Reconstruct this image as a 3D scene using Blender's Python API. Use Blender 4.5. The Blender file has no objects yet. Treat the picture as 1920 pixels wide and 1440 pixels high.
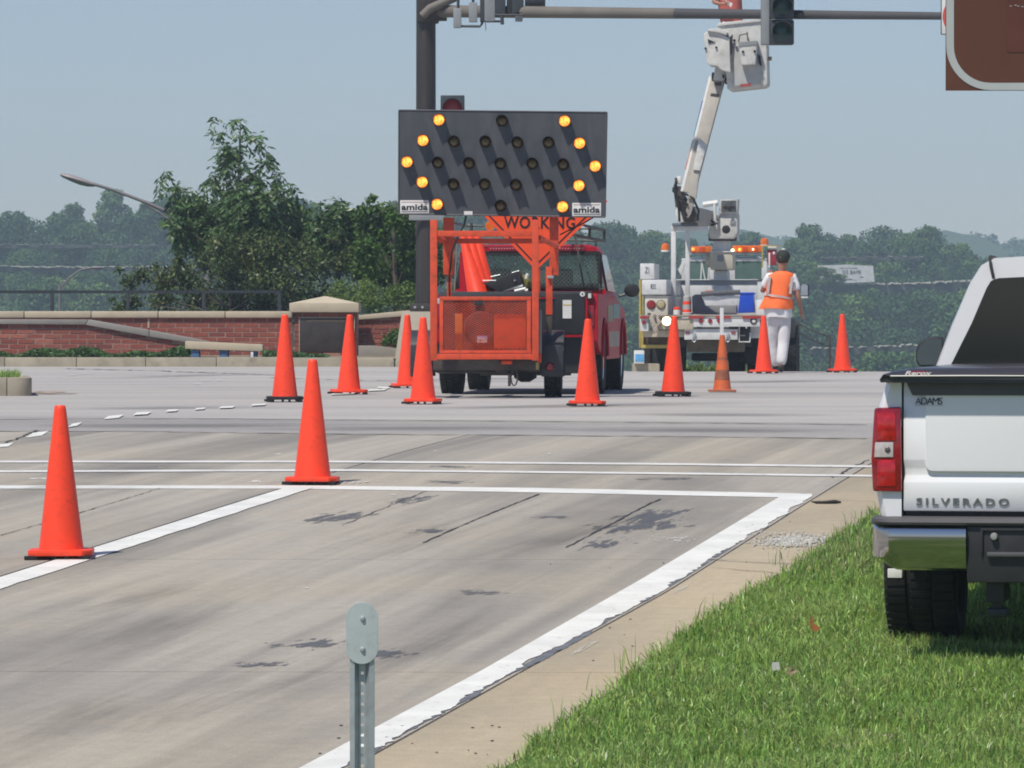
import bpy, bmesh, math, random
import numpy as np
from mathutils import Vector, Matrix
random.seed(7)
rng = np.random.default_rng(11)
SC = bpy.context.scene
COL = SC.collection
R = math.radians

# ------------------------------------------------------------------ camera, sky, sun, exposure
CAM = Vector((0.0, 0.0, 1.65))
FPX = 9000.0
PITCH = math.atan(110.0 / FPX)
cd = bpy.data.cameras.new('camera')
cd.sensor_width = 36.0
cd.lens = 36.0 * FPX / 1920.0
cd.clip_start = 0.5
cd.clip_end = 9000
cam = bpy.data.objects.new('camera', cd)
COL.objects.link(cam)
cam.location = CAM
cam.rotation_euler = (math.pi / 2 - PITCH, 0, 0)
SC.camera = cam

SUN_TRAVEL = Vector((0.30, 0.40, -0.86)).normalized()
world = bpy.data.worlds.new('World')
SC.world = world
world.use_nodes = True
wn = world.node_tree.nodes
wl = world.node_tree.links
wn.clear()
sky = wn.new('ShaderNodeTexSky')
sky.sky_type = 'NISHITA'
sky.sun_disc = False
to_sun = -SUN_TRAVEL
sky.sun_elevation = math.asin(to_sun.z)
sky.sun_rotation = math.atan2(to_sun.x, to_sun.y)
sky.altitude = 200
sky.air_density = 1.0
sky.dust_density = 0.3
sky.ozone_density = 3.0
bg = wn.new('ShaderNodeBackground')
bg.inputs['Strength'].default_value = 0.089
wo = wn.new('ShaderNodeOutputWorld')
tint = wn.new('ShaderNodeMix'); tint.data_type = 'RGBA'; tint.blend_type = 'MULTIPLY'; tint.inputs['Factor'].default_value = 1.0
tint.inputs['B'].default_value = (0.95, 0.925, 1.035, 1)
wl.new(sky.outputs[0], tint.inputs['A']); wl.new(tint.outputs['Result'], bg.inputs['Color'])
wl.new(bg.outputs[0], wo.inputs['Surface'])

sd = bpy.data.lights.new('sun', 'SUN')
sd.energy = 4.3
sd.angle = R(1.6)
sd.color = (1.0, 0.94, 0.84)
sun = bpy.data.objects.new('sun', sd)
COL.objects.link(sun)
sun.rotation_euler = SUN_TRAVEL.to_track_quat('-Z', 'Y').to_euler()
SC.view_settings.view_transform = 'Standard'
SC.view_settings.look = 'None'
SC.view_settings.gamma = 1.0
SC.view_settings.exposure = 0.0
SC.cycles.filter_width = 1.9
SC.cycles.max_bounces = 8
SC.cycles.volume_bounces = 1
SC.cycles.transparent_max_bounces = 16

# ------------------------------------------------------------------ measuring helpers
_cp, _sp = math.cos(PITCH), math.sin(PITCH)
def ray(px, py):
    u = (px - 960.0) / FPX
    v = -(py - 720.0) / FPX
    return Vector((u, _cp + v * _sp, -_sp + v * _cp))
def W(px, py, D):
    d = ray(px, py)
    return CAM + d * (D / d.y)

_K = [(4, -2.33), (12, -2.02), (19, -1.756), (28.7, -1.387), (34.9, -1.156), (40, -0.99), (45, -0.885), (50.6, -0.832), (55, -0.812),
      (61, -0.815), (66, -0.79), (72, -0.745), (76.5, -0.735)]
_KL = _K + [(80, -0.69), (84, -0.66), (90, -0.66), (100, -0.7)]
_KR = _K + [(79, -0.775), (84, -0.93), (90, -1.35), (100, -2.6)]
def _pchip(K):
    X = np.array([k[0] for k in K], float); Y = np.array([k[1] for k in K], float)
    h = np.diff(X); s = np.diff(Y) / h
    m = np.zeros(len(X)); m[0] = s[0]; m[-1] = s[-1]
    for i in range(1, len(X) - 1):
        if s[i - 1] * s[i] <= 0: m[i] = 0
        else:
            w1 = 2 * h[i] + h[i - 1]; w2 = h[i] + 2 * h[i - 1]
            m[i] = (w1 + w2) / (w1 / s[i - 1] + w2 / s[i])
    def f(x):
        x = np.clip(x, X[0], X[-1])
        i = np.clip(np.searchsorted(X, x) - 1, 0, len(h) - 1)
        t = (x - X[i]) / h[i]
        return ((2 * t**3 - 3 * t**2 + 1) * Y[i] + (t**3 - 2 * t**2 + t) * h[i] * m[i]
                + (-2 * t**3 + 3 * t**2) * Y[i + 1] + (t**3 - t**2) * h[i] * m[i + 1])
    return f
_fL, _fR = _pchip(_KL), _pchip(_KR)
def H(x, y):
    """height of the road surface"""
    x = np.asarray(x, float); y = np.asarray(y, float)
    w = np.clip((x - 1.2) / 1.0, 0, 1); w = w * w * (3 - 2 * w)
    return CAM.z + _fL(y) * (1 - w) + _fR(y) * w
def Gd(px, py, off=0.0, hf=None):
    hf = hf or H
    d = ray(px, py)
    lo = None; t = 8.0
    while t < 120:
        p = CAM + d * t
        if p.z <= float(hf(p.x, p.y)) + off:
            lo = t; break
        t += 0.25
    if lo is None: lo = 78.0
    a, b = lo - 0.25, lo
    for _ in range(24):
        m = (a + b) / 2
        p = CAM + d * m
        if p.z <= float(hf(p.x, p.y)) + off: b = m
        else: a = m
    p = CAM + d * b
    return Vector((p.x, p.y, float(hf(p.x, p.y)) + off))

# ------------------------------------------------------------------ objects
def tag(o, label=None, cat=None, group=None, kind=None):
    if label: o['label'] = label
    if cat: o['category'] = cat
    if group: o['group'] = group
    if kind: o['kind'] = kind
    return o
def empty(name, loc, yaw=0.0, label=None, cat=None, group=None):
    o = bpy.data.objects.new(name, None)
    o.empty_display_size = 0.2
    COL.objects.link(o)
    o.location = loc
    o.rotation_euler = (0, 0, yaw)
    return tag(o, label, cat, group)
def copy_tree(o, parent=None):
    c = o.copy(); COL.objects.link(c)
    if parent is not None:
        c.parent = parent
    for ch in list(o.children):
        copy_tree(ch, c)
    return c
def link_mesh(name, me, mat, parent=None, loc=None):
    ms = mat if isinstance(mat, (list, tuple)) else [mat]
    for m in ms: me.materials.append(m)
    o = bpy.data.objects.new(name, me)
    COL.objects.link(o)
    if parent is not None: o.parent = parent
    if loc is not None: o.location = loc
    return o
def np_mesh(name, V, F):
    """V (n,3), F (m,k) with one k"""
    me = bpy.data.meshes.new(name)
    V = np.asarray(V, np.float32); F = np.asarray(F, np.int32)
    me.vertices.add(len(V)); me.vertices.foreach_set('co', V.ravel())
    m, k = F.shape
    me.loops.add(m * k); me.loops.foreach_set('vertex_index', F.ravel())
    me.polygons.add(m)
    me.polygons.foreach_set('loop_start', np.arange(0, m * k, k, dtype=np.int32))
    me.update(calc_edges=True)
    return me

class MB:
    """collects shapes, links them as one mesh object"""
    def __init__(s): s.bm = bmesh.new()
    def _bev(s, vs, b, seg=2):
        if b <= 0: return
        es = list({e for v in vs for e in v.link_edges})
        bmesh.ops.bevel(s.bm, geom=es, offset=b, segments=seg, affect='EDGES', profile=0.6, clamp_overlap=True)
    def box(s, a, b, bev=0.0, rot=None, seg=2):
        a, b = Vector(a), Vector(b)
        c = (a + b) / 2; d = b - a
        M = Matrix.Translation(c) @ (rot.to_4x4() if rot is not None else Matrix.Identity(4)) @ Matrix.Diagonal((abs(d.x), abs(d.y), abs(d.z), 1))
        r = bmesh.ops.create_cube(s.bm, size=1, matrix=M)
        s._bev(r['verts'], min(bev, 0.45 * min(abs(d.x), abs(d.y), abs(d.z))), seg)
        return s
    def prism(s, pts, axis, t0, t1, bev=0.0, seg=2):
        """pts 2-D outline in the plane normal to axis ('x': (y,z), 'y': (x,z), 'z': (x,y))"""
        def mk(p, t):
            return {'x': (t, p[0], p[1]), 'y': (p[0], t, p[1]), 'z': (p[0], p[1], t)}[axis]
        A = [s.bm.verts.new(mk(p, t0)) for p in pts]
        B = [s.bm.verts.new(mk(p, t1)) for p in pts]
        fs = [s.bm.faces.new(A), s.bm.faces.new(B)]
        n = len(pts)
        for i in range(n):
            fs.append(s.bm.faces.new((A[i], A[(i + 1) % n], B[(i + 1) % n], B[i])))
        bmesh.ops.recalc_face_normals(s.bm, faces=fs)
        if bev > 0:
            bmesh.ops.triangulate(s.bm, faces=fs[:2]) if False else None
            s._bev(A + B, bev, seg)
        return s
    def loft(s, rings, cap=True):
        """rings: list of equal-length point lists"""
        R_ = [[s.bm.verts.new(p) for p in ring] for ring in rings]
        n = len(R_[0]); fs = []
        for a, b in zip(R_, R_[1:]):
            for i in range(n):
                fs.append(s.bm.faces.new((a[i], a[(i + 1) % n], b[(i + 1) % n], b[i])))
        if cap:
            fs.append(s.bm.faces.new(R_[0])); fs.append(s.bm.faces.new(R_[-1]))
        bmesh.ops.recalc_face_normals(s.bm, faces=fs)
        return s
    def tube(s, pts, r, n=8, r2=None, cap=True):
        pts = [Vector(p) for p in pts]
        rs = r if isinstance(r, (list, tuple)) else [r + ((r2 if r2 is not None else r) - r) * i / (len(pts) - 1) for i in range(len(pts))]
        rings = []
        up = None
        for i, p in enumerate(pts):
            t = (pts[min(i + 1, len(pts) - 1)] - pts[max(i - 1, 0)]).normalized()
            if up is None:
                up = Vector((0, 0, 1)) if abs(t.z) < 0.9 else Vector((0, 1, 0))
            u = t.cross(up).normalized(); v = u.cross(t).normalized(); up = v
            rings.append([p + (u * math.cos(2 * math.pi * k / n) + v * math.sin(2 * math.pi * k / n)) * rs[i] for k in range(n)])
        return s.loft(rings, cap)
    def lathe(s, prof, n=24, c=(0, 0, 0), axis='z', cap=True):
        """prof (r, h) along axis"""
        c = Vector(c); rings = []
        for r, h in prof:
            ring = []
            for k in range(n):
                a = 2 * math.pi * k / n
                ca, sa = r * math.cos(a), r * math.sin(a)
                ring.append(c + {'z': Vector((ca, sa, h)), 'x': Vector((h, ca, sa)), 'y': Vector((ca, h, sa))}[axis])
            rings.append(ring)
        return s.loft(rings, cap)
    def quad(s, *p):
        s.bm.faces.new([s.bm.verts.new(q) for q in p]); return s
    def sphere(s, c, r, sub=2, sc=(1, 1, 1)):
        bmesh.ops.create_icosphere(s.bm, subdivisions=sub, radius=r, matrix=Matrix.Translation(Vector(c)) @ Matrix.Diagonal((*sc, 1)))
        return s
    def add_mesh(s, me, M=None):
        n = len(s.bm.verts)
        s.bm.from_mesh(me)
        if M is not None:
            s.bm.verts.ensure_lookup_table()
            for v in s.bm.verts[n:]: v.co = M @ v.co
        return s
    def shift(s, off):
        off = Vector(off)
        for v in s.bm.verts: v.co += off
        return s
    def rot(s, M, c=(0, 0, 0)):
        c = Vector(c)
        for v in s.bm.verts: v.co = M @ (v.co - c) + c
        return s
    def build(s, name, mat, parent=None, smooth=True, ang=35, **tags):
        me = bpy.data.meshes.new(name)
        s.bm.to_mesh(me); s.bm.free()
        if smooth:
            me.shade_smooth(); me.set_sharp_from_angle(angle=R(ang))
        o = link_mesh(name, me, mat, parent)
        return tag(o, **tags)

class Frame:
    """local frame of a thing that stands at base, turned by yaw; p() measures a point on the local plane y=dy"""
    def __init__(s, base, yaw=0.0):
        s.base = Vector(base); s.yaw = yaw
        s.M = Matrix.Translation(s.base) @ Matrix.Rotation(yaw, 4, 'Z')
        s.I = s.M.inverted()
        s.o = s.I @ CAM; s.R3 = s.I.to_3x3()
    def p(s, px, py, dy=0.0):
        d = s.R3 @ ray(px, py)
        t = (dy - s.o.y) / d.y
        return s.o + d * t
    def box(s, mb, x0, y0, x1, y1, dy, depth, bev=0.0, seg=2):
        a = s.p(x0, y1, dy); b = s.p(x1, y0, dy)
        return mb.box((a.x, dy, a.z), (b.x, dy + depth, b.z), bev, seg=seg)
    def poly(s, mb, pts, dy, depth, bev=0.0):
        P = [s.p(x, y, dy) for x, y in pts]
        return mb.prism([(q.x, q.z) for q in P], 'y', dy, dy + depth, bev)
    def tube(s, mb, pts, r, n=8):
        return mb.tube([s.p(*q) for q in pts], r, n)

def text_mesh(txt, x0, x1, z0, z1, y, depth=0.003, shear=0.0, bold=0.0, spacing=1.0):
    """flat lettering that fills the local box x0..x1, z0..z1, facing -y"""
    cu = bpy.data.curves.new('lettering', 'FONT')
    cu.body = txt; cu.extrude = 0.01; cu.offset = bold; cu.resolution_u = 3; cu.space_character = spacing; cu.shear = shear
    ob = bpy.data.objects.new('lettering_tmp', cu); COL.objects.link(ob)
    dg = bpy.context.evaluated_depsgraph_get()
    me = bpy.data.meshes.new_from_object(ob.evaluated_get(dg))
    bpy.data.objects.remove(ob)
    n = len(me.vertices)
    co = np.empty(n * 3); me.vertices.foreach_get('co', co); co = co.reshape(-1, 3)
    mn, mx = co.min(0), co.max(0)
    out = np.empty_like(co)
    out[:, 0] = x0 + (co[:, 0] - mn[0]) / (mx[0] - mn[0]) * (x1 - x0)
    out[:, 2] = z0 + (co[:, 1] - mn[1]) / (mx[1] - mn[1]) * (z1 - z0)
    out[:, 1] = y - depth * (co[:, 2] - mn[2]) / max(1e-9, mx[2] - mn[2])
    me.vertices.foreach_set('co', out.ravel()); me.update()
    return me

# ------------------------------------------------------------------ materials
_mats = {}
def nt(name):
    m = bpy.data.materials.new(name); m.use_nodes = True
    t = m.node_tree; b = t.nodes['Principled BSDF']
    return m, t, b
def pmat(name, col, rough=0.6, metal=0.0, var=0.10, scale=6.0, bump=0.0, bscale=60.0, coat=0.0, spec=0.5, dirt=None, dirt_amt=0.0, dscale=3.0, island=0.0, stretch=(1, 1, 1)):
    if name in _mats: return _mats[name]
    m, t, b = nt(name)
    N, L = t.nodes, t.links
    tc = N.new('ShaderNodeTexCoord')
    mp = N.new('ShaderNodeMapping'); mp.inputs['Scale'].default_value = stretch
    L.new(tc.outputs['Object'], mp.inputs[0])
    nz = N.new('ShaderNodeTexNoise'); nz.inputs['Scale'].default_value = scale; nz.inputs['Detail'].default_value = 5
    L.new(mp.outputs[0], nz.inputs[0])
    mr = N.new('ShaderNodeMapRange'); mr.inputs[1].default_value = 0.3; mr.inputs[2].default_value = 0.7
    mr.inputs[3].default_value = 1 - var; mr.inputs[4].default_value = 1 + var
    L.new(nz.outputs[0], mr.inputs[0])
    hs = N.new('ShaderNodeHueSaturation'); hs.inputs['Color'].default_value = (*col, 1)
    L.new(mr.outputs[0], hs.inputs['Value'])
    out = hs.outputs[0]
    if island > 0:
        ge = N.new('ShaderNodeNewGeometry')
        m2 = N.new('ShaderNodeMapRange'); m2.inputs[3].default_value = 1 - island; m2.inputs[4].default_value = 1 + island
        L.new(ge.outputs['Random Per Island'], m2.inputs[0])
        h2 = N.new('ShaderNodeHueSaturation'); L.new(m2.outputs[0], h2.inputs['Value']); L.new(out, h2.inputs['Color']); out = h2.outputs[0]
    if dirt is not None:
        n2 = N.new('ShaderNodeTexNoise'); n2.inputs['Scale'].default_value = dscale; n2.inputs['Detail'].default_value = 8; n2.inputs['Roughness'].default_value = 0.7
        L.new(mp.outputs[0], n2.inputs[0])
        r2 = N.new('ShaderNodeMapRange'); r2.inputs[1].default_value = 0.5; r2.inputs[2].default_value = 0.72; r2.inputs[4].default_value = dirt_amt
        L.new(n2.outputs[0], r2.inputs[0])
        mx = N.new('ShaderNodeMix'); mx.data_type = 'RGBA'
        L.new(r2.outputs[0], mx.inputs['Factor']); L.new(out, mx.inputs['A']); mx.inputs['B'].default_value = (*dirt, 1)
        out = mx.outputs['Result']
    L.new(out, b.inputs['Base Color'])
    b.inputs['Roughness'].default_value = rough; b.inputs['Metallic'].default_value = metal
    b.inputs['Coat Weight'].default_value = coat; b.inputs['Coat Roughness'].default_value = 0.06
    b.inputs['Specular IOR Level'].default_value = spec
    if bump > 0:
        n3 = N.new('ShaderNodeTexNoise'); n3.inputs['Scale'].default_value = bscale; n3.inputs['Detail'].default_value = 4
        L.new(tc.outputs['Object'], n3.inputs[0])
        bp = N.new('ShaderNodeBump'); bp.inputs['Strength'].default_value = bump; bp.inputs['Distance'].default_value = 0.01
        L.new(n3.outputs[0], bp.inputs['Height']); L.new(bp.outputs[0], b.inputs['Normal'])
    _mats[name] = m
    return m
def emat(name, col, strength, base=(0.3, 0.1, 0.02)):
    m, t, b = nt(name)
    N, L = t.nodes, t.links
    b.inputs['Base Color'].default_value = (*base, 1); b.inputs['Roughness'].default_value = 0.3
    ge = N.new('ShaderNodeTexCoord')
    nz = N.new('ShaderNodeTexNoise'); nz.inputs['Scale'].default_value = 22
    L.new(ge.outputs['Object'], nz.inputs[0])
    mr = N.new('ShaderNodeMapRange'); mr.inputs[1].default_value = 0.35; mr.inputs[2].default_value = 0.65; mr.inputs[3].default_value = strength * 0.45; mr.inputs[4].default_value = strength * 1.3
    L.new(nz.outputs[0], mr.inputs[0]); L.new(mr.outputs[0], b.inputs['Emission Strength'])
    b.inputs['Emission Color'].default_value = (*col, 1)
    return m
def leaf_mat(name, c1, c2, island=0.45, trans=0.25, nscale=0.6, rough=0.5, hue=0.02, spec=0.35):
    m, t, b = nt(name)
    N, L = t.nodes, t.links
    oi = N.new('ShaderNodeObjectInfo'); ge = N.new('ShaderNodeNewGeometry'); tc = N.new('ShaderNodeTexCoord')
    nz = N.new('ShaderNodeTexNoise'); nz.inputs['Scale'].default_value = nscale; nz.inputs['Detail'].default_value = 3
    L.new(tc.outputs['Object'], nz.inputs[0])
    a1 = N.new('ShaderNodeMath'); a1.operation = 'MULTIPLY_ADD'; a1.inputs[1].default_value = 2.2; a1.inputs[2].default_value = -0.85
    L.new(nz.outputs[0], a1.inputs[0])
    a2 = N.new('ShaderNodeMath'); a2.operation = 'MULTIPLY_ADD'; a2.inputs[1].default_value = 0.5; a2.use_clamp = True
    L.new(oi.outputs['Random'], a2.inputs[0]); L.new(a1.outputs[0], a2.inputs[2])
    mx = N.new('ShaderNodeMix'); mx.data_type = 'RGBA'; mx.inputs['A'].default_value = (*c1, 1); mx.inputs['B'].default_value = (*c2, 1)
    L.new(a2.outputs[0], mx.inputs['Factor'])
    hs = N.new('ShaderNodeHueSaturation')
    v = N.new('ShaderNodeMapRange'); v.inputs[3].default_value = 1 - island; v.inputs[4].default_value = 1 + island
    L.new(ge.outputs['Random Per Island'], v.inputs[0]); L.new(v.outputs[0], hs.inputs['Value'])
    hh = N.new('ShaderNodeMapRange'); hh.inputs[3].default_value = 0.5 - hue; hh.inputs[4].default_value = 0.5 + hue
    fr = N.new('ShaderNodeMath'); fr.operation = 'FRACT'; mu = N.new('ShaderNodeMath'); mu.operation = 'MULTIPLY'; mu.inputs[1].default_value = 17.3
    L.new(ge.outputs['Random Per Island'], mu.inputs[0]); L.new(mu.outputs[0], fr.inputs[0]); L.new(fr.outputs[0], hh.inputs[0]); L.new(hh.outputs[0], hs.inputs['Hue'])
    L.new(mx.outputs['Result'], hs.inputs['Color'])
    L.new(hs.outputs[0], b.inputs['Base Color']); b.inputs['Roughness'].default_value = rough
    b.inputs['Specular IOR Level'].default_value = spec
    tr = N.new('ShaderNodeBsdfTranslucent'); L.new(hs.outputs[0], tr.inputs['Color'])
    ms = N.new('ShaderNodeMixShader'); ms.inputs[0].default_value = trans
    L.new(b.outputs[0], ms.inputs[1]); L.new(tr.outputs[0], ms.inputs[2])
    L.new(ms.outputs[0], N['Material Output'].inputs['Surface'])
    return m

def road_mat(name, base, dark, tan, rot, streak, joint_noise=0.0, crossrot=None, sharp=False):
    """concrete or asphalt: fine aggregate, broad stains drawn out along the wheel paths"""
    m, t, b = nt(name)
    N, L = t.nodes, t.links
    tc = N.new('ShaderNodeTexCoord')
    mr_ = N.new('ShaderNodeMapping'); mr_.inputs['Rotation'].default_value = (0, 0, rot); L.new(tc.outputs['Object'], mr_.inputs[0])
    mp = N.new('ShaderNodeMapping'); mp.inputs['Scale'].default_value = streak
    L.new(mr_.outputs[0], mp.inputs[0])
    def noise(scale, detail=5, rough=0.55, src=None, dist=0.0):
        n = N.new('ShaderNodeTexNoise'); n.inputs['Scale'].default_value = scale; n.inputs['Detail'].default_value = detail
        n.inputs['Roughness'].default_value = rough; n.inputs['Distortion'].default_value = dist
        L.new(src if src is not None else tc.outputs['Object'], n.inputs[0]); return n.outputs[0]
    def rng_(s, a, b_, c, d):
        r = N.new('ShaderNodeMapRange'); r.inputs[1].default_value = a; r.inputs[2].default_value = b_; r.inputs[3].default_value = c; r.inputs[4].default_value = d
        L.new(s, r.inputs[0]); return r.outputs[0]
    def mix(f, a, b_, ty='MIX'):
        x = N.new('ShaderNodeMix'); x.data_type = 'RGBA'; x.blend_type = ty
        L.new(f, x.inputs['Factor'])
        if isinstance(a, tuple): x.inputs['A'].default_value = (*a, 1)
        else: L.new(a, x.inputs['A'])
        if isinstance(b_, tuple): x.inputs['B'].default_value = (*b_, 1)
        else: L.new(b_, x.inputs['B'])
        return x.outputs['Result']
    s1 = noise(1.0, 4, 0.5, mp.outputs[0], 0.6)
    c = mix(rng_(s1, 0.44, 0.62, 0, 0.85) if sharp else rng_(s1, 0.42, 0.68, 0, 0.9), base, dark)
    s2 = noise(0.35, 3, 0.5)
    c = mix(rng_(s2, 0.45, 0.65, 0, 0.6), c, tan)
    mp2 = N.new('ShaderNodeMapping'); mp2.inputs['Scale'].default_value = (streak[0] * 5, streak[1] * 2.5, 1)
    L.new(mr_.outputs[0], mp2.inputs[0])
    s3 = noise(1.0, 6, 0.65, mp2.outputs[0], 0.3)
    c = mix(rng_(s3, 0.35, 0.7, 0.0, 0.45), c, dark)
    f = noise(140, 3, 0.7)
    v = N.new('ShaderNodeHueSaturation'); L.new(rng_(f, 0.3, 0.7, 0.80, 1.20), v.inputs['Value']); L.new(c, v.inputs['Color'])
    f2 = noise(9, 8, 0.75)
    v2 = N.new('ShaderNodeHueSaturation'); L.new(rng_(f2, 0.35, 0.7, 1.06, 0.90), v2.inputs['Value']); L.new(v.outputs[0], v2.inputs['Color'])
    L.new(v2.outputs[0], b.inputs['Base Color'])
    b.inputs['Roughness'].default_value = 0.85
    b.inputs['Specular IOR Level'].default_value = 0.3
    bp = N.new('ShaderNodeBump'); bp.inputs['Strength'].default_value = 0.35; bp.inputs['Distance'].default_value = 0.006
    L.new(f, bp.inputs['Height']); L.new(bp.outputs[0], b.inputs['Normal'])
    return m
def worn_paint(name, paint, under, wear=0.5, scale=14, rot=0.0):
    m, t, b = nt(name)
    N, L = t.nodes, t.links
    tc = N.new('ShaderNodeTexCoord')
    n = N.new('ShaderNodeTexNoise'); n.inputs['Scale'].default_value = scale; n.inputs['Detail'].default_value = 9; n.inputs['Roughness'].default_value = 0.75
    L.new(tc.outputs['Object'], n.inputs[0])
    r = N.new('ShaderNodeMapRange'); r.inputs[1].default_value = wear; r.inputs[2].default_value = wear + 0.10
    L.new(n.outputs[0], r.inputs[0])
    x = N.new('ShaderNodeMix'); x.data_type = 'RGBA'; x.inputs['A'].default_value = (*paint, 1); x.inputs['B'].default_value = (*under, 1)
    L.new(r.outputs[0], x.inputs['Factor'])
    n2 = N.new('ShaderNodeTexNoise'); n2.inputs['Scale'].default_value = 3; n2.inputs['Detail'].default_value = 6
    L.new(tc.outputs['Object'], n2.inputs[0])
    r2 = N.new('ShaderNodeMapRange'); r2.inputs[1].default_value = 0.3; r2.inputs[2].default_value = 0.7; r2.inputs[3].default_value = 1.06; r2.inputs[4].default_value = 0.86
    L.new(n2.outputs[0], r2.inputs[0])
    hs = N.new('ShaderNodeHueSaturation'); L.new(r2.outputs[0], hs.inputs['Value']); L.new(x.outputs['Result'], hs.inputs['Color'])
    L.new(hs.outputs[0], b.inputs['Base Color']); b.inputs['Roughness'].default_value = 0.7
    return m

M_orange = pmat('cone_orange', (0.95, 0.068, 0.024), 0.45, var=0.05, scale=5, bump=0.04, bscale=25, dirt=(0.50, 0.05, 0.03), dirt_amt=0.5, dscale=16, spec=0.35)
M_orange_old = pmat('faded_orange_vinyl', (0.62, 0.12, 0.03), 0.6, var=0.12, scale=7, dirt=(0.25, 0.09, 0.05), dirt_amt=0.6, dscale=5)
M_rubber = pmat('black_rubber', (0.011, 0.011, 0.012), 0.75, var=0.2, scale=20, bump=0.3, bscale=120, dirt=(0.035, 0.032, 0.028), dirt_amt=0.5, dscale=8)
M_blackpl = pmat('black_plastic', (0.022, 0.022, 0.024), 0.5, var=0.15, scale=9, dirt=(0.05, 0.05, 0.05), dirt_amt=0.4)
M_darkmetal = pmat('dark_steel', (0.05, 0.045, 0.042), 0.6, var=0.25, scale=14, dirt=(0.13, 0.06, 0.035), dirt_amt=0.6, dscale=9)
M_galv = pmat('galvanised_steel', (0.46, 0.50, 0.51), 0.48, metal=0.55, var=0.10, scale=25, dirt=(0.33, 0.36, 0.37), dirt_amt=0.6, dscale=12)
M_chrome = pmat('chrome', (0.78, 0.79, 0.80), 0.09, metal=1.0, var=0.03, scale=4)
M_white = pmat('white_truck_paint', (0.80, 0.81, 0.82), 0.32, var=0.03, scale=2, coat=0.6, dirt=(0.62, 0.60, 0.56), dirt_amt=0.18, dscale=4)
M_fleet = pmat('fleet_white_paint', (0.66, 0.67, 0.66), 0.45, var=0.08, scale=6, coat=0.15, dirt=(0.42, 0.38, 0.31), dirt_amt=0.6, dscale=5)
M_fibre = pmat('weathered_fibreglass', (0.60, 0.60, 0.57), 0.55, var=0.10, scale=8, dirt=(0.33, 0.31, 0.27), dirt_amt=0.75, dscale=7)
M_beige = pmat('grimy_beige_paint', (0.50, 0.45, 0.34), 0.6, var=0.12, scale=6, dirt=(0.28, 0.22, 0.15), dirt_amt=0.6, dscale=8)
M_boomg = pmat('shaded_taupe_boom', (0.40, 0.375, 0.325), 0.55, var=0.10, scale=6, dirt=(0.25, 0.21, 0.17), dirt_amt=0.5, dscale=4)  # taupe carries the shade on the boom's face as colour
M_red = pmat('red_truck_paint', (0.42, 0.010, 0.024), 0.45, var=0.06, scale=3, coat=0.0, spec=0.2)
M_torange = pmat('orange_steel_paint', (0.68, 0.075, 0.022), 0.5, var=0.12, scale=7, dirt=(0.22, 0.055, 0.03), dirt_amt=0.8, dscale=13)
M_board = pmat('dark_grey_board', (0.062, 0.066, 0.076), 0.5, var=0.12, scale=4, dirt=(0.105, 0.105, 0.11), dirt_amt=0.8, dscale=3, stretch=(2.5, 2.5, .6))
M_glass = pmat('dark_tinted_glass', (0.012, 0.014, 0.016), 0.06, var=0.1, scale=2, spec=0.6)
M_redlens = pmat('red_lens', (0.27, 0.006, 0.012), 0.15, var=0.25, scale=30, coat=0.6)
M_clearlens = pmat('clear_lens', (0.55, 0.50, 0.48), 0.15, var=0.15, scale=30, coat=0.6)
M_amber = pmat('amber_lens', (0.75, 0.16, 0.015), 0.25, var=0.15, scale=30, coat=0.5)
M_amber_lit = emat('lit_amber_lamp', (1.0, 0.36, 0.06), 2.5, (0.8, 0.3, 0.02))
M_amber_rim = emat('amber_lens_glow', (1.0, 0.22, 0.01), 1.1, (0.6, 0.15, 0.01))
M_amber_off = pmat('unlit_amber_lens', (0.10, 0.055, 0.008), 0.2, var=0.4, scale=40, coat=0.6)
M_work_lit = emat('lit_work_lamp', (1.0, 0.72, 0.38), 9.0, (0.9, 0.8, 0.6))
M_yellow = pmat('yellow_paint', (0.44, 0.34, 0.08), 0.5, var=0.12, scale=9, dirt=(0.2, 0.14, 0.05), dirt_amt=0.6, dscale=8)
M_letter = pmat('black_lettering', (0.015, 0.015, 0.016), 0.5, var=0.1)
M_whitepl = pmat('white_plate', (0.74, 0.74, 0.71), 0.5, var=0.05, dirt=(0.5, 0.49, 0.45), dirt_amt=0.4, dscale=10)
# ------------------------------------------------------------------ the ground
A_ROAD = -math.atan2(1825.0, FPX)      # the road runs a little to the right of the view
M_conc = road_mat('worn_concrete', (0.425, 0.392, 0.335), (0.215, 0.203, 0.186), (0.44, 0.39, 0.305), 0.20, (1.25, 0.05, 1), sharp=True)
M_gutter = road_mat('tan_concrete', (0.47, 0.40, 0.285), (0.33, 0.285, 0.215), (0.50, 0.405, 0.265), 0.20, (0.9, 0.10, 1))
M_asph = road_mat('pale_asphalt', (0.46, 0.44, 0.42), (0.31, 0.295, 0.285), (0.47, 0.44, 0.40), 1.50, (0.9, 0.06, 1))
M_patch = road_mat('grey_asphalt_strip', (0.36, 0.345, 0.33), (0.26, 0.25, 0.245), (0.38, 0.355, 0.32), 1.50, (1.1, 0.07, 1))
M_line = worn_paint('worn_white_line', (0.76, 0.76, 0.72), (0.42, 0.40, 0.35), 0.575, 18)
M_thinline = worn_paint('thin_white_line', (0.72, 0.71, 0.68), (0.40, 0.37, 0.33), 0.56, 10)
M_tar = pmat('bluish_tar', (0.145, 0.152, 0.170), 0.7, var=0.25, scale=10)
M_joint = pmat('joint_filler', (0.05, 0.047, 0.045), 0.8, var=0.3, scale=20)
M_kerb = pmat('weathered_kerb_concrete', (0.36, 0.32, 0.24), 0.85, var=0.14, scale=3, bump=0.2, dirt=(0.17, 0.15, 0.11), dirt_amt=0.7, dscale=2.5)

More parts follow.
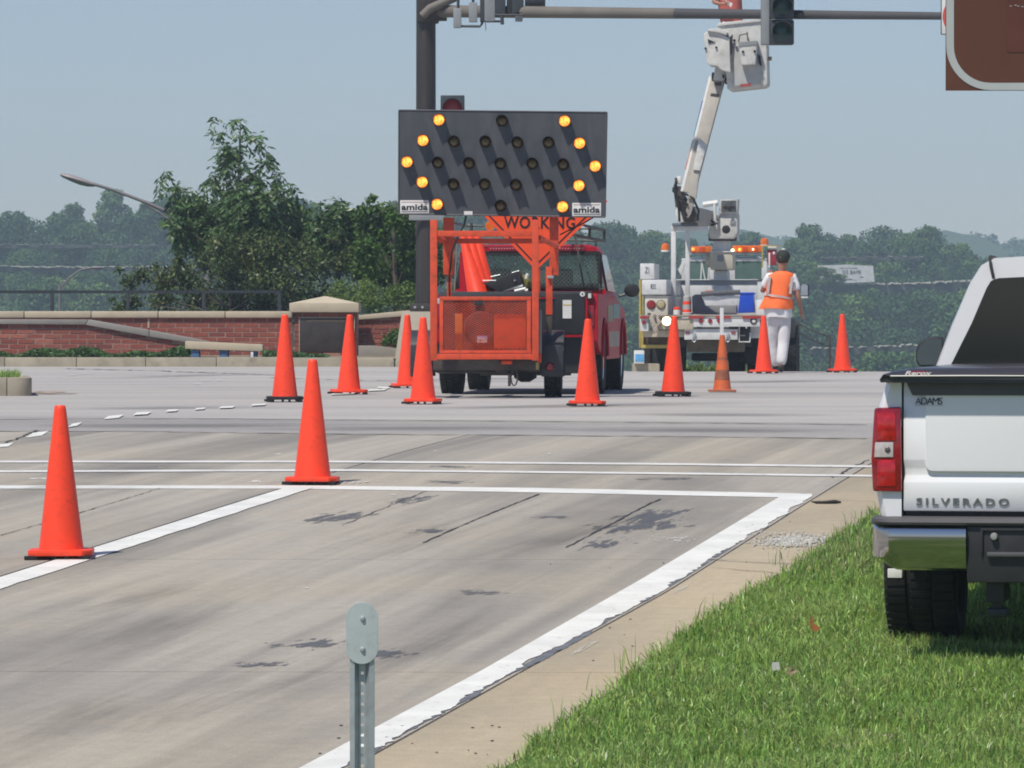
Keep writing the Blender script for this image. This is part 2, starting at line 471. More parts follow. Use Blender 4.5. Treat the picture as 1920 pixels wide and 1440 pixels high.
def interp_fn(pts):
    P = sorted([(p.y, p.x) for p in pts])
    X = np.array([p[0] for p in P]); Y = np.array([p[1] for p in P])
    def f(y):
        y = np.asarray(y, float)
        r = np.interp(y, X, Y)
        r = np.where(y < X[0], Y[0] + (y - X[0]) * (Y[1] - Y[0]) / (X[1] - X[0]), r)
        r = np.where(y > X[-1], Y[-1] + (y - X[-1]) * (Y[-1] - Y[-2]) / (X[-1] - X[-2]), r)
        return r
    return f
# edges measured on the ground, as x over y
ll_u = interp_fn([Gd(0, 1085), Gd(540, 915)])
ll_d = interp_fn([Gd(0, 1107), Gd(593, 915)])
el_l = interp_fn([Gd(*p) for p in ((1475, 926), (1200, 1090), (900, 1262), (600, 1423))])
el_r = interp_fn([Gd(*p) for p in ((1526, 930), (1240, 1110), (960, 1263), (700, 1408))])
g_e = interp_fn([Gd(*p) for p in ((960, 1436), (1040, 1370), (1160, 1290), (1230, 1235), (1300, 1180), (1370, 1140), (1450, 1090), (1520, 1040), (1560, 1012), (1640, 962), (1760, 895))])
def xline(a, b):
    """y over x for a line that crosses the picture"""
    A, B = Gd(*a), Gd(*b)
    return lambda x: A.y + (np.asarray(x, float) - A.x) * (B.y - A.y) / (B.x - A.x)
conc_end = xline((0, 808), (1625, 821))
patch_end = xline((0, 781), (1625, 793))

def sheet(name, xs_fn, y0, y1, ny, nx, mat, off, parent=None, yfn=None, **tags):
    """ground-following sheet between xs_fn(y) -> (xa, xb)"""
    V = []
    for j in range(ny + 1):
        t = j / ny
        y = y0 + (y1 - y0) * t
        xa, xb = xs_fn(y)
        for i in range(nx + 1):
            x = xa + (xb - xa) * i / nx
            yy = y if yfn is None else yfn(x, y, t)
            V.append((x, yy, float(H(x, yy)) + off))
    F = []
    for j in range(ny):
        for i in range(nx):
            a = j * (nx + 1) + i
            F.append((a, a + 1, a + nx + 2, a + nx + 1))
    me = np_mesh(name, V, F)
    me.shade_smooth()
    return tag(link_mesh(name, me, mat, parent), **tags)

XW = 22.0
road = sheet('road', lambda y: (-XW, XW), 4, 86, 164, 60, M_asph, -0.004, kind='structure')
strip = sheet('asphalt_strip', lambda y: (-XW, XW), 0, 1, 6, 60, M_patch, 0.0, road,
              yfn=lambda x, y, t: float(conc_end(x)) + (float(patch_end(x)) - float(conc_end(x))) * t)

# concrete slabs of the approach road: joints run along the lane lines and across them
def cross_y(px, py):
    A = Gd(px, py)
    s = math.tan(R(0.9))
    return lambda x: A.y - (x - A.x) * s
c1 = cross_y(850, 1262)
c2 = lambda x: c1(x) + 9.2 * 0.66
c0 = lambda x: c1(x) - 5.4
c00 = lambda x: c1(x) - 14.0
bounds_y = [c00, c0, c1, c2, lambda x: float(conc_end(x)) - 0.015]
def bx_left(y): return float(ll_u(y)) - 3.72
def bx_l(y): return float(ll_u(y)) - 0.03
def bx_r(y): return float(el_r(y)) + 0.035
def bx_g(y): return float(g_e(y)) + 0.25
strips_x = [(lambda y: -XW, bx_left, M_conc), (bx_left, bx_l, M_conc), (bx_l, bx_r, M_conc), (bx_r, lambda y: bx_g(y) + 1.2, M_gutter)]
for k, (fa, fb, mt) in enumerate(strips_x):
    for j in range(4):
        ya, yb = bounds_y[j], bounds_y[j + 1]
        V, F = [], []
        ny = 26 if j == 3 else 14; nx = 20 if k == 0 else 10
        for a in range(ny + 1):
            t = a / ny
            ym = 0.5
            for i in range(nx + 1):
                s_ = i / nx
                x = 0.0
                for _ in range(3):
                    y = ya(x) + (yb(x) - ya(x)) * t
                    y += (0.008 if t == 0 else (-0.008 if t == 1 else 0))
                    xa, xb = fa(y), fb(y)
                    x = xa + 0.008 + (xb - xa - 0.016) * s_
                V.append((x, y, float(H(x, y)) + 0.004))
        for a in range(ny):
            for i in range(nx):
                q = a * (nx + 1) + i
                F.append((q, q + 1, q + nx + 2, q + nx + 1))
        n0 = len(V)
        ring = [i for i in range(nx + 1)] + [a * (nx + 1) + nx for a in range(1, ny + 1)] + [ny * (nx + 1) + i for i in range(nx - 1, -1, -1)] + [a * (nx + 1) for a in range(ny - 1, 0, -1)]
        for q in ring: V.append((V[q][0], V[q][1], V[q][2] - 0.03))
        for q in range(len(ring)):
            q2 = (q + 1) % len(ring)
            F.append((ring[q], n0 + q, n0 + q2, ring[q2]))
        me = np_mesh('slab', V, F)
        me.shade_smooth(); me.set_sharp_from_angle(angle=R(30))
        link_mesh('slab', me, mt, road)
# dark bed seen in the joints
sheet('joint_bed', lambda y: (-XW, float(g_e(y)) + 1.0), 4, 1, 60, 30, M_joint, -0.0005, road,
      yfn=lambda x, y, t: 4.0 + (float(conc_end(x)) - 0.02 - 4.0) * t)

def ground_quad_strip(name, up, dn, n, mat, off, parent, **tags):
    """marking between two measured pixel lines"""
    V, F = [], []
    for i in range(n + 1):
        t = i / n
        def at(L):
            s_ = t * (len(L) - 1); k = min(int(s_), len(L) - 2); f = s_ - k
            return Gd(L[k][0] + (L[k + 1][0] - L[k][0]) * f, L[k][1] + (L[k + 1][1] - L[k][1]) * f, off)
        V += [at(up), at(dn)]
    for i in range(n):
        a = 2 * i; F.append((a, a + 1, a + 3, a + 2))
    me = np_mesh(name, [tuple(v) for v in V], F); me.shade_smooth()
    return tag(link_mesh(name, me, mat, parent), **tags)
OFFL = 0.009
# left lane line and right edge line
def long_line(name, fa, fb, y0, y1, n, rag=0.0):
    V, F = [], []
    for i in range(n + 1):
        y = y0 + (y1 - y0) * i / n
        xa, xb = float(fa(y)), float(fb(y))
        xb += rag * (0.5 * math.sin(y * 5.1 + 1.3 * math.sin(y * 2.3)) * math.sin(y * 1.7) + 0.35 * math.sin(y * 23 + 3 * math.sin(y * 7)) * math.sin(y * 3.1) + 0.25 * (random.random() - .5))
        for x in (xa, (xa + xb) / 2, xb):
            V.append((x, y, float(H(x, y)) + OFFL))
    for i in range(n):
        a = 3 * i
        F += [(a, a + 1, a + 4, a + 3), (a + 1, a + 2, a + 5, a + 4)]
    me = np_mesh(name, V, F); me.shade_smooth()
    return link_mesh(name, me, M_line, road)
yB = Gd(560, 916).y
long_line('lane_line', ll_u, ll_d, 8, yB, 120, 0.012)
long_line('edge_line', el_l, el_r, 8, Gd(1500, 928).y, 520, 0.035)
ground_quad_strip('stop_line', [(-300, 910), (540, 910), (1000, 914.5), (1500, 925)], [(-300, 916), (540, 916), (1000, 923), (1486, 933)], 60, M_line, OFFL - 0.002, road)
ground_quad_strip('crosswalk_line', [(-300, 863.5), (640, 863.5), (1240, 868), (1700, 873.5)], [(-300, 867), (640, 867), (1240, 871.5), (1700, 877)], 50, M_thinline, OFFL, road)
ground_quad_strip('crosswalk_line', [(-300, 883), (640, 879.5), (1240, 885.5), (1700, 891)], [(-300, 886.5), (640, 883), (1240, 889), (1700, 894.5)], 50, M_thinline, OFFL, road)
for (xa, xb, y, h, sl) in ((-12, 26, 836, 7, 5), (48, 92, 816, 9, 8), (125, 155, 798, 7, 7), (194, 232, 783, 6, 6), (249, 284, 775.5, 5, 3), (310, 335, 770, 3.5, 2), (364, 386, 766.5, 3, 2), (410, 441, 763.5, 3.5, 2), (470, 500, 759, 3, 2), (620, 668, 738.5, 3, 3), (688, 726, 731.5, 3, 3), (706, 732, 726, 2.5, -2), (650, 676, 722, 2, -2)):
    s_ = h * 1.5
    V = [Gd(xa, y + h / 2, OFFL), Gd(xb - s_, y + h / 2 - sl / 2, OFFL), Gd(xb, y - h / 2 - sl / 2, OFFL), Gd(xa + s_, y - h / 2, OFFL)]
    me = np_mesh('lane_dash', [tuple(v) for v in V], [(0, 1, 2, 3)])
    link_mesh('lane_dash', me, M_line, road)

# cracks and saw cuts
def crack(pts, w=0.012, off=0.0085, jag=0.02, mat=None, name='crack'):
    P = [Gd(*p, off) for p in pts]
    V, F = [], []
    Q = []
    for a, b in zip(P, P[1:]):
        n = max(2, int((b - a).length / 0.12))
        for i in range(n): Q.append(a + (b - a) * i / n)
    Q.append(P[-1])
    for i, q in enumerate(Q):
        t = (Q[min(i + 1, len(Q) - 1)] - Q[max(0, i - 1)]); t.z = 0; t.normalize()
        nrm = Vector((-t.y, t.x, 0))
        ww = w * random.uniform(0.35, 1.3)
        c = q + nrm * random.uniform(-jag, jag)
        for s_ in (-1, 1):
            v = c + nrm * ww * s_ / 2
            V.append((v.x, v.y, float(H(v.x, v.y)) + off))
    for i in range(len(Q) - 1):
        a = 2 * i; F.append((a, a + 1, a + 3, a + 2))
    me = np_mesh(name, V, F)
    return link_mesh(name, me, mat or M_joint, road)
crack([(793, 1017), (900, 970), (1010, 926)], 0.014, jag=0.004)
crack([(1062, 1026), (1140, 985), (1215, 945), (1240, 935)], 0.016, jag=0.006)
crack([(640, 985), (720, 952), (800, 920)], 0.008, jag=0.01)
crack([(0, 1003), (120, 970), (300, 915)], 0.010, jag=0.008)
crack([(0, 833), (25, 825), (48, 816), (70, 806)], 0.03, jag=0.02)
crack([(1523, 940), (1560, 936), (1640, 940)], 0.012, jag=0.02)
crack([(1560, 895), (1600, 875), (1625, 862)], 0.02, jag=0.02)
crack([(1290, 1046), (1400, 1053), (1505, 1058)], 0.014, jag=0.02)
crack([(1330, 1064), (1400, 1069), (1465, 1075)], 0.010, jag=0.02)
crack([(0, 786), (200, 785), (420, 785), (640, 787), (900, 789), (1240, 792), (1625, 796)], 0.07, off=0.006, jag=0.04)
crack([(0, 808), (300, 809), (640, 814), (900, 815), (1240, 818), (1625, 822)], 0.06, off=0.0085, jag=0.05)
crack([(120, 691), (300, 695), (540, 704)], 0.12, off=0.003, jag=0.1)
crack([(500, 708), (640, 712), (760, 713)], 0.10, off=0.003, jag=0.1)
crack([(1210, 702), (1450, 701), (1640, 702)], 0.10, off=0.003, jag=0.06)
# ragged dark filler beside the edge line
def edge_filler():
    V, F = [], []
    n = 700
    ys = np.linspace(10, Gd(1400, 1010).y, n)
    prev = 0.0; w = 0.02
    for y in ys:
        w += random.uniform(-0.008, 0.008); w = min(0.042, max(0.001, w))
        fade = 1.0 if y < 24 else max(0.15, 1 - (y - 24) / 3.0)
        x0 = float(el_r(y)) - 0.012
        for x in (x0, x0 + 0.018 + w * fade):
            V.append((x, y, float(H(x, y)) + 0.0065))
    for i in range(n - 1):
        a = 2 * i; F.append((a, a + 1, a + 3, a + 2))
    me = np_mesh('joint_filler', V, F)
    link_mesh('joint_filler', me, M_tar, road)
edge_filler()

# tar stains: clusters of thin irregular smears
def smears(name, cx, cy, rx, ry, n, mat, smin=0.03, smax=0.25, off=0.0062, parent=road, slope=0.0, flat=0.32, up=False):
    V, F3 = [], []
    for _ in range(n):
        u, v = random.gauss(0, 0.45), random.gauss(0, 0.45)
        c = Gd(cx + u * rx, cy + v * ry + slope * u * rx, off)
        s_ = random.uniform(smin, smax) * (1 - 0.5 * min(1, math.hypot(u, v)))
        k = 11; base = len(V); sx_ = random.uniform(0.5, 1.1); sy_ = random.uniform(1.2, 5.5) if mat is M_tar else random.uniform(1, 2.5)
        V.append(tuple(c))
        ph = random.random() * 6
        rs = 1.0
        for i in range(k):
            a = 2 * math.pi * i / k
            rs = 0.62 + 0.38 * math.sin(a * 2 + ph) * random.uniform(0.3, 1) + random.uniform(-0.22, 0.3)
            x = c.x + math.cos(a) * s_ * rs * sx_
            y = c.y + math.sin(a) * s_ * rs * sy_ + (x - c.x) * 0.9
            V.append((x, y, float(H(x, y)) + off))
        for i in range(k): F3.append((base, base + 1 + i, base + 1 + (i + 1) % k))
        off += 0.00003
    me = np_mesh(name, V, F3)
    return tag(link_mesh(name, me, mat, parent), kind='stuff')
def stain_mat(name, col, amount, fx, fy, thr=0.62, soft=0.10, rough=0.75):
    """soft-edged stain: opaque where a streaky noise rises above the distance from the stain's centre"""
    m, t, b = nt(name)
    N, L = t.nodes, t.links
    tc = N.new('ShaderNodeTexCoord')
    ln = N.new('ShaderNodeVectorMath'); ln.operation = 'LENGTH'; L.new(tc.outputs['Object'], ln.inputs[0])
    oi = N.new('ShaderNodeObjectInfo')
    mp = N.new('ShaderNodeMapping'); mp.inputs['Scale'].default_value = (fx, fy, 1)
    ad = N.new('ShaderNodeVectorMath'); ad.operation = 'ADD'
    cb = N.new('ShaderNodeCombineXYZ'); mm = N.new('ShaderNodeMath'); mm.operation = 'MULTIPLY'; mm.inputs[1].default_value = 37.0
    L.new(oi.outputs['Random'], mm.inputs[0]); L.new(mm.outputs[0], cb.inputs[0]); L.new(mm.outputs[0], cb.inputs[2])
    L.new(tc.outputs['Object'], mp.inputs[0]); L.new(mp.outputs[0], ad.inputs[0]); L.new(cb.outputs[0], ad.inputs[1])
    nz = N.new('ShaderNodeTexNoise'); nz.inputs['Scale'].default_value = 1.0; nz.inputs['Detail'].default_value = 9; nz.inputs['Roughness'].default_value = 0.68
    L.new(ad.outputs[0], nz.inputs[0])
    s1 = N.new('ShaderNodeMath'); s1.operation = 'MULTIPLY_ADD'; s1.inputs[1].default_value = -0.42; s1.inputs[2].default_value = 0.30
    L.new(ln.outputs['Value'], s1.inputs[0])
    s2 = N.new('ShaderNodeMath'); s2.operation = 'ADD'; L.new(nz.outputs[0], s2.inputs[0]); L.new(s1.outputs[0], s2.inputs[1])
    r = N.new('ShaderNodeMapRange'); r.interpolation_type = 'SMOOTHSTEP'; r.inputs[1].default_value = thr; r.inputs[2].default_value = thr + soft; r.inputs[4].default_value = amount
    L.new(s2.outputs[0], r.inputs[0]); L.new(r.outputs[0], b.inputs['Alpha'])
    b.inputs['Base Color'].default_value = (*col, 1); b.inputs['Roughness'].default_value = rough
    return m
M_tars = stain_mat('tar_stain', (0.115, 0.120, 0.138), 0.75, 3.2, 6.0, 0.655, 0.10)
M_oil = stain_mat('oil_stain', (0.10, 0.092, 0.085), 0.26, 0.9, 2.6, 0.46, 0.55)
M_tyre = stain_mat('tyre_mark', (0.13, 0.125, 0.12), 0.42, 1.0, 9.0, 0.45, 0.35)
M_chalk = stain_mat('chalk_stain', (0.60, 0.58, 0.53), 0.75, 5.0, 9.0, 0.70, 0.08)
_so = 0.0058
def stain(name, p0, p1, width, mat):
    """stain sheet along p0..p1 (pixels), width in metres across"""
    global _so
    _so += 0.00006
    a, b = Gd(*p0), Gd(*p1)
    c = (a + b) / 2; d = (b - a); L_ = d.length / 2; ang = math.atan2(d.y, d.x)
    V, F = [], []
    nx_, ny_ = 24, 6
    ca, sa = math.cos(ang), math.sin(ang)
    for j in range(ny_ + 1):
        for i in range(nx_ + 1):
            u, v = -1 + 2 * i / nx_, -1 + 2 * j / ny_
            x = c.x + ca * u * L_ - sa * v * width; y = c.y + sa * u * L_ + ca * v * width
            V.append((u, v, float(H(x, y)) + _so - c.z))
    for j in range(ny_):
        for i in range(nx_):
            q = j * (nx_ + 1) + i; F.append((q, q + 1, q + nx_ + 2, q + nx_ + 1))
    me = np_mesh(name, V, F); me.shade_smooth()
    o = link_mesh(name, me, mat, road)
    o.location = c; o.rotation_euler = (0, 0, ang); o.scale = (L_, width, 1)
    return o
for q in (((1090, 1030), (1330, 925), .45), ((1130, 1020), (1260, 960), .7), ((1080, 1045), (1180, 1000), .3), ((540, 1000), (720, 945), .45), ((690, 960), (840, 920), .3), ((820, 1118), (985, 1108), .35), ((520, 1232), (660, 1188), .42),
          ((640, 1250), (780, 1208), .35), ((420, 1262), (560, 1235), .3), ((740, 910), (960, 900), .5), ((790, 880), (900, 873), .5), ((1150, 905), (1360, 893), .5), ((960, 975), (1110, 968), .35), ((760, 1010), (860, 985), .3)):
    stain('tar_stain', q[0], q[1], q[2], M_tars)
for q in (((560, 1080), (1010, 930), .55), ((0, 1290), (520, 1090), .5), ((200, 1400), (760, 1190), .45), ((60, 1180), (420, 1075), .35), ((850, 1080), (1290, 935), .4), ((0, 930), (200, 900), .8), ((80, 895), (420, 868), 1.2), ((600, 1330), (1000, 1120), .3), ((0, 1420), (340, 1280), .5)):
    stain('oil_stain', q[0], q[1], q[2], M_oil)
for q in (((-60, 800), (700, 797), .9), ((300, 803), (1250, 803), .9), ((900, 806), (1700, 808), .8), ((560, 716), (1250, 706), .7), ((100, 712), (560, 700), .8), ((700, 770), (1500, 752), 1.0), ((0, 770), (600, 760), .8), ((1200, 720), (1650, 712), .8), ((1100, 775), (1620, 780), .8)):
    stain('tyre_mark', q[0], q[1], q[2], M_tyre)
for q in (((1200, 1022), (1330, 1000), .25), ((1330, 1030), (1560, 1010), .45), ((1290, 1055), (1380, 1045), .15), ((1220, 1140), (1330, 1075), .07), ((1000, 1270), (1180, 1170), .06)):
    stain('chalk_stain', q[0], q[1], q[2], M_chalk)
M_white_s = pmat('chalky_residue', (0.66, 0.65, 0.62), 0.85, var=0.12, scale=20)
smears('chalk_residue', 1265, 1012, 70, 9, 70, M_white_s, 0.003, 0.022, off=0.0068)
smears('chalk_residue', 1420, 1000, 90, 9, 60, M_white_s, 0.003, 0.02, off=0.0068)
smears('chalk_residue', 1330, 1052, 50, 4, 30, M_white_s, 0.003, 0.016, off=0.0068)
smears('chalk_residue', 470, 902, 60, 4, 12, M_white_s, 0.01, 0.05, off=0.0068)
smears('chalk_residue', 65, 897, 30, 2, 5, M_white_s, 0.02, 0.08, off=0.0068)
smears('chalk_residue', 660, 903, 50, 4, 12, M_white_s, 0.01, 0.05, off=0.0098)
for (x, y) in ((268, 841), (300, 876), (818, 845), (778, 827), (1030, 851), (1130, 899), (576, 1102), (737, 927), (160, 700), (325, 708), (385, 713), (366, 719), (480, 815), (522, 851), (410, 712), (130, 703)):
    smears('chalk_residue', x, y, 6, 1.0, 3, M_white_s, 0.01, 0.04 if y > 800 else 0.16, off=0.0068)
M_brownp = pmat('sandy_residue', (0.36, 0.29, 0.23), 0.9, var=0.15)
smears('sand_patch', 90, 736, 45, 4, 24, M_brownp, 0.1, 0.35, off=0.0052)

# ------------------------------------------------------------------ grass verge
def HG(x, y):
    x = np.asarray(x, float); y = np.asarray(y, float)
    d = x - g_e(y)
    b = np.clip(d / 0.5, 0, 1)
    und = 0.02 * np.sin(x * 2.1 + y * 0.7) + 0.015 * np.sin(y * 1.9 - x)
    return H(x, y) + 0.004 + 0.022 * b * b * (3 - 2 * b) + und * b
M_soil = pmat('grassy_soil', (0.085, 0.13, 0.03), 0.95, var=0.4, scale=9, bump=0.4)
V, F = [], []
nyg, nxg = 150, 46
for j in range(nyg + 1):
    y = 5 + (60 - 5) * j / nyg
    for i in range(nxg + 1):
        t = (i / nxg) ** 1.8
        x = float(g_e(y)) - 0.015 + 0.03 * math.sin(y * 7.3) + 0.025 * math.sin(y * 17.1) + t * 14
        V.append((x, y, float(HG(x, y)) + (0.006 if i else -0.02)))
for j in range(nyg):
    for i in range(nxg):
        a = j * (nxg + 1) + i
        F.append((a, a + 1, a + nxg + 2, a + nxg + 1))
me = np_mesh('grass_verge', V, F); me.shade_smooth()
tag(link_mesh('grass_verge', me, M_soil), kind='structure')

def blades(name, X, Y, Z, hmin, hmax, wmin, wmax, mat, lean=0.5, parent=None, seed=3, hs=1.0):
    r = np.random.default_rng(seed)
    n = len(X)
    h = r.uniform(hmin, hmax, n) * r.uniform(0.6, 1.2, n) * hs; w = r.uniform(wmin, wmax, n)
    az = r.uniform(0, 2 * np.pi, n); la = r.uniform(0, 2 * np.pi, n); lm = np.abs(r.normal(0, lean, n)) * h
    sx, sy = np.cos(az) * w / 2, np.sin(az) * w / 2
    lx, ly = np.cos(la) * lm, np.sin(la) * lm
    V = np.empty((n, 5, 3))
    V[:, 0] = np.stack([X - sx, Y - sy, Z - 0.01], 1); V[:, 1] = np.stack([X + sx, Y + sy, Z - 0.01], 1)
    mz = Z + h * 0.6
    V[:, 2] = np.stack([X - sx * .75 + lx * .35, Y - sy * .75 + ly * .35, mz], 1)
    V[:, 3] = np.stack([X + sx * .75 + lx * .35, Y + sy * .75 + ly * .35, mz], 1)
    V[:, 4] = np.stack([X + lx, Y + ly, Z + h * np.maximum(0.55, 1 - 0.3 * (lm / h) ** 2)], 1)
    b = np.arange(n)[:, None] * 5
    F = np.concatenate([b + np.array([[0, 1, 3]]), b + np.array([[0, 3, 2]]), b + np.array([[2, 3, 4]])], 0)
    me = np_mesh(name, V.reshape(-1, 3), F)
    return tag(link_mesh(name, me, mat, parent), kind='stuff')
M_grass = leaf_mat('grass_blades', (0.21, 0.37, 0.060), (0.38, 0.52, 0.155), island=0.65, trans=0.45, nscale=1.8, hue=0.03, rough=0.36, spec=0.6)
M_grass_y = leaf_mat('dry_grass_blades', (0.42, 0.40, 0.19), (0.27, 0.32, 0.12), island=0.4, trans=0.3, nscale=2.0)
def scatter_grass(n, ymin, ymax, wfn, seed):
    r = np.random.default_rng(seed)
    y = r.uniform(ymin, ymax, n)
    x = g_e(y) - 0.02 + r.uniform(0, 1, n) * wfn(y)
    e = r.normal(0, 0.025, n)
    x = x + e
    # thin out the very edge so that it is ragged
    d = x - g_e(y)
    keep = (d > 0.02 + 0.05 * np.sin(y * 9.0) * np.sin(y * 3.1)) | (r.random(n) < 0.25)
    x, y = x[keep], y[keep]
    cl = 0.5 + 0.5 * np.sin(x * 5.3 + 2 * np.sin(y * 2.2)) * np.sin(y * 3.7 + np.sin(x * 3))
    return x, y, HG(x, y), cl
x, y, z, cl = scatter_grass(165000, 14.5, 27, lambda y: 0.25 + np.clip(1920 / FPX * 0.52 * y - g_e(y) + 0.5, 0.8, 3.2), 5)
blades('grass', x, y, z, 0.035, 0.085, 0.004, 0.009, M_grass, 1.15, seed=6, hs=0.65 + 0.6 * cl)
x, y, z, cl = scatter_grass(60000, 27, 46, lambda y: 2.6 + 0 * y, 8)
blades('grass', x, y, z, 0.035, 0.07, 0.006, 0.012, M_grass, 0.6, seed=9)
x, y, z, cl = scatter_grass(46000, 14.5, 34, lambda y: 2.8 + 0 * y, 15)
k = cl > 0.5
blades('grass', x[k], y[k], z[k], 0.045, 0.08, 0.0035, 0.007, M_grass_y, 0.9, seed=16)
# taller blades at the edge of the concrete
xs, ys = [], []
for (px, py, n) in ((1155, 1262, 5), (1180, 1250, 5), (1225, 1240, 5), (1310, 1170, 6), (1335, 1165, 6), (1110, 1300, 4), (1455, 1060, 4), (1470, 1050, 4), (1590, 985, 5), (1040, 1370, 5), (1260, 1215, 4), (1400, 1115, 4)):
    for _ in range(n):
        p = Gd(px + random.uniform(-14, 14), py + random.uniform(-4, 4))
        xs.append(p.x); ys.append(p.y)
xs, ys = np.array(xs), np.array(ys)
blades('grass', xs, ys, H(xs, ys), 0.08, 0.16, 0.004, 0.006, M_grass, 0.35, seed=30)
# rough edge of the far grass under and beyond the pickup
r_ = np.random.default_rng(44)
y = r_.uniform(24, 40, 9000); x = g_e(y) + r_.uniform(0.8, 6.0, 9000)
blades('grass', x, y, HG(x, y), 0.06, 0.16, 0.006, 0.014, M_grass, 0.5, seed=31)
# ------------------------------------------------------------------ the valley and the wooded hillside
_sk = [(-600, 400), (0, 392), (60, 405), (110, 392), (180, 378), (260, 374), (340, 380), (450, 385), (600, 390), (720, 395), (900, 408), (1050, 420), (1140, 428), (1230, 434), (1330, 436), (1430, 440), (1530, 448),
       (1620, 452), (1665, 440), (1730, 448), (1800, 462), (1850, 485), (1900, 515), (2000, 545), (2600, 560)]
TREE_H = 8.6
SINK = 6.9
def ridge_z(px, D=650.0):
    py = np.interp(px, [s[0] for s in _sk], [s[1] for s in _sk])
    return CAM.z + (610 - py) / FPX * D - SINK
def far_z(px, D=1500.0):
    py = np.interp(px, [-600, 0, 400, 900, 1150, 1300, 1480, 1560, 1640, 1700, 1760, 1800, 1850, 1900, 1950, 2600], [445, 445, 450, 452, 452, 452, 456, 456, 462, 466, 454, 447, 452, 460, 462, 464])
    return CAM.z + (610 - py) / FPX * D
def T(x, y):
    x = np.asarray(x, float); y = np.asarray(y, float)
    px = 960 + FPX * x / np.maximum(y, 60)
    k1 = CAM.z - 13.4
    z = np.interp(y, [-60, 82, 92, 150, 210, 372], [-0.6, -0.9, -2.2, -11, -16, k1])
    t = np.clip((y - 372) / (650 - 372), 0, 1)
    rz = ridge_z(px)
    zz = k1 + (rz - k1) * (0.75 * t + 0.25 * t * t)
    t2 = np.clip((y - 650) / 250, 0, 1)
    zz = np.where(y > 650, rz - t2 * 8, zz)
    t3 = np.clip((y - 1100) / 400, 0, 1); t3 = t3 * t3 * (3 - 2 * t3)
    zz = np.where(y > 1100, (rz - 8) * (1 - t3) + far_z(px) * t3, zz)
    zz = zz - np.clip((y - 1500) / 400, 0, 1) * 10
    z = np.where(y > 372, zz, z)
    bump = 0.5 * np.sin(x * 0.13 + y * 0.05) * np.clip((y - 372) / 60, 0, 1)
    return z + bump
M_hill = pmat('wooded_ground', (0.045, 0.08, 0.022), 0.95, var=0.4, scale=0.12)
ys = np.concatenate([np.linspace(-1500, -80, 12), np.linspace(-60, 370, 44), np.linspace(376, 700, 66), np.linspace(720, 2300, 60)])
V, F = [], []
nx = 120
for y in ys:
    hw = 60 + (max(y, 0) * 0.32 if y > 0 else -y * 0.9 if y < -60 else 0)
    xs_ = np.linspace(-hw, hw, nx + 1)
    z = T(xs_, np.full(nx + 1, y))
    if y > 1150: z = z + 2.5 * np.abs(np.sin(xs_ * 0.16 + y)) * np.abs(np.sin(xs_ * 0.051 + y * .7)) * 2 - 1
    V += list(zip(xs_, np.full(nx + 1, y), z))
for j in range(len(ys) - 1):
    for i in range(nx):
        a = j * (nx + 1) + i
        F.append((a, a + 1, a + nx + 2, a + nx + 1))
me = np_mesh('hillside', V, F); me.shade_smooth()
tag(link_mesh('hillside', me, M_hill), kind='structure')

def crown_mesh(name, seed, h, w, nlobes, nleaf, leaf, base=0.22, shape='round', aspect=1.0, thick=0.35, droop=0.0):
    """leaf faces over a pile of lobes; z from 0 (ground) to h"""
    r = np.random.default_rng(seed)
    lob = []
    for i in range(nlobes):
        t = (i + 0.5) / nlobes
        z = h * (base + (1 - base) * t)
        if shape == 'cone': rad = w * 0.5 * (1.05 - t) ** 0.8
        else: rad = w * 0.5 * math.sin(math.pi * min(0.96, (0.22 + 0.74 * t))) ** 0.7
        a = i * 2.4 + r.uniform(-.4, .4)
        q = rad * r.uniform(0.25, 0.78)
        s_ = (w * 0.5) * r.uniform(0.30, 0.50) * (0.75 if t > 0.8 else 1)
        if shape == 'cone': s_ *= (1.15 - 0.75 * t)
        lob.append((q * math.cos(a), q * math.sin(a), min(z, h - s_ * 0.8), s_))
    lob = np.array(lob)
    p = lob[:, 3] ** 2; p /= p.sum()
    k = r.choice(nlobes, nleaf, p=p)
    d = r.normal(size=(nleaf, 3)); d /= np.linalg.norm(d, axis=1)[:, None]
    rad = lob[k, 3] * (1 - thick * r.random(nleaf) ** 1.5 + 0.12 * r.normal(size=nleaf))
    c = lob[k, :3] + d * rad[:, None] * np.array([1, 1, 0.8])
    nrm = d + 0.75 * r.normal(size=(nleaf, 3)); nrm[:, 2] += 0.35
    nrm /= np.linalg.norm(nrm, axis=1)[:, None]
    u = np.cross(nrm, r.normal(size=(nleaf, 3))); u /= np.linalg.norm(u, axis=1)[:, None]
    if droop > 0:
        u = u * (1 - droop) + np.array([0, 0, -1.0]) * droop + d * 0.25; u /= np.linalg.norm(u, axis=1)[:, None]
    v = np.cross(nrm, u); v /= np.maximum(1e-6, np.linalg.norm(v, axis=1))[:, None]
    s_ = leaf * r.uniform(0.6, 1.3, nleaf)[:, None]
    U = u * s_ * 0.5 * aspect; Vv = v * s_ * 0.5
    P = np.empty((nleaf, 4, 3))
    P[:, 0] = c - U; P[:, 1] = c + Vv * 0.9 - U * 0.1; P[:, 2] = c + U; P[:, 3] = c - Vv * 0.9 - U * 0.1
    P[:, 2] += nrm * s_ * -0.12
    b = np.arange(nleaf)[:, None] * 4
    return P.reshape(-1, 3), (b + np.array([[0, 1, 2, 3]])), lob

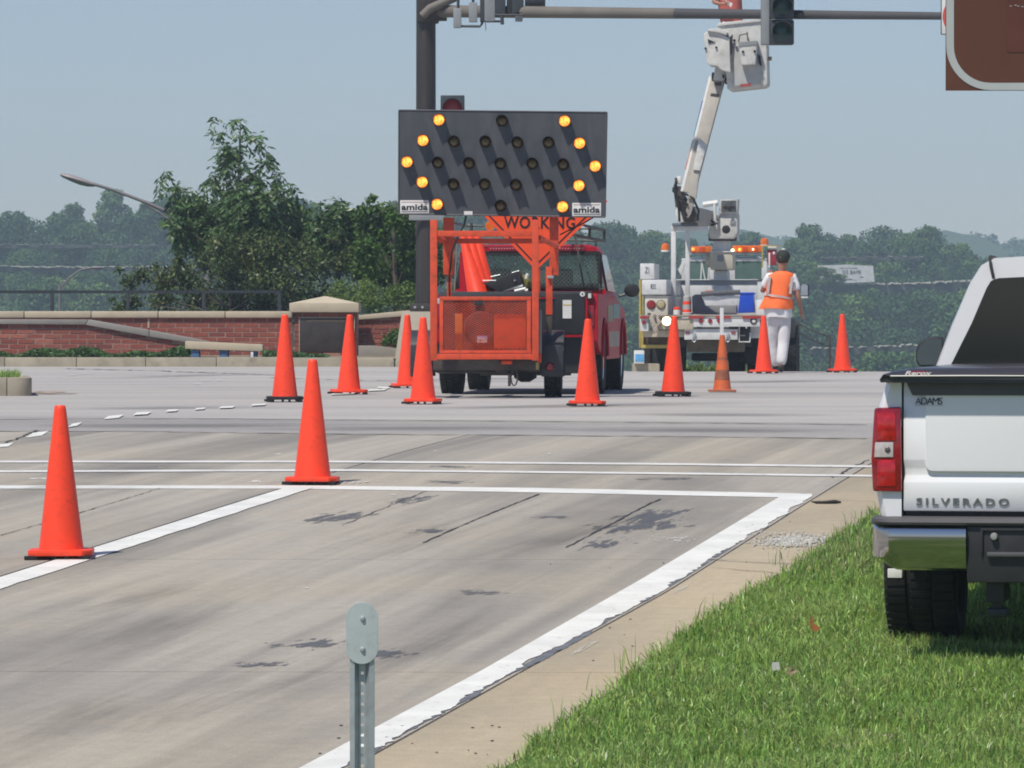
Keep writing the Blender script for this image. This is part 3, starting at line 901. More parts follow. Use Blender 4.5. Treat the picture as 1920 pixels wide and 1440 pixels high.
M_far = [leaf_mat('far_foliage_%s' % n, a, b, island=0.4, trans=0.15, nscale=0.22, rough=0.7, hue=0.015) for n, a, b in
         (('green', (0.042, 0.105, 0.026), (0.085, 0.160, 0.038)), ('dark', (0.028, 0.075, 0.024), (0.058, 0.120, 0.036)), ('light', (0.080, 0.155, 0.032), (0.130, 0.215, 0.046)))]
M_bark = pmat('grey_bark', (0.10, 0.085, 0.07), 0.9, var=0.3, scale=6, bump=0.5, bscale=30)
protos = []
for i in range(9):
    h = 8.6; w = (7.4, 8.8, 6.4)[i % 3]
    V_, F_, _ = crown_mesh('crown', 100 + i, h, w, 15 + i % 4, 5200, 0.36, base=0.08, shape='round')
    me = np_mesh('tree_crown', V_, F_)
    me.materials.append(M_far[(0, 1, 0, 2, 1, 0, 0, 1, 2)[i]])
    protos.append(me)
ledges = [(-80, 520, 499, 585), (1505, 1860, 533, 575), (1520, 1720, 650, 480), (-60, 300, 458, 618), (1540, 1730, 481, 610)]
walls_box = [(1525, 1645, 494, 536, 574)]
GT = 'trees of the wood on the far hillside'
ntree = 0
for D in np.arange(378, 672, 21.5):
    step = 6.6 if D < 600 else 4.6
    half = 1080.0 / FPX * D
    n = int(2 * half / step)
    for i in range(n):
        x = -half + (i + random.uniform(0.1, 0.9)) * step
        Dj = D + random.uniform(-8, 8)
        px = 960 + FPX * x / Dj
        if -60 < px < 1990: pass
        else: continue
        if 640 < Dj: s_ = random.uniform(0.85, 1.12)
        else: s_ = random.uniform(0.72, 1.08)
        z = float(T(x, Dj)) - 0.6
        top = 610 - (z + TREE_H * s_ - CAM.z) / Dj * FPX
        hw = 4 * s_ * FPX / Dj
        ok = True
        for (a, b, py, Dl) in ledges:
            if Dj < Dl + 3 and px + hw > a and px - hw < b:
                bot = 610 - (z - CAM.z) / Dj * FPX
                if bot < py + 6: ok = False; break
                if top < py + 6:
                    s_ *= (bot - py - 9) / (bot - top); top = py + 6
        for (a, b, t0, t1, Dl) in walls_box:
            if Dj < Dl + 2 and px + hw > a + 60 and px - hw < b and top < t1: ok = False
        if not ok or s_ < 0.3: continue
        # trees wholly hidden behind the arrow board, the vehicles or the crest need not be built
        o = bpy.data.objects.new('tree', random.choice(protos)); COL.objects.link(o)
        o.location = (x, Dj, z); o.rotation_euler = (0, 0, random.uniform(0, 6.28))
        o.scale = (s_ * random.uniform(0.9, 1.15) if s_ > 0.6 else 0.8, s_ if s_ > 0.6 else 0.8, s_)
        tone = {'far_foliage_green': 'mid green', 'far_foliage_dark': 'dark green', 'far_foliage_light': 'pale green'}[o.data.materials[0].name]
        where = ('on the far hill crest' if Dj > 625 else 'high on the far hill' if Dj > 540 else 'halfway down the far hill' if Dj > 450 else 'low on the far hill')
        side = 'left of the tall tree' if px < 330 else 'behind the near trees' if px < 780 else 'behind the arrow board' if px < 1150 else 'around the bucket truck' if px < 1480 else 'right of the walking worker'
        tag(o, '%s tree %s, %s' % (tone, where, side), 'tree', GT)
        ntree += 1
print('far trees', ntree)
# undergrowth and fill between the crowns, and the pale farthest ridge: nobody could count these
def wood_mass(name, pts, mat, leaf, n, seed):
    r = np.random.default_rng(seed)
    Vs, Fs = [], []; base = 0
    var = [crown_mesh('m', seed + q, 1.0, 1.15, 7, n, leaf, base=0.05)[:2] for q in range(5)]
    for (x, y, z, s_) in pts:
        V_, F_ = var[int(r.integers(5))]
        a = r.uniform(0, 6.28); c, s = math.cos(a), math.sin(a)
        Q = V_ * s_
        Q = np.stack([Q[:, 0] * c - Q[:, 1] * s + x, Q[:, 0] * s + Q[:, 1] * c + y, Q[:, 2] + z], 1)
        Vs.append(Q); Fs.append(F_ + base); base += len(Q)
    me = np_mesh(name, np.concatenate(Vs), np.concatenate(Fs))
    return tag(link_mesh(name, me, mat), kind='stuff')
pts = []
for D in np.arange(372, 640, 11):
    half = 1050.0 / FPX * D
    for i in range(int(2 * half / 5.5)):
        x = -half + (i + random.random()) * 5.5; Dj = D + random.uniform(-5, 5)
        px = 960 + FPX * x / Dj; z = float(T(x, Dj)) - 0.8; s_ = random.uniform(2.2, 4.0)
        top = 610 - (z + s_ - CAM.z) / Dj * FPX
        if any(Dj < Dl + 3 and a - 20 < px < b + 20 and top < py + 5 for (a, b, py, Dl) in ledges): continue
        pts.append((x, Dj, z, s_))
wood_mass('undergrowth', pts, M_far[0], 0.11, 260, 900)
# the wood goes on to both sides, outside the picture
pts = []
for D in np.arange(385, 668, 26):
    for px in list(np.arange(-900, -70, 78 * 560 / D)) + list(np.arange(1995, 2800, 78 * 560 / D)):
        Dj = D + random.uniform(-9, 9); x = (px + random.uniform(-25, 25) - 960) / FPX * Dj
        pts.append((x, Dj, float(T(x, Dj)) - 0.8, random.uniform(6.6, 9.2)))
wood_mass('wood_beyond', pts, M_far[0], 0.075, 620, 930)
pts = []
for D in (1380, 1440, 1500):
    half = 1100.0 / FPX * D
    for i in range(int(2 * half / 7.5)):
        x = -half + (i + random.random()) * 7.5; Dj = D + random.uniform(-25, 25)
        s_ = random.uniform(6, 11)
        pts.append((x, Dj, float(T(x, Dj)) - s_ * 0.7, s_))
wood_mass('distant_wood', pts, M_far[1], 0.12, 300, 950)

# pale broken rims of rock ledges on the hillside
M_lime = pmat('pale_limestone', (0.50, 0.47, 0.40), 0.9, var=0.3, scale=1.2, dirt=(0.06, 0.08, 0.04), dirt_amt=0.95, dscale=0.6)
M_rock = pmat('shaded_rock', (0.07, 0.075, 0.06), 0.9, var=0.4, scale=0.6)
def ledge(pts, D, thick, drop, breaks, label):
    root = empty('rock_ledge', W(pts[0][0], pts[0][1], D), 0, label, 'rock ledge')
    o = Vector(root.location)
    mb, m2 = MB(), MB()
    n = int((pts[-1][0] - pts[0][0]) / 5)
    for i in range(n):
        t0, t1 = i / n, (i + 1) / n
        def at(t):
            px = pts[0][0] + (pts[-1][0] - pts[0][0]) * t
            py = np.interp(px, [p[0] for p in pts], [p[1] for p in pts])
            return px, py
        a = W(*at(t0), D) - o; b = W(*at(t1), D) - o
        j = random.uniform(-0.08, 0.08); tt = thick * random.uniform(0.45, 1.2)
        if random.random() > breaks:
            mb.box((a.x, -0.5 + random.uniform(-.2, .2), a.z - tt + j), (b.x - 0.02, 1.5, a.z + j), 0.03, seg=1)
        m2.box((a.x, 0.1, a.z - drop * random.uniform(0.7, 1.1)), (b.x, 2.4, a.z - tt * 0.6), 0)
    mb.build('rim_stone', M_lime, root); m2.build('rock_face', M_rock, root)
ledge([(-80, 498), (150, 500), (300, 499), (520, 497)], 585, 0.17, 0.9, 0.10, 'long pale rock rim crossing the left hillside behind the black railing')
ledge([(1505, 531), (1600, 532), (1700, 530), (1860, 524)], 575, 0.22, 1.3, 0.22, 'pale rock rim running right below the white painted wall')
ledge([(1520, 652), (1600, 650), (1720, 645)], 480, 0.13, 0.9, 0.3, 'low pale rock rim behind the rightmost distant cone')
ledge([(-60, 457), (300, 459)], 618, 0.05, 0.5, 0.5, 'faint upper rock rim on the left hillside under the street lamp')
ledge([(1540, 483), (1730, 480)], 610, 0.06, 0.5, 0.6, 'faint broken rock rim above the white painted wall')

# the white painted wall with faded words
M_wwall = pmat('faded_white_wall', (0.62, 0.62, 0.60), 0.8, var=0.12, scale=1.5, dirt=(0.36, 0.36, 0.36), dirt_amt=0.5, dscale=1.2)
f = Frame(W(1585, 532, 574))
root = empty('painted_wall', f.base, 0, 'white painted wall with faded black words half hidden by a bush on the far hillside', 'wall')
mb = MB(); f.poly(mb, [(1533, 498), (1538, 529), (1578, 531), (1640, 528.5), (1637, 498.5), (1590, 496)], 0, 0.4); mb.build('wall_face', M_wwall, root)
a, b = f.p(1579, 513), f.p(1614, 506.5)
link_mesh('lettering', text_mesh('OS BAFE', a.x, b.x, a.z, b.z, -0.03, 0.02, bold=0.0), pmat('faded_lettering', (0.10, 0.10, 0.11), 0.8), root)
a, b = f.p(1575, 503.5), f.p(1608, 501.5)
link_mesh('lettering', text_mesh('MILL OF HOMES', a.x, b.x, a.z, b.z, -0.03, 0.02), _mats['faded_lettering'], root)
mb = MB()
for (x0, y0, x1, y1) in ((1583, 524.4, 1598, 523), (1612, 520, 1619, 519), (1600, 525, 1606, 524.5)):
    a, b = f.p(x0, y0), f.p(x1, y1); mb.box((a.x, -0.02, min(a.z, b.z) - .04), (b.x, -0.001, max(a.z, b.z)))
mb.build('smudged_line', _mats['faded_lettering'], root)
for (px, py, D, s_, lab) in ((1540, 536, 560, 3.6, 'bushy green crown covering the left half of the white painted wall'), (1570, 538, 562, 2.5, 'small rounded bush in front of the painted wall beside its words')):
    o = bpy.data.objects.new('bush', protos[3]); COL.objects.link(o)
    o.location = W(px, py, D); o.scale = (s_ / 8.6 * 1.3,) * 2 + (s_ / 8.6 * 0.62,); tag(o, lab, 'bush')

# ------------------------------------------------------------------ air
mb = MB(); mb.box((-620, -40, -24), (620, 1760, 62))
hz = mb.build('haze', [], None, smooth=False, kind='stuff')
hm = bpy.data.materials.new('haze_air'); hm.use_nodes = True
hm.node_tree.nodes.clear()
pv = hm.node_tree.nodes.new('ShaderNodeVolumePrincipled'); ho = hm.node_tree.nodes.new('ShaderNodeOutputMaterial')
pv.inputs['Color'].default_value = (0.66, 0.82, 1.0, 1); pv.inputs['Density'].default_value = 0.00050
hm.node_tree.links.new(pv.outputs[0], ho.inputs['Volume'])
hz.data.materials.append(hm)
# ------------------------------------------------------------------ kerbs, walls, pillar, planting
def kerb_run(root, x0, x1, D, ph, depth, step, mat, slope=0.0, bev=0.03):
    o = root.location
    x = x0
    while x < x1 - 0.05:
        xb = min(x1, x + step * random.uniform(0.97, 1.03))
        xm = (x + xb) / 2
        mb = MB()
        y = D + slope * (xm - x0)
        zg = float(H(xm, y)) - 0.1
        mb.box((x + 0.004 - o.x, y - o.y, zg - o.z), (xb - 0.004 - o.x, y + depth - o.y, zg + 0.1 + ph + random.uniform(-.006, .006) - o.z), bev, seg=2)
        mb.build('kerb_stone', mat, root)
        x = xb
def X(px, D): return (px - 960) / FPX * D
KD = 80.2
root = empty('kerb', (X(400, KD), KD, float(H(-5, KD))), 0, 'long weathered concrete kerb below the brick walls across the left of the junction', 'kerb')
kerb_run(root, X(-260, KD), X(640, KD), KD, 0.152, 0.35, 1.19, M_kerb, bev=0.014)
root = empty('kerb', (X(700, KD), KD - 0.1, float(H(-2, KD))), 0, 'rounded brown kerb between the brick pillar and the signal pole pedestal', 'kerb')
kerb_run(root, X(641, KD), X(800, KD), KD - 0.12, 0.145, 0.32, 0.9, M_kerb, bev=0.06)
root = empty('kerb', (X(1215, KD), KD, float(H(2.2, 79))), 0, 'short brown kerb end between the red pickup and the bucket truck', 'kerb')
o = root.location
mb = MB(); a = W(1188, 697, 79.0) - o; b = W(1237, 682, 79.0) - o; mb.box((a.x, -1.2, a.z - 0.1), (b.x, 0.0, b.z), 0.02); mb.build('kerb_stone', M_kerb, root)
f = Frame(W(1198, 682, 78.9))
root = empty('cool_box', f.base, 0, 'small white and blue box on the kerb end behind the red pickup', 'box')
mb = MB(); f.box(mb, 1189, 657, 1208, 682, 0, 0.2, 0.01); mb.build('case', M_whitepl, root)
mb = MB(); f.box(mb, 1191, 664, 1207, 678, -0.006, 0.01, 0.002); mb.build('blue_panel', pmat('sky_blue_print', (0.12, 0.40, 0.72), 0.5, var=0.25, scale=9), root)

# left traffic island
M_isl = pmat('island_kerb_concrete', (0.34, 0.30, 0.23), 0.85, var=0.15, scale=4, bump=0.2, dirt=(0.22, 0.2, 0.15), dirt_amt=0.6, dscale=3)
g = Gd(25, 742)
root = empty('kerb', (g.x, g.y, g.z), 0, 'raised kerb nose of the grassy traffic island at the left edge', 'kerb')
o = root.location
s_ = FPX / g.y
def islp(px, py): return ((px - 25) / s_, (742 - py) / s_)
for (xa, xb) in ((-130, 12.5), (13.2, 57)):
    mb = MB()
    a, b = islp(xa, 745), islp(xb, 708)
    if xb == 57:
        n = 8; pts = []
        r_ = 0.17
        pts = [(a[0], 0), (b[0] - r_, 0)] + [(b[0] - r_ + r_ * math.sin(t * math.pi / 2 / n), r_ - r_ * math.cos(t * math.pi / 2 / n)) for t in range(1, n + 1)] + [(b[0] - 0.24, 2.2), (b[0] - 0.5, 2.2), (b[0] - .22, .3), (a[0], 0.25)]
        mb.prism(pts, 'z', -0.05, b[1], 0.018)
    else:
        mb.box((a[0], 0, -0.05), (b[0], 0.28, b[1]), 0.018)
    mb.build('kerb_stone', M_isl, root)
h = islp(0, 708)[1]
mb = MB(); mb.prism([(-1.0, .24), (b[0] - .08, .24), (b[0] - .33, 2.2), (-1.0, 2.2)], 'z', 0, h - .006); mb.build('island_soil', M_soil, root)
n = 2600
xs = rng.uniform(-1.2, 0.10, n); ys_ = rng.uniform(0.25, 2.1, n); xs = xs - ys_ * .13
blades('grass', xs + g.x, ys_ + g.y, np.full(n, h + g.z), 0.05, 0.10, 0.006, 0.012, M_grass, 0.5, seed=61)

def brick_mat():
    m, t, b = nt('red_brick')
    N, L = t.nodes, t.links
    oi = N.new('ShaderNodeObjectInfo')
    cr = N.new('ShaderNodeValToRGB')
    els = cr.color_ramp.elements
    els[0].color = (0.27, 0.078, 0.052, 1); els[1].color = (0.38, 0.13, 0.088, 1)
    e = els.new(0.4); e.color = (0.28, 0.075, 0.052, 1)
    e = els.new(0.85); e.color = (0.19, 0.055, 0.045, 1)
    L.new(oi.outputs['Random'], cr.inputs[0])
    tc = N.new('ShaderNodeTexCoord'); nz = N.new('ShaderNodeTexNoise'); nz.inputs['Scale'].default_value = 18; nz.inputs['Detail'].default_value = 5
    L.new(tc.outputs['Object'], nz.inputs[0])
    mr = N.new('ShaderNodeMapRange'); mr.inputs[1].default_value = .3; mr.inputs[2].default_value = .7; mr.inputs[3].default_value = .8; mr.inputs[4].default_value = 1.2
    L.new(nz.outputs[0], mr.inputs[0])
    hs = N.new('ShaderNodeHueSaturation'); L.new(cr.outputs[0], hs.inputs['Color']); L.new(mr.outputs[0], hs.inputs['Value'])
    L.new(hs.outputs[0], b.inputs['Base Color']); b.inputs['Roughness'].default_value = 0.85
    return m
M_brick = brick_mat()
M_mortar = pmat('brick_mortar', (0.31, 0.215, 0.17), 0.95, var=0.2, scale=5)
M_coping = pmat('cast_stone_coping', (0.52, 0.45, 0.33), 0.8, var=0.07, scale=3, dirt=(0.34, 0.28, 0.2), dirt_amt=0.4, dscale=4)
M_coping_g = pmat('grey_coping', (0.30, 0.28, 0.255), 0.85, var=0.07, scale=3, dirt=(0.22, 0.2, 0.18), dirt_amt=0.4, dscale=4)
BL, BH = 0.30, 0.086
_brk = {}
def brick_me(w):
    k = round(w, 2)
    if k not in _brk:
        mb = MB(); mb.box((-k / 2, 0, -BH / 2 + 0.0075), (k / 2, 0.09, BH / 2 - 0.0075), 0.004, seg=1)
        me = bpy.data.meshes.new('brick'); mb.bm.to_mesh(me); mb.bm.free(); me.materials.append(M_brick)
        _brk[k] = me
    return _brk[k]
def bricks(root, x0, x1, z0, ztop, y, ang=0.0, zbot=None):
    """courses of bricks in local x..z on the plane y; ztop(x) cuts the wall"""
    rows = int((max(ztop(x0), ztop(x1)) - z0) / BH + 0.999)
    for r_ in range(rows):
        z = z0 + (r_ + 0.5) * BH
        x = x0 - (BL / 2 if r_ % 2 else 0)
        while x < x1 - 0.02:
            a, b = max(x, x0), min(x + BL, x1)
            w = b - a - 0.016
            if w > 0.04 and ztop((a + b) / 2) > z + (0.0) and (zbot is None or zbot((a + b) / 2) < z):
                br = bpy.data.objects.new('brick', brick_me(w)); COL.objects.link(br); br.parent = root
                br.location = ((a + b) / 2 * math.cos(ang), y + (a + b) / 2 * math.sin(ang) + random.uniform(-0.003, 0.003), z)
                br.rotation_euler = (0, 0, ang)
            x += BL
zk = float(H(-5, KD)) + 0.14     # top of the planting strip

# back brick wall
D1 = 86.0
f = Frame((X(250, D1), D1, zk))
root = empty('brick_wall', f.base, 0, 'long red brick wall with pale coping behind the sloping lower wall at left', 'wall')
xa, xb = f.p(-80, 600).x, f.p(548, 600).x
zt = f.p(250, 596).z
mb = MB(); mb.box((xa, 0.005, -0.3), (xb, 0.30, zt)); mb.build('mortar_core', M_mortar, root)
bricks(root, xa, xb, zt - 8 * BH, lambda x: zt, 0.0)
mb = MB()
zc0, zc1 = zt, f.p(250, 583.5).z
step = (xb - xa) / 5
for i in range(5):
    mb = MB(); mb.box((xa + i * step + 0.006, -0.05, zc0), (xa + (i + 1) * step - 0.006, 0.36, zc1), 0.022); mb.build('coping_stone', M_coping, root)
mb = MB(); a = f.p(277, 615); b = f.p(280, 597); mb.box((a.x, -0.012, a.z), (b.x, 0.0, b.z)); mb.build('expansion_joint', M_coping, root)

# front sloping wall
D2 = 83.6
f = Frame((X(200, D2), D2, zk - 0.01))
root = empty('brick_wall', f.base, 0, 'lower front brick wall whose grey coping slopes down towards the stone bench', 'wall')
topline = [(-80, 598), (150, 598.5), (166, 599), (280, 619), (392, 640), (440, 646)]
bot = [(-80, 607), (150, 608), (160, 609), (280, 631), (345, 641), (440, 652)]
P = [f.p(*q) for q in topline]; Q = [f.p(*q) for q in bot]
def zt2(x): return float(np.interp(x, [p.x for p in Q], [p.z for p in Q]))
xa, xb = Q[0].x, f.p(352, 640).x
mb = MB(); mb.prism([(xa, -0.3)] + [(q.x, q.z) for q in Q[:4]] + [(xb, zt2(xb)), (xb, -0.3)], 'y', 0.005, 0.28); mb.build('mortar_core', M_mortar, root)
bricks(root, xa, xb, -0.02, lambda x: zt2(x) - 0.02, 0.0)
for i in range(len(P) - 2):
    if i == 1: continue
    j = i + 1 if i != 0 else 2
    mb = MB()
    mb.prism([(P[i].x + 0.004, P[i].z), (P[j].x - 0.004, P[j].z), (Q[j].x - 0.004, Q[j].z), (Q[i].x + 0.004, Q[i].z)], 'y', -0.05, 0.33, 0.012)
    mb.build('coping_stone', M_coping_g if i else M_coping_g, root)

# right brick wall beyond the pillar
f = Frame((X(710, D1), D1, zk - 0.02))
root = empty('brick_wall', f.base, 0, 'short brick wall rising from the pillar to the signal pole pedestal', 'wall')
P = [f.p(668, 591.5), f.p(770, 581.5)]; Q = [f.p(668, 600), f.p(770, 592)]
zt3 = lambda x: float(np.interp(x, [Q[0].x, Q[1].x], [Q[0].z, Q[1].z]))
mb = MB(); mb.prism([(Q[0].x, -0.3), (Q[0].x, Q[0].z), (Q[1].x, Q[1].z), (Q[1].x, -0.3)], 'y', 0.012, 0.3); mb.build('mortar_core', M_mortar, root)
bricks(root, Q[0].x, Q[1].x, -0.02, zt3, 0.0)
mb = MB(); mb.prism([(P[0].x, P[0].z), (P[1].x, P[1].z), (Q[1].x, Q[1].z), (Q[0].x, Q[0].z)], 'y', -0.05, 0.36, 0.015); mb.build('coping_stone', M_coping, root)

# pillar with plaque
D3 = 84.6
f = Frame((X(610, D3), D3, zk - 0.02))
root = empty('brick_pillar', f.base, 0, 'brick pillar with pyramid stone cap and dark bronze plaque', 'pillar')
a, b = f.p(551, 672), f.p(670, 586)
mb = MB(); mb.box((a.x + 0.012, 0.012, -0.3), (b.x - 0.012, 1.1, b.z)); mb.build('mortar_core', M_mortar, root)
bricks(root, a.x, b.x, b.z - 10 * BH, lambda x: b.z, 0.0)
c0, c1 = f.p(543, 585.5), f.p(673, 568)
mb = MB(); mb.box((c0.x, -0.1, c0.z), (c1.x, 1.2, c1.z), 0.012); mb.build('cap_slab', M_coping, root)
cz = f.p(610, 555).z
c0x, c1x = f.p(546, 568).x, f.p(670, 568).x
mb = MB()
cx, cy = (c0x + c1x) / 2, 0.55
base = [(c0x, -0.06, c1.z + 0.001), (c1x, -0.06, c1.z + 0.001), (c1x, 1.16, c1.z + 0.001), (c0x, 1.16, c1.z + 0.001)]
top = [(cx - .02, cy - .02, cz), (cx + .02, cy - .02, cz), (cx + .02, cy + .02, cz), (cx - .02, cy + .02, cz)]
mb.loft([base, top]); mb.build('cap_pyramid', M_coping, root, smooth=False)
M_bronze = pmat('dark_bronze', (0.055, 0.045, 0.042), 0.5, metal=0.4, var=0.3, scale=5, dirt=(0.10, 0.09, 0.08), dirt_amt=0.6, dscale=4)
a, b = f.p(562, 660), f.p(664, 596)
mb = MB(); mb.box((a.x, -0.03, a.z), (b.x, -0.004, b.z), 0.006); pl = mb.build('plaque', M_bronze, root)
mb = MB()
t = 0.012
for q in (((a.x - t, -0.035, b.z), (b.x + t, -0.004, b.z + t)), ((a.x - t, -0.035, a.z - t), (a.x, -0.004, b.z)), ((b.x, -0.035, a.z - t), (b.x + t, -0.004, b.z))):
    mb.box(*q, 0.002)
mb.build('plaque_frame', M_coping, pl)
mb = MB()
x = a.x + 0.14
while x < b.x - 0.16:
    w = random.uniform(0.02, 0.05); mb.box((x, -0.034, b.z - 0.062), (x + w, -0.029, b.z - 0.045)); x += w + 0.012
mb.build('raised_line', pmat('worn_bronze', (0.20, 0.14, 0.09), 0.6), pl)
mb = MB(); a_, b_ = f.p(606, 668), f.p(640, 662); mb.box((a_.x, -0.25, a_.z - .1), (b_.x, -0.03, b_.z), 0.01); mb.build('step_stone', pmat('reddish_stone', (0.3, 0.15, 0.1), 0.85), root)

# low concrete wall and pedestal
f = Frame((X(710, 83), 83.0, zk - 0.02))
root = empty('low_wall', f.base, 0, 'low grey concrete wall between the pillar and the pole pedestal', 'wall')
mb = MB(); P = [f.p(*q) for q in ((672, 673), (672, 648), (702, 648), (745, 653), (745, 673))]
mb.prism([(p.x, p.z) for p in P], 'y', 0, 0.2, 0.012); mb.build('wall_panel', pmat('grey_concrete', (0.27, 0.25, 0.22), 0.85, var=0.1, dirt=(0.16, 0.15, 0.13), dirt_amt=0.6), root)
f = Frame((X(790, 81.2), 81.2, zk - 0.16))
ped = empty('signal_pedestal', f.base, 0, 'tapered tan concrete pedestal carrying the dark signal pole', 'pedestal')
a0, a1, b0, b1 = f.p(737, 690), f.p(836, 690), f.p(753, 584), f.p(826, 584)
mb = MB(); mb.loft([[(a0.x, 0, a0.z - .05), (a1.x, 0, a0.z - .05), (a1.x, 2.2, a0.z - .05), (a0.x, 2.2, a0.z - .05)], [(b0.x, 0.25, b0.z), (b1.x, 0.25, b0.z), (b1.x, 1.9, b0.z), (b0.x, 1.9, b0.z)]])
mb.build('pedestal_block', pmat('tan_pedestal_concrete', (0.43, 0.38, 0.30), 0.85, var=0.1, scale=2, bump=0.15, dirt=(0.3, 0.26, 0.2), dirt_amt=0.5, dscale=2), ped)

# stone bench slab on blue pallet
f = Frame((X(420, 81.3), 81.3, zk))
root = empty('stone_bench', f.base, 0, 'pale stone slab resting on blue wooden blocks above the kerb', 'bench')
mb = MB(); P = [f.p(*q) for q in ((347, 639.5), (492, 646), (493, 659), (347, 654))]
mb.prism([(p.x, p.z) for p in P], 'y', 0, 0.5, 0.012); mb.build('slab', M_coping, root)
M_bluew = pmat('blue_pallet_wood', (0.07, 0.15, 0.30), 0.8, var=0.2, scale=8)
for (x0, x1) in ((358, 373), (411, 427), (468, 481)):
    mb = MB(); a, b = f.p(x0, 671), f.p(x1, 656.5); mb.box((a.x, 0.04, -0.02), (b.x, 0.42, b.z), 0.006); mb.build('pallet_block', M_bluew, root)
mb = MB(); a, b = f.p(470, 671), f.p(475, 660); mb.box((a.x, 0.0, -0.01), (b.x, 0.03, b.z), 0.003); mb.build('white_post', M_whitepl, root)

# planting strip
V, F = [], []
for j, y in enumerate((KD + 0.3, KD + 2.0, KD + 7)):
    for i in range(41):
        x = X(-300, KD) + (X(760, KD) - X(-300, KD)) * i / 40
        V.append((x, y, zk - 0.015 + (0.03 if j else 0)))
for j in range(2):
    for i in range(40):
        a = j * 41 + i; F.append((a, a + 1, a + 42, a + 41))
tag(link_mesh('planting_bed', np_mesh('planting_bed', V, F), pmat('bed_soil', (0.22, 0.17, 0.12), 0.9, var=0.3, scale=3)), kind='structure')
M_cover = leaf_mat('ground_cover_leaves', (0.045, 0.12, 0.03), (0.10, 0.17, 0.05), island=0.5, trans=0.25, nscale=1.2)
def leafy_strip(name, n, xf, zf, yf, leaf, mat, seed, kind='stuff', parent=None, aspect=1.6):
    r = np.random.default_rng(seed)
    x, y, z = xf(r, n), yf(r, n), None
    z = zf(r, n, x)
    c = np.stack([x, y, z], 1)
    nr = r.normal(size=(n, 3)); nr[:, 2] += 0.9; nr /= np.linalg.norm(nr, axis=1)[:, None]
    u = np.cross(nr, r.normal(size=(n, 3))); u /= np.linalg.norm(u, axis=1)[:, None]; v = np.cross(nr, u)
    s_ = leaf * r.uniform(.6, 1.3, n)[:, None]
    P = np.stack([c - u * s_ * .5 * aspect, c + v * s_ * .45, c + u * s_ * .5 * aspect, c - v * s_ * .45], 1)
    b = np.arange(n)[:, None] * 4
    o = link_mesh(name, np_mesh(name, P.reshape(-1, 3), b + np.array([[0, 1, 2, 3]])), mat, parent)
    return tag(o, kind=kind) if kind else o
def cov_h(x):
    return 0.10 + 0.05 * np.sin(x * 3.1) + 0.04 * np.sin(x * 7.7 + 1)
leafy_strip('ground_cover', 9000, lambda r, n: r.uniform(X(-60, KD), X(345, KD), n), lambda r, n, x: zk + r.random(n) ** 0.7 * np.maximum(0.02, cov_h(x)), lambda r, n: r.uniform(KD + 1.2, KD + 3.0, n), 0.05, M_cover, 71)
leafy_strip('ground_cover', 2200, lambda r, n: r.uniform(X(485, KD), X(608, KD), n), lambda r, n, x: zk + r.random(n) * (0.03 + 0.08 * np.clip((X(608, KD) - x) / 1.0, 0, 1)), lambda r, n: r.uniform(KD + 0.8, KD + 2.5, n), 0.045, M_cover, 72)

# railing on the back wall
M_rail = pmat('black_railing', (0.03, 0.035, 0.042), 0.5, var=0.1)
f = Frame((X(260, 87.5), 87.5, zk))
root = empty('railing', f.base, 0, 'black metal railing running along the left brick wall in front of the trees', 'railing')
mb = MB(); a, b = f.p(-80, 550), f.p(527, 544.5); mb.box((a.x, -0.03, a.z), (b.x, 0.03, b.z)); mb.build('top_rail', M_rail, root)
for px in (-44, 98, 240, 382, 524):
    mb = MB(); a = f.p(px - 3.2, 549); b = f.p(px + 3.2, 549); mb.box((a.x, -0.028, -0.2), (b.x, 0.028, a.z), 0.004); mb.build('post', M_rail, root)

# cable barrier at the right
f = Frame((X(1520, 84), 84.0, float(H(4, 84))))
root = empty('cable_barrier', f.base, 0, 'rusty post and cable barrier between the bucket truck and the rightmost far cone', 'barrier')
for (px, top) in ((1556, 628), (1497, 603)):
    mb = MB(); a, b = f.p(px - 2.2, 740, 0 if px > 1500 else 2), f.p(px + 2.2, top, 0 if px > 1500 else 2); mb.box((a.x, a.y - .02, a.z), (b.x, a.y + .02, b.z), 0.004); mb.build('post', M_darkmetal, root)
for (p0, p1, sg) in (((1497, 606, 2), (1556, 631, 0), 3), ((1497, 622, 2), (1556, 650, 0), 3), ((1556, 632, 0), (1760, 700, -2), 4)):
    pts = []
    for i in range(9):
        t = i / 8
        pts.append(f.p(p0[0] + (p1[0] - p0[0]) * t, p0[1] + (p1[1] - p0[1]) * t + sg * math.sin(math.pi * t), p0[2] + (p1[2] - p0[2]) * t))
    if p1[0] > 1700: continue
    mb = MB(); mb.tube(pts, 0.011, 6); mb.build('cable', M_darkmetal, root)

# ------------------------------------------------------------------ near trees behind the wall
def near_tree(label, px, py_base, D, h, crown, lean=0, cat='tree', name='tree', limbs=9, mat=None, trunk_r=0.07):
    base = W(px, py_base, D)
    root = empty(name, base, 0, label, cat)
    V_, F_, lob = crown
    link_mesh('crown', np_mesh('crown', V_, F_), mat, root)
    mb = MB()
    top = lob[:, 2].max()
    mb.tube([(0, 0, -0.3), (0.03, 0.02, top * 0.35), (-0.02, 0, top * 0.7), (0.01, 0.01, top * 0.97)], [trunk_r, trunk_r * .8, trunk_r * .5, 0.008], 8)
    for i in range(len(lob)):
        if lob[i, 3] < 0.19: continue
        z0 = max(0.1, lob[i, 2] * 0.62 - 0.05)
        mb.tube([(0, 0, z0), tuple(lob[i, :3] * np.array([.5, .5, 1]) - np.array([0, 0, lob[i, 2] * .16])), tuple(lob[i, :3])], [trunk_r * .32, trunk_r * .22, 0.006], 5)
    mb.build('trunk', M_bark, root)
    return root
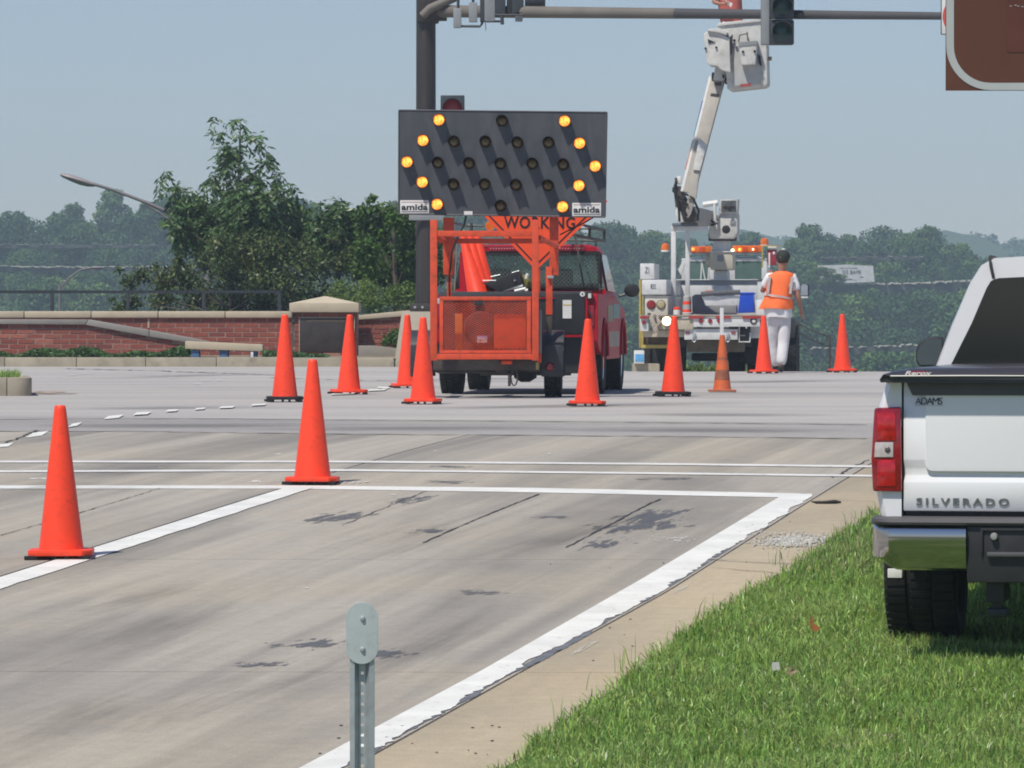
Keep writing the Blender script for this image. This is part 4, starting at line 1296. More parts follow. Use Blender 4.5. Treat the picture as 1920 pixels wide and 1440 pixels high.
def lobes_crown(lobes, nleaf, leaf, seed, aspect=2.0, droop=0.0, thick=0.6, spray=1):
    """explicit lobes (x,y,z,r)"""
    r = np.random.default_rng(seed)
    lob = np.array(lobes, float)
    p = lob[:, 3] ** 2.2; p /= p.sum()
    nl = nleaf // spray
    k = r.choice(len(lob), nl, p=p)
    d = r.normal(size=(nl, 3)); d /= np.linalg.norm(d, axis=1)[:, None]
    rad = lob[k, 3] * (1 - thick * r.random(nl) ** 1.3 + 0.14 * r.normal(size=nl))
    c0 = lob[k, :3] + d * rad[:, None]
    if spray > 1:
        tw = d * 1.0 + r.normal(size=(nl, 3)) * 0.5; tw[:, 2] -= droop * 0.6; tw /= np.linalg.norm(tw, axis=1)[:, None]
        c = np.concatenate([c0 + tw * (i * leaf * 0.55) + np.array([0, 0, -1]) * (droop * 0.03 * i) for i in range(spray)], 0)
        d = np.tile(d, (spray, 1)); n = len(c)
        side = np.repeat(np.array([1 if i % 2 else -1 for i in range(spray)]), nl)
        tw = np.tile(tw, (spray, 1))
        sd = np.cross(tw, np.array([0, 0, 1.0])); sd /= np.maximum(1e-6, np.linalg.norm(sd, axis=1))[:, None]
        u = sd * side[:, None] + tw * 0.6 + np.array([0, 0, -droop]) + 0.25 * r.normal(size=(n, 3))
        u /= np.linalg.norm(u, axis=1)[:, None]
        c = c + u * leaf * aspect * 0.45
    else:
        c = c0; n = nl
        u = r.normal(size=(n, 3)) + d * 0.4; u[:, 2] -= droop; u /= np.linalg.norm(u, axis=1)[:, None]
    nr = d + 0.7 * r.normal(size=(n, 3)); nr[:, 2] += 0.5
    v = np.cross(nr, u); v /= np.maximum(1e-6, np.linalg.norm(v, axis=1))[:, None]
    s_ = leaf * r.uniform(.6, 1.3, n)[:, None]
    P = np.stack([c - u * s_ * .5 * aspect, c + v * s_ * .42, c + u * s_ * .5 * aspect, c - v * s_ * .42], 1)
    b = np.arange(n)[:, None] * 4
    return P.reshape(-1, 3), b + np.array([[0, 1, 2, 3]]), lob
def px_lobes(px0, pyb, D, items, depth=0.5):
    """lobes measured in the picture (px, py, r_px) -> metres about the tree's base, spread in depth"""
    s_ = D / FPX; out = []
    for (px, py, r) in items:
        out.append(((px - px0) * s_, random.uniform(-depth, depth), (pyb - py) * s_, r * s_))
    return out
M_lf_dark = leaf_mat('dark_green_leaves', (0.062, 0.130, 0.042), (0.115, 0.190, 0.070), island=0.55, trans=0.3, nscale=1.1, rough=0.38)
M_lf_brown = leaf_mat('brownish_green_leaves', (0.060, 0.098, 0.026), (0.125, 0.150, 0.045), island=0.6, trans=0.2, nscale=1.6, rough=0.45, hue=0.04)
M_lf_bright = leaf_mat('bright_green_leaves', (0.055, 0.13, 0.02), (0.11, 0.20, 0.035), island=0.5, trans=0.3, nscale=1.4)
M_lf_weed = leaf_mat('pale_weed_leaves', (0.11, 0.19, 0.04), (0.20, 0.28, 0.07), island=0.5, trans=0.35, nscale=1.8)
Dt = 93.0
it = [(400, 216, 10), (405, 232, 11), (412, 255, 15), (420, 282, 19), (438, 222, 13), (450, 232, 16), (455, 260, 22), (440, 290, 26), (485, 260, 14), (490, 280, 18), (500, 310, 22), (425, 315, 26), (400, 330, 22),
      (460, 330, 34), (520, 335, 18), (440, 365, 32), (500, 365, 34), (395, 350, 20), (540, 370, 22), (548, 350, 12), (415, 400, 44), (475, 405, 46), (530, 405, 34), (555, 415, 26), (375, 380, 26), (350, 365, 26), (310, 325, 10), (302, 345, 11),
      (325, 360, 20), (345, 395, 34), (365, 420, 32), (335, 345, 12), (490, 440, 42), (430, 445, 42), (400, 440, 30), (300, 332, 8), (535, 440, 30), (470, 380, 40), (350, 440, 34), (330, 420, 24), (580, 440, 30), (570, 400, 20), (600, 460, 28), (545, 385, 24)]
it = [(a_, b_, c_ * (.72 if b_ < 330 else .85 if b_ < 380 else 1)) for a_, b_, c_ in it]
near_tree('tall dark green tree with drooping leaves rising behind the railing left of the arrow board', 450, 640, Dt, 0, lobes_crown(px_lobes(450, 640, Dt, it, 0.9), 11500, 0.062, 21, aspect=2.6, droop=0.7, thick=0.85, spray=6), mat=M_lf_dark)
it = [(470, 470, 42), (420, 465, 30), (520, 470, 40), (565, 480, 36), (600, 500, 32), (380, 490, 30), (430, 510, 42), (490, 520, 46), (545, 530, 46), (350, 520, 32), (310, 525, 30), (270, 515, 20), (245, 530, 18), (300, 560, 34), (240, 565, 24), (215, 580, 14), (370, 560, 44), (430, 565, 44), (490, 570, 44),
      (550, 575, 42), (600, 560, 34), (340, 490, 14), (220, 505, 8), (205, 560, 10), (285, 500, 12), (395, 455, 14), (640, 490, 20), (655, 470, 16), (620, 450, 14)]
near_tree('broad brownish green shrub spreading behind the railing below the tall tree', 430, 660, 90.5, 0, lobes_crown(px_lobes(430, 660, 90.5, it, 0.9), 20000, 0.05, 22, aspect=1.7, thick=0.9), cat='shrub', name='shrub', mat=M_lf_brown, trunk_r=0.05)
it = [(605, 410, 18), (625, 392, 14), (632, 375, 8), (640, 395, 14), (650, 420, 26), (620, 440, 26), (655, 455, 26), (590, 430, 14), (600, 385, 6), (665, 400, 14), (640, 480, 24), (610, 470, 24), (672, 480, 18)]
near_tree('slim mid green tree between the tall tree and the bushy tree by the signal pole', 635, 650, 92.0, 0, lobes_crown(px_lobes(635, 650, 92, it, 0.6), 5600, 0.055, 23, aspect=2.4, droop=0.5, thick=0.85, spray=5), mat=M_lf_dark, trunk_r=0.04)
it = [(702, 372, 8), (690, 375, 8), (700, 392, 14), (680, 400, 18), (720, 402, 24), (750, 410, 26), (690, 430, 28), (730, 440, 38), (770, 420, 28), (690, 470, 28), (740, 480, 42), (780, 470, 40), (700, 510, 34), (750, 520, 42), (665, 410, 8), (790, 520, 36), (680, 505, 26), (810, 450, 30), (830, 500, 26)]
near_tree('bushy bright green tree just left of the signal pole', 740, 660, 91.0, 0, lobes_crown(px_lobes(740, 660, 91, it, 0.8), 15500, 0.055, 24, aspect=1.9, droop=0.2, thick=0.85), mat=M_lf_bright)
it = [(640, 545, 24), (670, 560, 28), (700, 565, 28), (735, 560, 30), (765, 555, 26), (620, 565, 20), (650, 575, 24), (690, 540, 20), (770, 580, 20), (850, 560, 24), (875, 545, 22), (860, 535, 14)]
near_tree('pale green flowering weeds crowding over the wall right of the pillar', 700, 650, 89.5, 0, lobes_crown(px_lobes(700, 650, 89.5, it, 0.5), 9000, 0.035, 25, aspect=1.8, thick=0.95), cat='weeds', name='weeds', mat=M_lf_weed, trunk_r=0.02)
it = [(730, 637, 12), (742, 630, 14), (752, 638, 14), (722, 645, 8), (745, 648, 12)]
near_tree('small green shrub in the corner beside the pole pedestal', 740, 668, 83.9, 0, lobes_crown(px_lobes(740, 668, 83.9, it, 0.15), 1500, 0.04, 26, aspect=1.6, thick=0.9), cat='shrub', name='shrub', mat=M_lf_bright, trunk_r=0.015)
it = [(x, 700 - random.uniform(0, 8), random.uniform(9, 14)) for x in range(1200, 1440, 12)]
near_tree('low green weeds on the bank glimpsed under the bucket truck', 1320, 715, 91.0, 0, lobes_crown(px_lobes(1320, 715, 91, it, 0.5), 5000, 0.04, 27, aspect=1.8, thick=0.95), cat='weeds', name='weeds', mat=M_lf_weed, trunk_r=0.012)
it = [(x, 690 - random.uniform(0, 22), random.uniform(12, 22)) for x in range(1500, 1560, 14)] + [(1500, 660, 12), (1512, 672, 16)]

# ------------------------------------------------------------------ street lamps
M_lamp = pmat('grey_lamp_paint', (0.20, 0.185, 0.19), 0.5, var=0.1)
D = 105.0
f = Frame(W(385, 720, D))
root = empty('street_lamp', f.base, 0, 'grey cobra head street lamp reaching left out of the tall tree', 'street lamp')
mb = MB()
mb.tube([f.p(391, 730), f.p(389, 440)], 0.09, 12, 0.07); mb.build('pole', M_lamp, root)
mb = MB(); mb.tube([f.p(168, 343), f.p(215, 357), f.p(275, 380), f.p(330, 404), f.p(389, 446)], [0.036, 0.036, 0.04, 0.045, 0.05], 10)
mb.tube([f.p(272, 383), f.p(300, 400), f.p(340, 427), f.p(389, 470)], 0.024, 8); mb.build('arm', M_lamp, root)
mb = MB()
A, B = f.p(113, 327), f.p(178, 347)
ax = (B - A).normalized(); up = Vector((-ax.z, 0, ax.x)) * (1 if ax.x > 0 else -1)
rings = []
for t, hw, hu, hd in ((0, .05, .015, .02), (.06, .11, .045, .045), (.3, .16, .07, .075), (.6, .16, .065, .095), (.82, .12, .05, .08), (1.0, .05, .035, .04)):
    c = A + (B - A) * t; ring = []
    for k in range(16):
        a = 2 * math.pi * k / 16; z = math.sin(a)
        ring.append(c + Vector((0, 1, 0)) * math.cos(a) * hw + up * (z * (hu if z > 0 else hd)))
    rings.append(ring)
mb.loft(rings); mb.build('lamp_head', pmat('grey_lamp_head', (0.30, 0.27, 0.27), 0.5, var=0.1), root)
D = 150.0
f = Frame(W(112, 700, D))
root = empty('street_lamp', f.base, 0, 'dark distant street lamp seen behind the railing at far left', 'street lamp')
mb = MB(); mb.tube([f.p(112, 760), f.p(112, 533)], 0.04, 8); mb.build('pole', M_lamp, root)
mb = MB(); mb.tube([f.p(112, 540), f.p(130, 520), f.p(150, 506), f.p(172, 502)], 0.022, 8); mb.tube([f.p(112, 550), f.p(122, 533), f.p(136, 517)], 0.018, 8); mb.build('arm', M_lamp, root)
mb = MB(); mb.sphere(f.p(182, 502), 0.16, 2, (1.2, .5, .35)); mb.build('lamp_head', M_lamp, root)

# ------------------------------------------------------------------ signal pole and mast arm
M_pole = pmat('dark_bronze_pole', (0.035, 0.030, 0.028), 0.55, var=0.2, scale=3, dirt=(0.06, 0.05, 0.045), dirt_amt=0.5, stretch=(4, 4, .4))
M_arm = pmat('faded_tan_arm', (0.155, 0.14, 0.12), 0.6, var=0.10, scale=2, dirt=(0.15, 0.14, 0.13), dirt_amt=0.5)
M_arm_d = pmat('grey_arm', (0.07, 0.07, 0.072), 0.6, var=0.10, scale=2)
M_sig = pmat('dark_signal_housing', (0.045, 0.052, 0.06), 0.5, var=0.15)
M_siglens = pmat('unlit_green_lens', (0.01, 0.05, 0.045), 0.2, var=0.2)
M_sigred = emat('red_signal_lens', (0.9, 0.02, 0.03), 0.03, (0.20, 0.008, 0.015))
M_siggrey = pmat('grey_signal_side', (0.26, 0.28, 0.29), 0.6, var=0.12, dirt=(0.16, 0.16, 0.15), dirt_amt=0.5)
D = 82.3
f = Frame((X(799, D), D, ped.location.z + b0.z))
root = empty('signal_pole', f.base, 0, 'tall dark signal pole on the concrete pedestal with a long mast arm crossing the top', 'signal pole')
mb = MB(); a, b = f.p(799 - 19.5, 583), f.p(799 + 19, 583)
rr = (b.x - a.x) / 2; cx = (a.x + b.x) / 2
ztop = f.p(799, -160).z
mb.lathe([(rr, 0.05), (rr * .985, 1.5), (rr * .93, ztop)], 24, (cx, 0, 0)); mb.build('pole', M_pole, root, ang=60)
mb = MB(); a, b = f.p(768, 583, -.25), f.p(822, 569, -.25); mb.box((a.x, -.26, 0.002), (b.x, .28, b.z), 0.02)
mb.build('base_plate', M_pole, root)
for px in (774, 788, 816):
    mb = MB(); c = f.p(px + 4, 576, -.26); mb.lathe([(0.022, -0.02), (0.022, 0)], 10, c, 'y'); mb.build('bolt', M_galv, root)
# arm
mb = MB(); A = f.p(818, 21, -.1); B = f.p(1768, 30, -8.0)
n = 14; pts = [A + (B - A) * (i / n) for i in range(n + 1)]
mb.tube(pts[:8], 0.108, 18, 0.088); mb.build('mast_arm', M_arm, root)
mb = MB(); mb.tube([pts[7], *pts[8:]], 0.086, 18, 0.060); mb.build('mast_arm_tip', M_arm_d, root)
mb = MB(); a, b = f.p(782, 42, -.25), f.p(836, -60, -.25); mb.box((a.x, -.24, a.z), (b.x - .12, .24, b.z), 0.05)
mb.lathe([(0.17, 0), (0.17, 0.2)], 18, f.p(816, 21, -.1), 'x'); mb.build('arm_clamp', M_pole, root)
mb = MB(); mb.tube([f.p(792, 30, -.34), f.p(806, 16, -.36), f.p(840, 1, -.4), f.p(900, -26, -.5), f.p(1000, -70, -.7)], 0.075, 14); mb.build('upper_arm', M_arm, root)
mb = MB(); a, b = f.p(767, 413, -.2), f.p(832, 401, -.2); mb.box((a.x, -.235, a.z), (b.x, -.215, b.z), .004); mb.build('name_plate', M_siggrey, root)

def signal_head(f, px0, py0, px1, sec, dy, label, lit=None, side=9, visor=True):
    """upright signal with three sections; px0..px1 front face, py0 top, sec pixel height of one section"""
    base = f.M @ f.p(px0, py0 + 3 * sec, dy)
    r2 = empty('traffic_light', base, 0, label, 'traffic signal')
    g = Frame(base)
    D_ = base.y
    w = (px1 - px0) / FPX * D_; h = sec / FPX * D_
    mb = MB()
    for i in range(3):
        mb.box((0, 0, i * h + 0.006), (w, 0.22, (i + 1) * h - 0.006), 0.02)
    mb.build('housing', M_sig, r2)
    for i in range(3):
        c = (w / 2, 0, (i + .5) * h); rad = min(w, h) * 0.42
        mt = M_sigred if (lit == 'red' and i == 2) else M_siglens
        mb = MB(); mb.lathe([(0.001, -0.028), (rad * .5, -0.024), (rad * .95, 0.0), (rad, 0.01)], 22, c, 'y'); ln = mb.build('lens', mt, r2)
        if visor:
            mb = MB(); rings = []
            for (dep, rr_) in ((0, 1.06), (-0.20, 1.03)):
                ring = [Vector((c[0] + math.cos(a) * rad * rr_, dep, c[2] + math.sin(a) * rad * rr_)) for a in np.linspace(-0.15 * math.pi, 1.15 * math.pi, 16)]
                ring += [Vector((c[0] + math.cos(a) * rad * rr_ * .96, dep, c[2] + math.sin(a) * rad * rr_ * .96)) for a in np.linspace(1.15 * math.pi, -0.15 * math.pi, 16)]
                rings.append(ring)
            mb.loft(rings); mb.build('visor', M_sig, r2)
    return r2, g, w, h
D = 81.6
f2 = Frame((0, D, 0))
signal_head(f2, 826, 178, 871, 52, 0, 'pole side traffic signal with red lens showing just above the arrow board', 'red')
# a traffic signal seen from its back and side on the arm, left group
def boxpart(f, root, name, mat, x0, y0, x1, y1, dy, dep, bev=0.015):
    mb = MB(); f.box(mb, x0, y0, x1, y1, dy, dep, bev); return mb.build(name, mat, root)
Da = 81.0
f3 = Frame(W(930, 44, Da))
r3 = empty('traffic_light', f3.base, 0, 'cluster of dark signal housings and brackets on the mast arm near the pole', 'traffic signal')
for (x0, y0, x1, y1, m, dep) in ((850, 15, 865, 52, M_siggrey, .16), (879, 4, 895, 41, M_siggrey, .16), (900, -60, 909, 40, M_sig, .3), (908, -60, 928, 40, M_siggrey, .3), (928, -60, 948, 30, M_sig, .3), (950, -60, 961, 26, M_blackpl, .25), (960, -60, 982, 30, M_sig, .3), (966, 22, 980, 40, M_siggrey, .14)):
    boxpart(f3, r3, 'housing', m, x0, y0, x1, y1, -.35 if m is not M_blackpl else -.3, dep)
for q_, r_q in (([(859, -20, -.27), (859, 16, -.27)], 0.025), ([(887, -20, -.27), (887, 6, -.27)], 0.025), ([(858, 49, -.3), (900, 49.5, -.3), (904, 44, -.3), (904, 36, -.3)], 0.022),
              ([(928, 28, -.38), (985, 28, -.38)], 0.018), ([(941, 30, -.38), (942, 46, -.38)], 0.03), ([(910, 38, -.38), (911, 57, -.38)], 0.006), ([(912, 40, -.3), (945, 40, -.3)], 0.02)):
    mb = MB(); f3.tube(mb, q_, r_q); mb.build('bracket', M_sig, r3)
mb = MB(); mb.lathe([(0.21, 0), (0.21, 0.34), (0.2, 0.345), (0.19, 0.34), (0.19, 0.0)], 20, f3.p(984, -2, -.15), 'x'); mb.build('visor', M_sig, r3)
# right signal head
Dr = 76.5
f4 = Frame(W(1460, 84, Dr))
r4 = empty('traffic_light', f4.base, 0, 'large dark traffic signal hanging on the mast arm right of the bucket', 'traffic signal')
boxpart(f4, r4, 'housing', M_siggrey, 1428, -62, 1443, 83, -.32, .3, .02)
boxpart(f4, r4, 'housing', M_sig, 1442, 37, 1489, 83.5, -.30, .26, .03)
boxpart(f4, r4, 'housing', M_sig, 1442, -10, 1489, 35.5, -.30, .26, .03)
boxpart(f4, r4, 'housing', M_sig, 1442, -58, 1489, -12, -.30, .26, .03)
for yc in (60, 13, -35):
    c = f4.p(1466, yc, -.30); mb = MB(); mb.lathe([(0.001, -.03), (.08, -.025), (.145, 0.0)], 24, c, 'y'); mb.build('lens', M_siglens, r4)
    mb = MB(); rings = []
    for dep in (0.01, -.24):
        rings.append([Vector((c.x + math.cos(a) * .17, c.y + dep, c.z + math.sin(a) * .17)) for a in np.linspace(-.1 * math.pi, 1.1 * math.pi, 16)] + [Vector((c.x + math.cos(a) * .163, c.y + dep, c.z + math.sin(a) * .163)) for a in np.linspace(1.1 * math.pi, -.1 * math.pi, 16)])
    mb.loft(rings); mb.build('visor', M_sig, r4)
boxpart(f4, r4, 'trim', M_siggrey, 1446, 35.6, 1484, 37, -.33, .05, .003)
# turn sign peeping out behind the brown sign
f5 = Frame(W(1800, 65, 74.0))
r5 = empty('regulatory_sign', f5.base, 0, 'white regulatory sign with red ring mostly hidden behind the brown sign', 'sign')
mb = MB(); a, b = f5.p(1764, 65), f5.p(1846, -40); mb.box((a.x, 0, a.z), (b.x, .02, b.z), .006); mb.build('sign_edge', M_sig, r5)
mb = MB(); mb.box((a.x + .014, -.006, a.z + .014), (b.x - .014, -.001, b.z - .014), .001); mb.build('sign_face', M_whitepl, r5)
mb = MB(); c = Vector(((a.x + b.x) / 2, -.009, f5.p(1800, 31).z)); mb.lathe([(.31, -.002), (.31, .001), (.25, .001), (.25, -.002), (.31, -.002)], 40, c, 'y', cap=False); mb.build('red_ring', pmat('sign_red', (0.6, 0.08, 0.06), 0.5), r5)

# ------------------------------------------------------------------ big brown sign, upper right
Ds = 27.0
M_brown = pmat('brown_sign_sheeting', (0.098, 0.034, 0.014), 0.55, var=0.10, scale=2.5, dirt=(0.115, 0.03, 0.018), dirt_amt=0.6, dscale=2)
M_bord = pmat('sign_border_white', (0.42, 0.45, 0.43), 0.6, var=0.05)
f = Frame(W(2400, 170, Ds), R(0))
root = empty('guide_sign', (f.base.x, f.base.y, float(H(4.2, Ds))), 0, 'large brown guide sign with rounded white border cut by the upper right corner', 'sign')
f = Frame(root.location)
a = f.p(1773, 170); wS, hS = 3.6, 1.9
mb = MB(); mb.box((a.x, 0, a.z), (a.x + wS, 0.006, a.z + hS)); mb.build('sign_panel', M_brown, root)
def rrect(x0, z0, x1, z1, r, n=10):
    P = []
    for (cx, cz, a0) in ((x1 - r, z1 - r, 0), (x0 + r, z1 - r, 90), (x0 + r, z0 + r, 180), (x1 - r, z0 + r, 270)):
        for k in range(n + 1):
            t = R(a0 + 90 * k / n); P.append((cx + r * math.cos(t), cz + r * math.sin(t)))
    return P
o_ = rrect(a.x + .003, a.z + .003, a.x + wS - .003, a.z + hS - .003, .25); i_ = rrect(a.x + .046, a.z + .044, a.x + wS - .046, a.z + hS - .044, .205)
mb = MB(); n = len(o_)
for k in range(n):
    k2 = (k + 1) % n
    mb.quad((o_[k][0], -.004, o_[k][1]), (o_[k2][0], -.004, o_[k2][1]), (i_[k2][0], -.004, i_[k2][1]), (i_[k][0], -.004, i_[k][1]))
mb.build('border', M_bord, root, smooth=False)
b = f.p(1888, 98)
mb = MB(); mb.box((b.x, -.003, b.z), (b.x + 1.1, -.0005, b.z + .9)); mb.build('symbol_panel', pmat('reddish_symbol_field', (0.100, 0.026, 0.013), 0.55, var=0.2, scale=6), root)
mb = MB()
for (x, y) in ((1893, 12), (1902, 10.5), (1907, 12), (1915, 13)):
    c = f.p(x, y); mb.box((c.x, -.0045, c.z), (c.x + .012, -.0035, c.z + .004))
mb.build('symbol_fleck', M_bord, root)
for x in (a.x + 0.75, a.x + 2.85):
    mb = MB(); mb.box((x - .05, .012, -.3), (x + .05, .11, a.z + hS - .1), .006); mb.build('post', pmat('weathered_sign_post', (0.2, 0.16, 0.12), 0.85, var=.2), root)

# ------------------------------------------------------------------ object marker post in front
Dp = 15.0
gz = float(H(X(680, Dp), Dp))
f = Frame((X(679, Dp), Dp, gz))
root = empty('delineator_post', f.base, 0, 'galvanised channel post with an oblong plate held by two bolts', 'marker post')
s_ = Dp / FPX
z1 = f.p(679, 1150).z
# channel cross-section (open towards the camera), lofted along z
prof = [(-23, 6), (-23, -7), (-16, -9), (-8, 8), (8, 8), (16, -9), (22.5, -7), (22.5, 6), (20, 6), (19, -4), (16.5, -5), (10, 11), (-10, 11), (-16.5, -5), (-20, -4), (-20, 6)]
wing_l = [(-23, 9), (-23, -9), (-14, -10), (-6.5, 5), (-6.5, 8), (-13, 2), (-15, -6), (-20, -5), (-20, 9)]
mb = MB()
mb.prism([(x * s_, y * s_) for x, y in wing_l], 'z', -0.3, z1)
mb.prism([(-x * s_, y * s_) for x, y in wing_l][::-1], 'z', -0.3, z1)
mb.build('channel_flange', M_galv, root)
mb = MB()
py = 1250; z = z1
zz = z1
hole = 0.0046; pitch = 19.4 * s_
zb = f.p(679, 1252).z
k = 0
mb.box((-6.4 * s_, 5 * s_, z1 - 0.16), (6.4 * s_, 8 * s_, z1))
z = z1 - 0.16
while z > -0.25:
    mb.box((-6.4 * s_, 5 * s_, z - pitch + 2 * hole), (6.4 * s_, 8 * s_, z))
    zh = z - pitch + 2 * hole
    mb.box((-6.4 * s_, 5 * s_, zh - 2 * hole), (-hole, 8 * s_, zh)); mb.box((hole, 5 * s_, zh - 2 * hole), (6.4 * s_, 8 * s_, zh))
    z = zh - 2 * hole
mb.build('punched_web', M_galv, root)
a, b = f.p(648.5, 1245, -.02), f.p(709, 1129, -.02)
mb = MB(); P = rrect(a.x, a.z, b.x, b.z, (b.x - a.x) / 2 - .0005, 12)
mb.prism(P, 'y', -.022, -.018, 0.0008, 1); mb.build('plate', pmat('dull_plate_metal', (0.52, 0.58, 0.57), 0.55, metal=0.35, var=0.05, scale=8, dirt=(0.33, 0.36, 0.35), dirt_amt=.5, dscale=20), root)
for py in (1160, 1218):
    c = f.p(680, py, -.022); mb = MB(); mb.lathe([(0.0001, -.008), (.0055, -.007), (.0085, -.002), (.0085, 0)], 14, c, 'y'); mb.build('bolt', M_galv, root)

# ------------------------------------------------------------------ litter and gravel
M_gravel = pmat('crushed_white_stone', (0.44, 0.43, 0.39), 0.9, var=0.2, scale=30, island=0.25)
mb = MB(); r = random.Random(5)
for _ in range(900):
    u = r.gauss(0, .5)
    px = 1490 + u * 62 + r.uniform(-20, 20); py = 1017 + r.gauss(0, 5.5) - 0.03 * (px - 1490)
    if px > 1562: continue
    c = Gd(px, py); s_ = r.uniform(.004, .013)
    M = Matrix.Translation(c + Vector((0, 0, s_ * .4 + 0.006))) @ Matrix.Rotation(r.uniform(0, 6), 4, Vector((r.random(), r.random(), 1)).normalized()) @ Matrix.Diagonal((s_ * r.uniform(.7, 1.4), s_, s_ * .7, 1))
    bmesh.ops.create_icosphere(mb.bm, subdivisions=1, radius=1, matrix=M)
tag(mb.build('gravel', M_gravel, None, smooth=False), kind='stuff')
mb = MB()
for _ in range(75):
    px, py = r.choice([(1030 + r.uniform(-30, 900) * .5, 1400 - r.random() * 350), (1440 + r.uniform(-60, 60), 960 + r.uniform(-20, 60)), (640 + r.uniform(-80, 300), 1420 - r.random() * 60)])
    c = Gd(px, py)
    if c.x > float(g_e(c.y)): continue
    s_ = r.uniform(.002, .0065)
    bmesh.ops.create_icosphere(mb.bm, subdivisions=1, radius=1, matrix=Matrix.Translation(c + Vector((0, 0, .008))) @ Matrix.Diagonal((s_ * 1.6, s_, s_ * .5, 1)))
tag(mb.build('grit', pmat('dark_grit', (0.05, 0.045, 0.04), .9), None, smooth=False), kind='stuff')
g = Gd(1550, 946)
mb = MB(); mb.tube([(-.105, 0, .02), (-.06, .01, .012), (.0, 0, .014), (.06, .02, .018), (.10, .01, .016)], [.004, .010, .012, .014, .006], 7)
o = mb.build('tyre_scrap', M_rubber, None); o.location = g; tag(o, 'dark strip of shed tyre rubber lying past the corner of the edge line', 'debris')
def leafshape(px, py, name, label, mat, s_, pts, tilt):
    c = Gd(px, py, 0.065, HG)
    mb = MB(); V_ = [mb.bm.verts.new((x * s_, y * s_ * .3 + random.uniform(-.2, .2) * s_, y * s_ + .02)) for x, y in pts]
    mb.bm.faces.new(V_)
    bmesh.ops.solidify(mb.bm, geom=mb.bm.faces[:], thickness=.0012)
    o = mb.build(name, mat, None, smooth=False); o.location = c; o.rotation_euler = (0, 0, tilt); tag(o, label, 'litter' if 'paper' in name else 'leaf')
leafshape(1455, 1258, 'paper_scrap', 'small crumpled white paper scrap in the grass', M_whitepl, .018, [(-1, -1), (1, -.8), (.9, 1.1), (-.9, 1)], .2)
leafshape(1485, 1268, 'dry_leaf', 'pale tan dry leaf beside the white paper scrap', pmat('tan_leaf', (0.55, 0.45, 0.27), .8), .034, [(-1, .2), (-.3, 0), (-.9, 1), (0, .4), (.4, 1), (.4, .2), (1, .1), (.3, -.2), (-.2, -.6)], .1)
leafshape(1526, 1180, 'dry_leaf', 'orange brown dry leaf in the grass above the paper scrap', pmat('orange_leaf', (0.55, 0.22, 0.08), .8), .040, [(-.3, -.5), (-.5, .6), (-.1, 1.2), (0, .2), (.8, -.3), (.2, -.8)], .3)
# ------------------------------------------------------------------ traffic cones
def cone_parts(root, h, mat, basemat, bands=False):
    k = h / 0.91
    mb = MB()
    prof = [(0.137, 0.052), (0.134, 0.062), (0.128, 0.10), (0.036, 0.885), (0.033, 0.903), (0.026, 0.911), (0.018, 0.909), (0.017, 0.88), (0.02, 0.5)]
    mb.lathe([(r * k, z * k) for r, z in prof], 40, (0, 0, 0), cap=False)
    mb.build('cone_body', mat, root, ang=40)
    mb = MB(); w = 0.190 * k; c = 0.055 * k
    P = [(-w + c, -w), (w - c, -w), (w, -w + c), (w, w - c), (w - c, w), (-w + c, w), (-w, w - c), (-w, -w + c)]
    mb.prism(P, 'z', 0.022 * k, 0.056 * k, 0.010 * k, 2)
    mb.build('cone_base', basemat, root)
    for sx, sy in ((-1, -1), (1, -1), (-1, 1), (1, 1)):
        mb = MB(); mb.box((sx * w * .86 - .045 * k, sy * w * .86 - .012, 0.001), (sx * w * .86 + .045 * k * (1 if sx < 0 else 0.3), sy * w * .86 + .012, 0.024 * k), 0.003)
        mb.build('foot', M_rubber, root)
    for x in (-.03, .04):
        mb = MB(); mb.box((x * k - .012, -w * .95, .001), (x * k + .012, -w * .8, .024 * k), .003); mb.build('foot', M_rubber, root)
GC = 'tall orange traffic cones closing the lane'
cone = empty('traffic_cone', (0, 0, 0), 0); cone_parts(cone, 0.91, M_orange, M_orange)
cone_b = empty('traffic_cone', (0, 0, 0), 0); cone_parts(cone_b, 0.91, M_orange, M_rubber)
used = {}
def place_cone(proto, px, py, hpx, label, h=0.91, yaw=0.0, D=None):
    o = proto if proto.name not in used else copy_tree(proto)
    used[proto.name] = 1
    g = Gd(px, py) if D is None else Vector((X(px, D), D, float(H(X(px, D), D))))
    sc_ = hpx / (FPX / g.y) / h
    o.location = g; o.scale = (sc_, sc_, sc_); o.rotation_euler = (random.uniform(-.012, .012), random.uniform(-.012, .012), yaw)
    tag(o, label, 'traffic cone', GC)
    return o
place_cone(cone, 115, 1047, 287, 'tall orange cone nearest the camera standing on the left lane line', yaw=.03)
place_cone(cone, 586, 908, 234, 'tall orange cone at the junction of the lane line and the stop line', yaw=-.05)
place_cone(cone_b, 534, 753, 163, 'tall orange cone with a black base left of the brick pillar', yaw=.1)
place_cone(cone, 654, 739, 149, 'tall orange cone in front of the brick pillar plaque', yaw=.3)
place_cone(cone, 764, 727, 137, 'tall orange cone partly hidden behind another beside the concrete pedestal', yaw=.2)
place_cone(cone, 793, 757, 162, 'tall orange cone overlapping the left edge of the orange trailer', yaw=-.1)
place_cone(cone, 1101, 761, 163, 'tall orange cone in front of the red pickup rear corner', yaw=.05)
place_cone(cone_b, 1262, 743, 150, 'tall orange cone with a black base before the lit work lamp of the bucket truck', yaw=.12)
place_cone(cone, 1432, 698, 108, 'tall orange cone beside the legs of the walking worker', yaw=.4, D=74.0)
place_cone(cone, 1580, 698, 109, 'lone tall orange cone farthest right on the crest of the road', yaw=.3, D=75.3)
old = empty('traffic_cone', (0, 0, 0), 0)
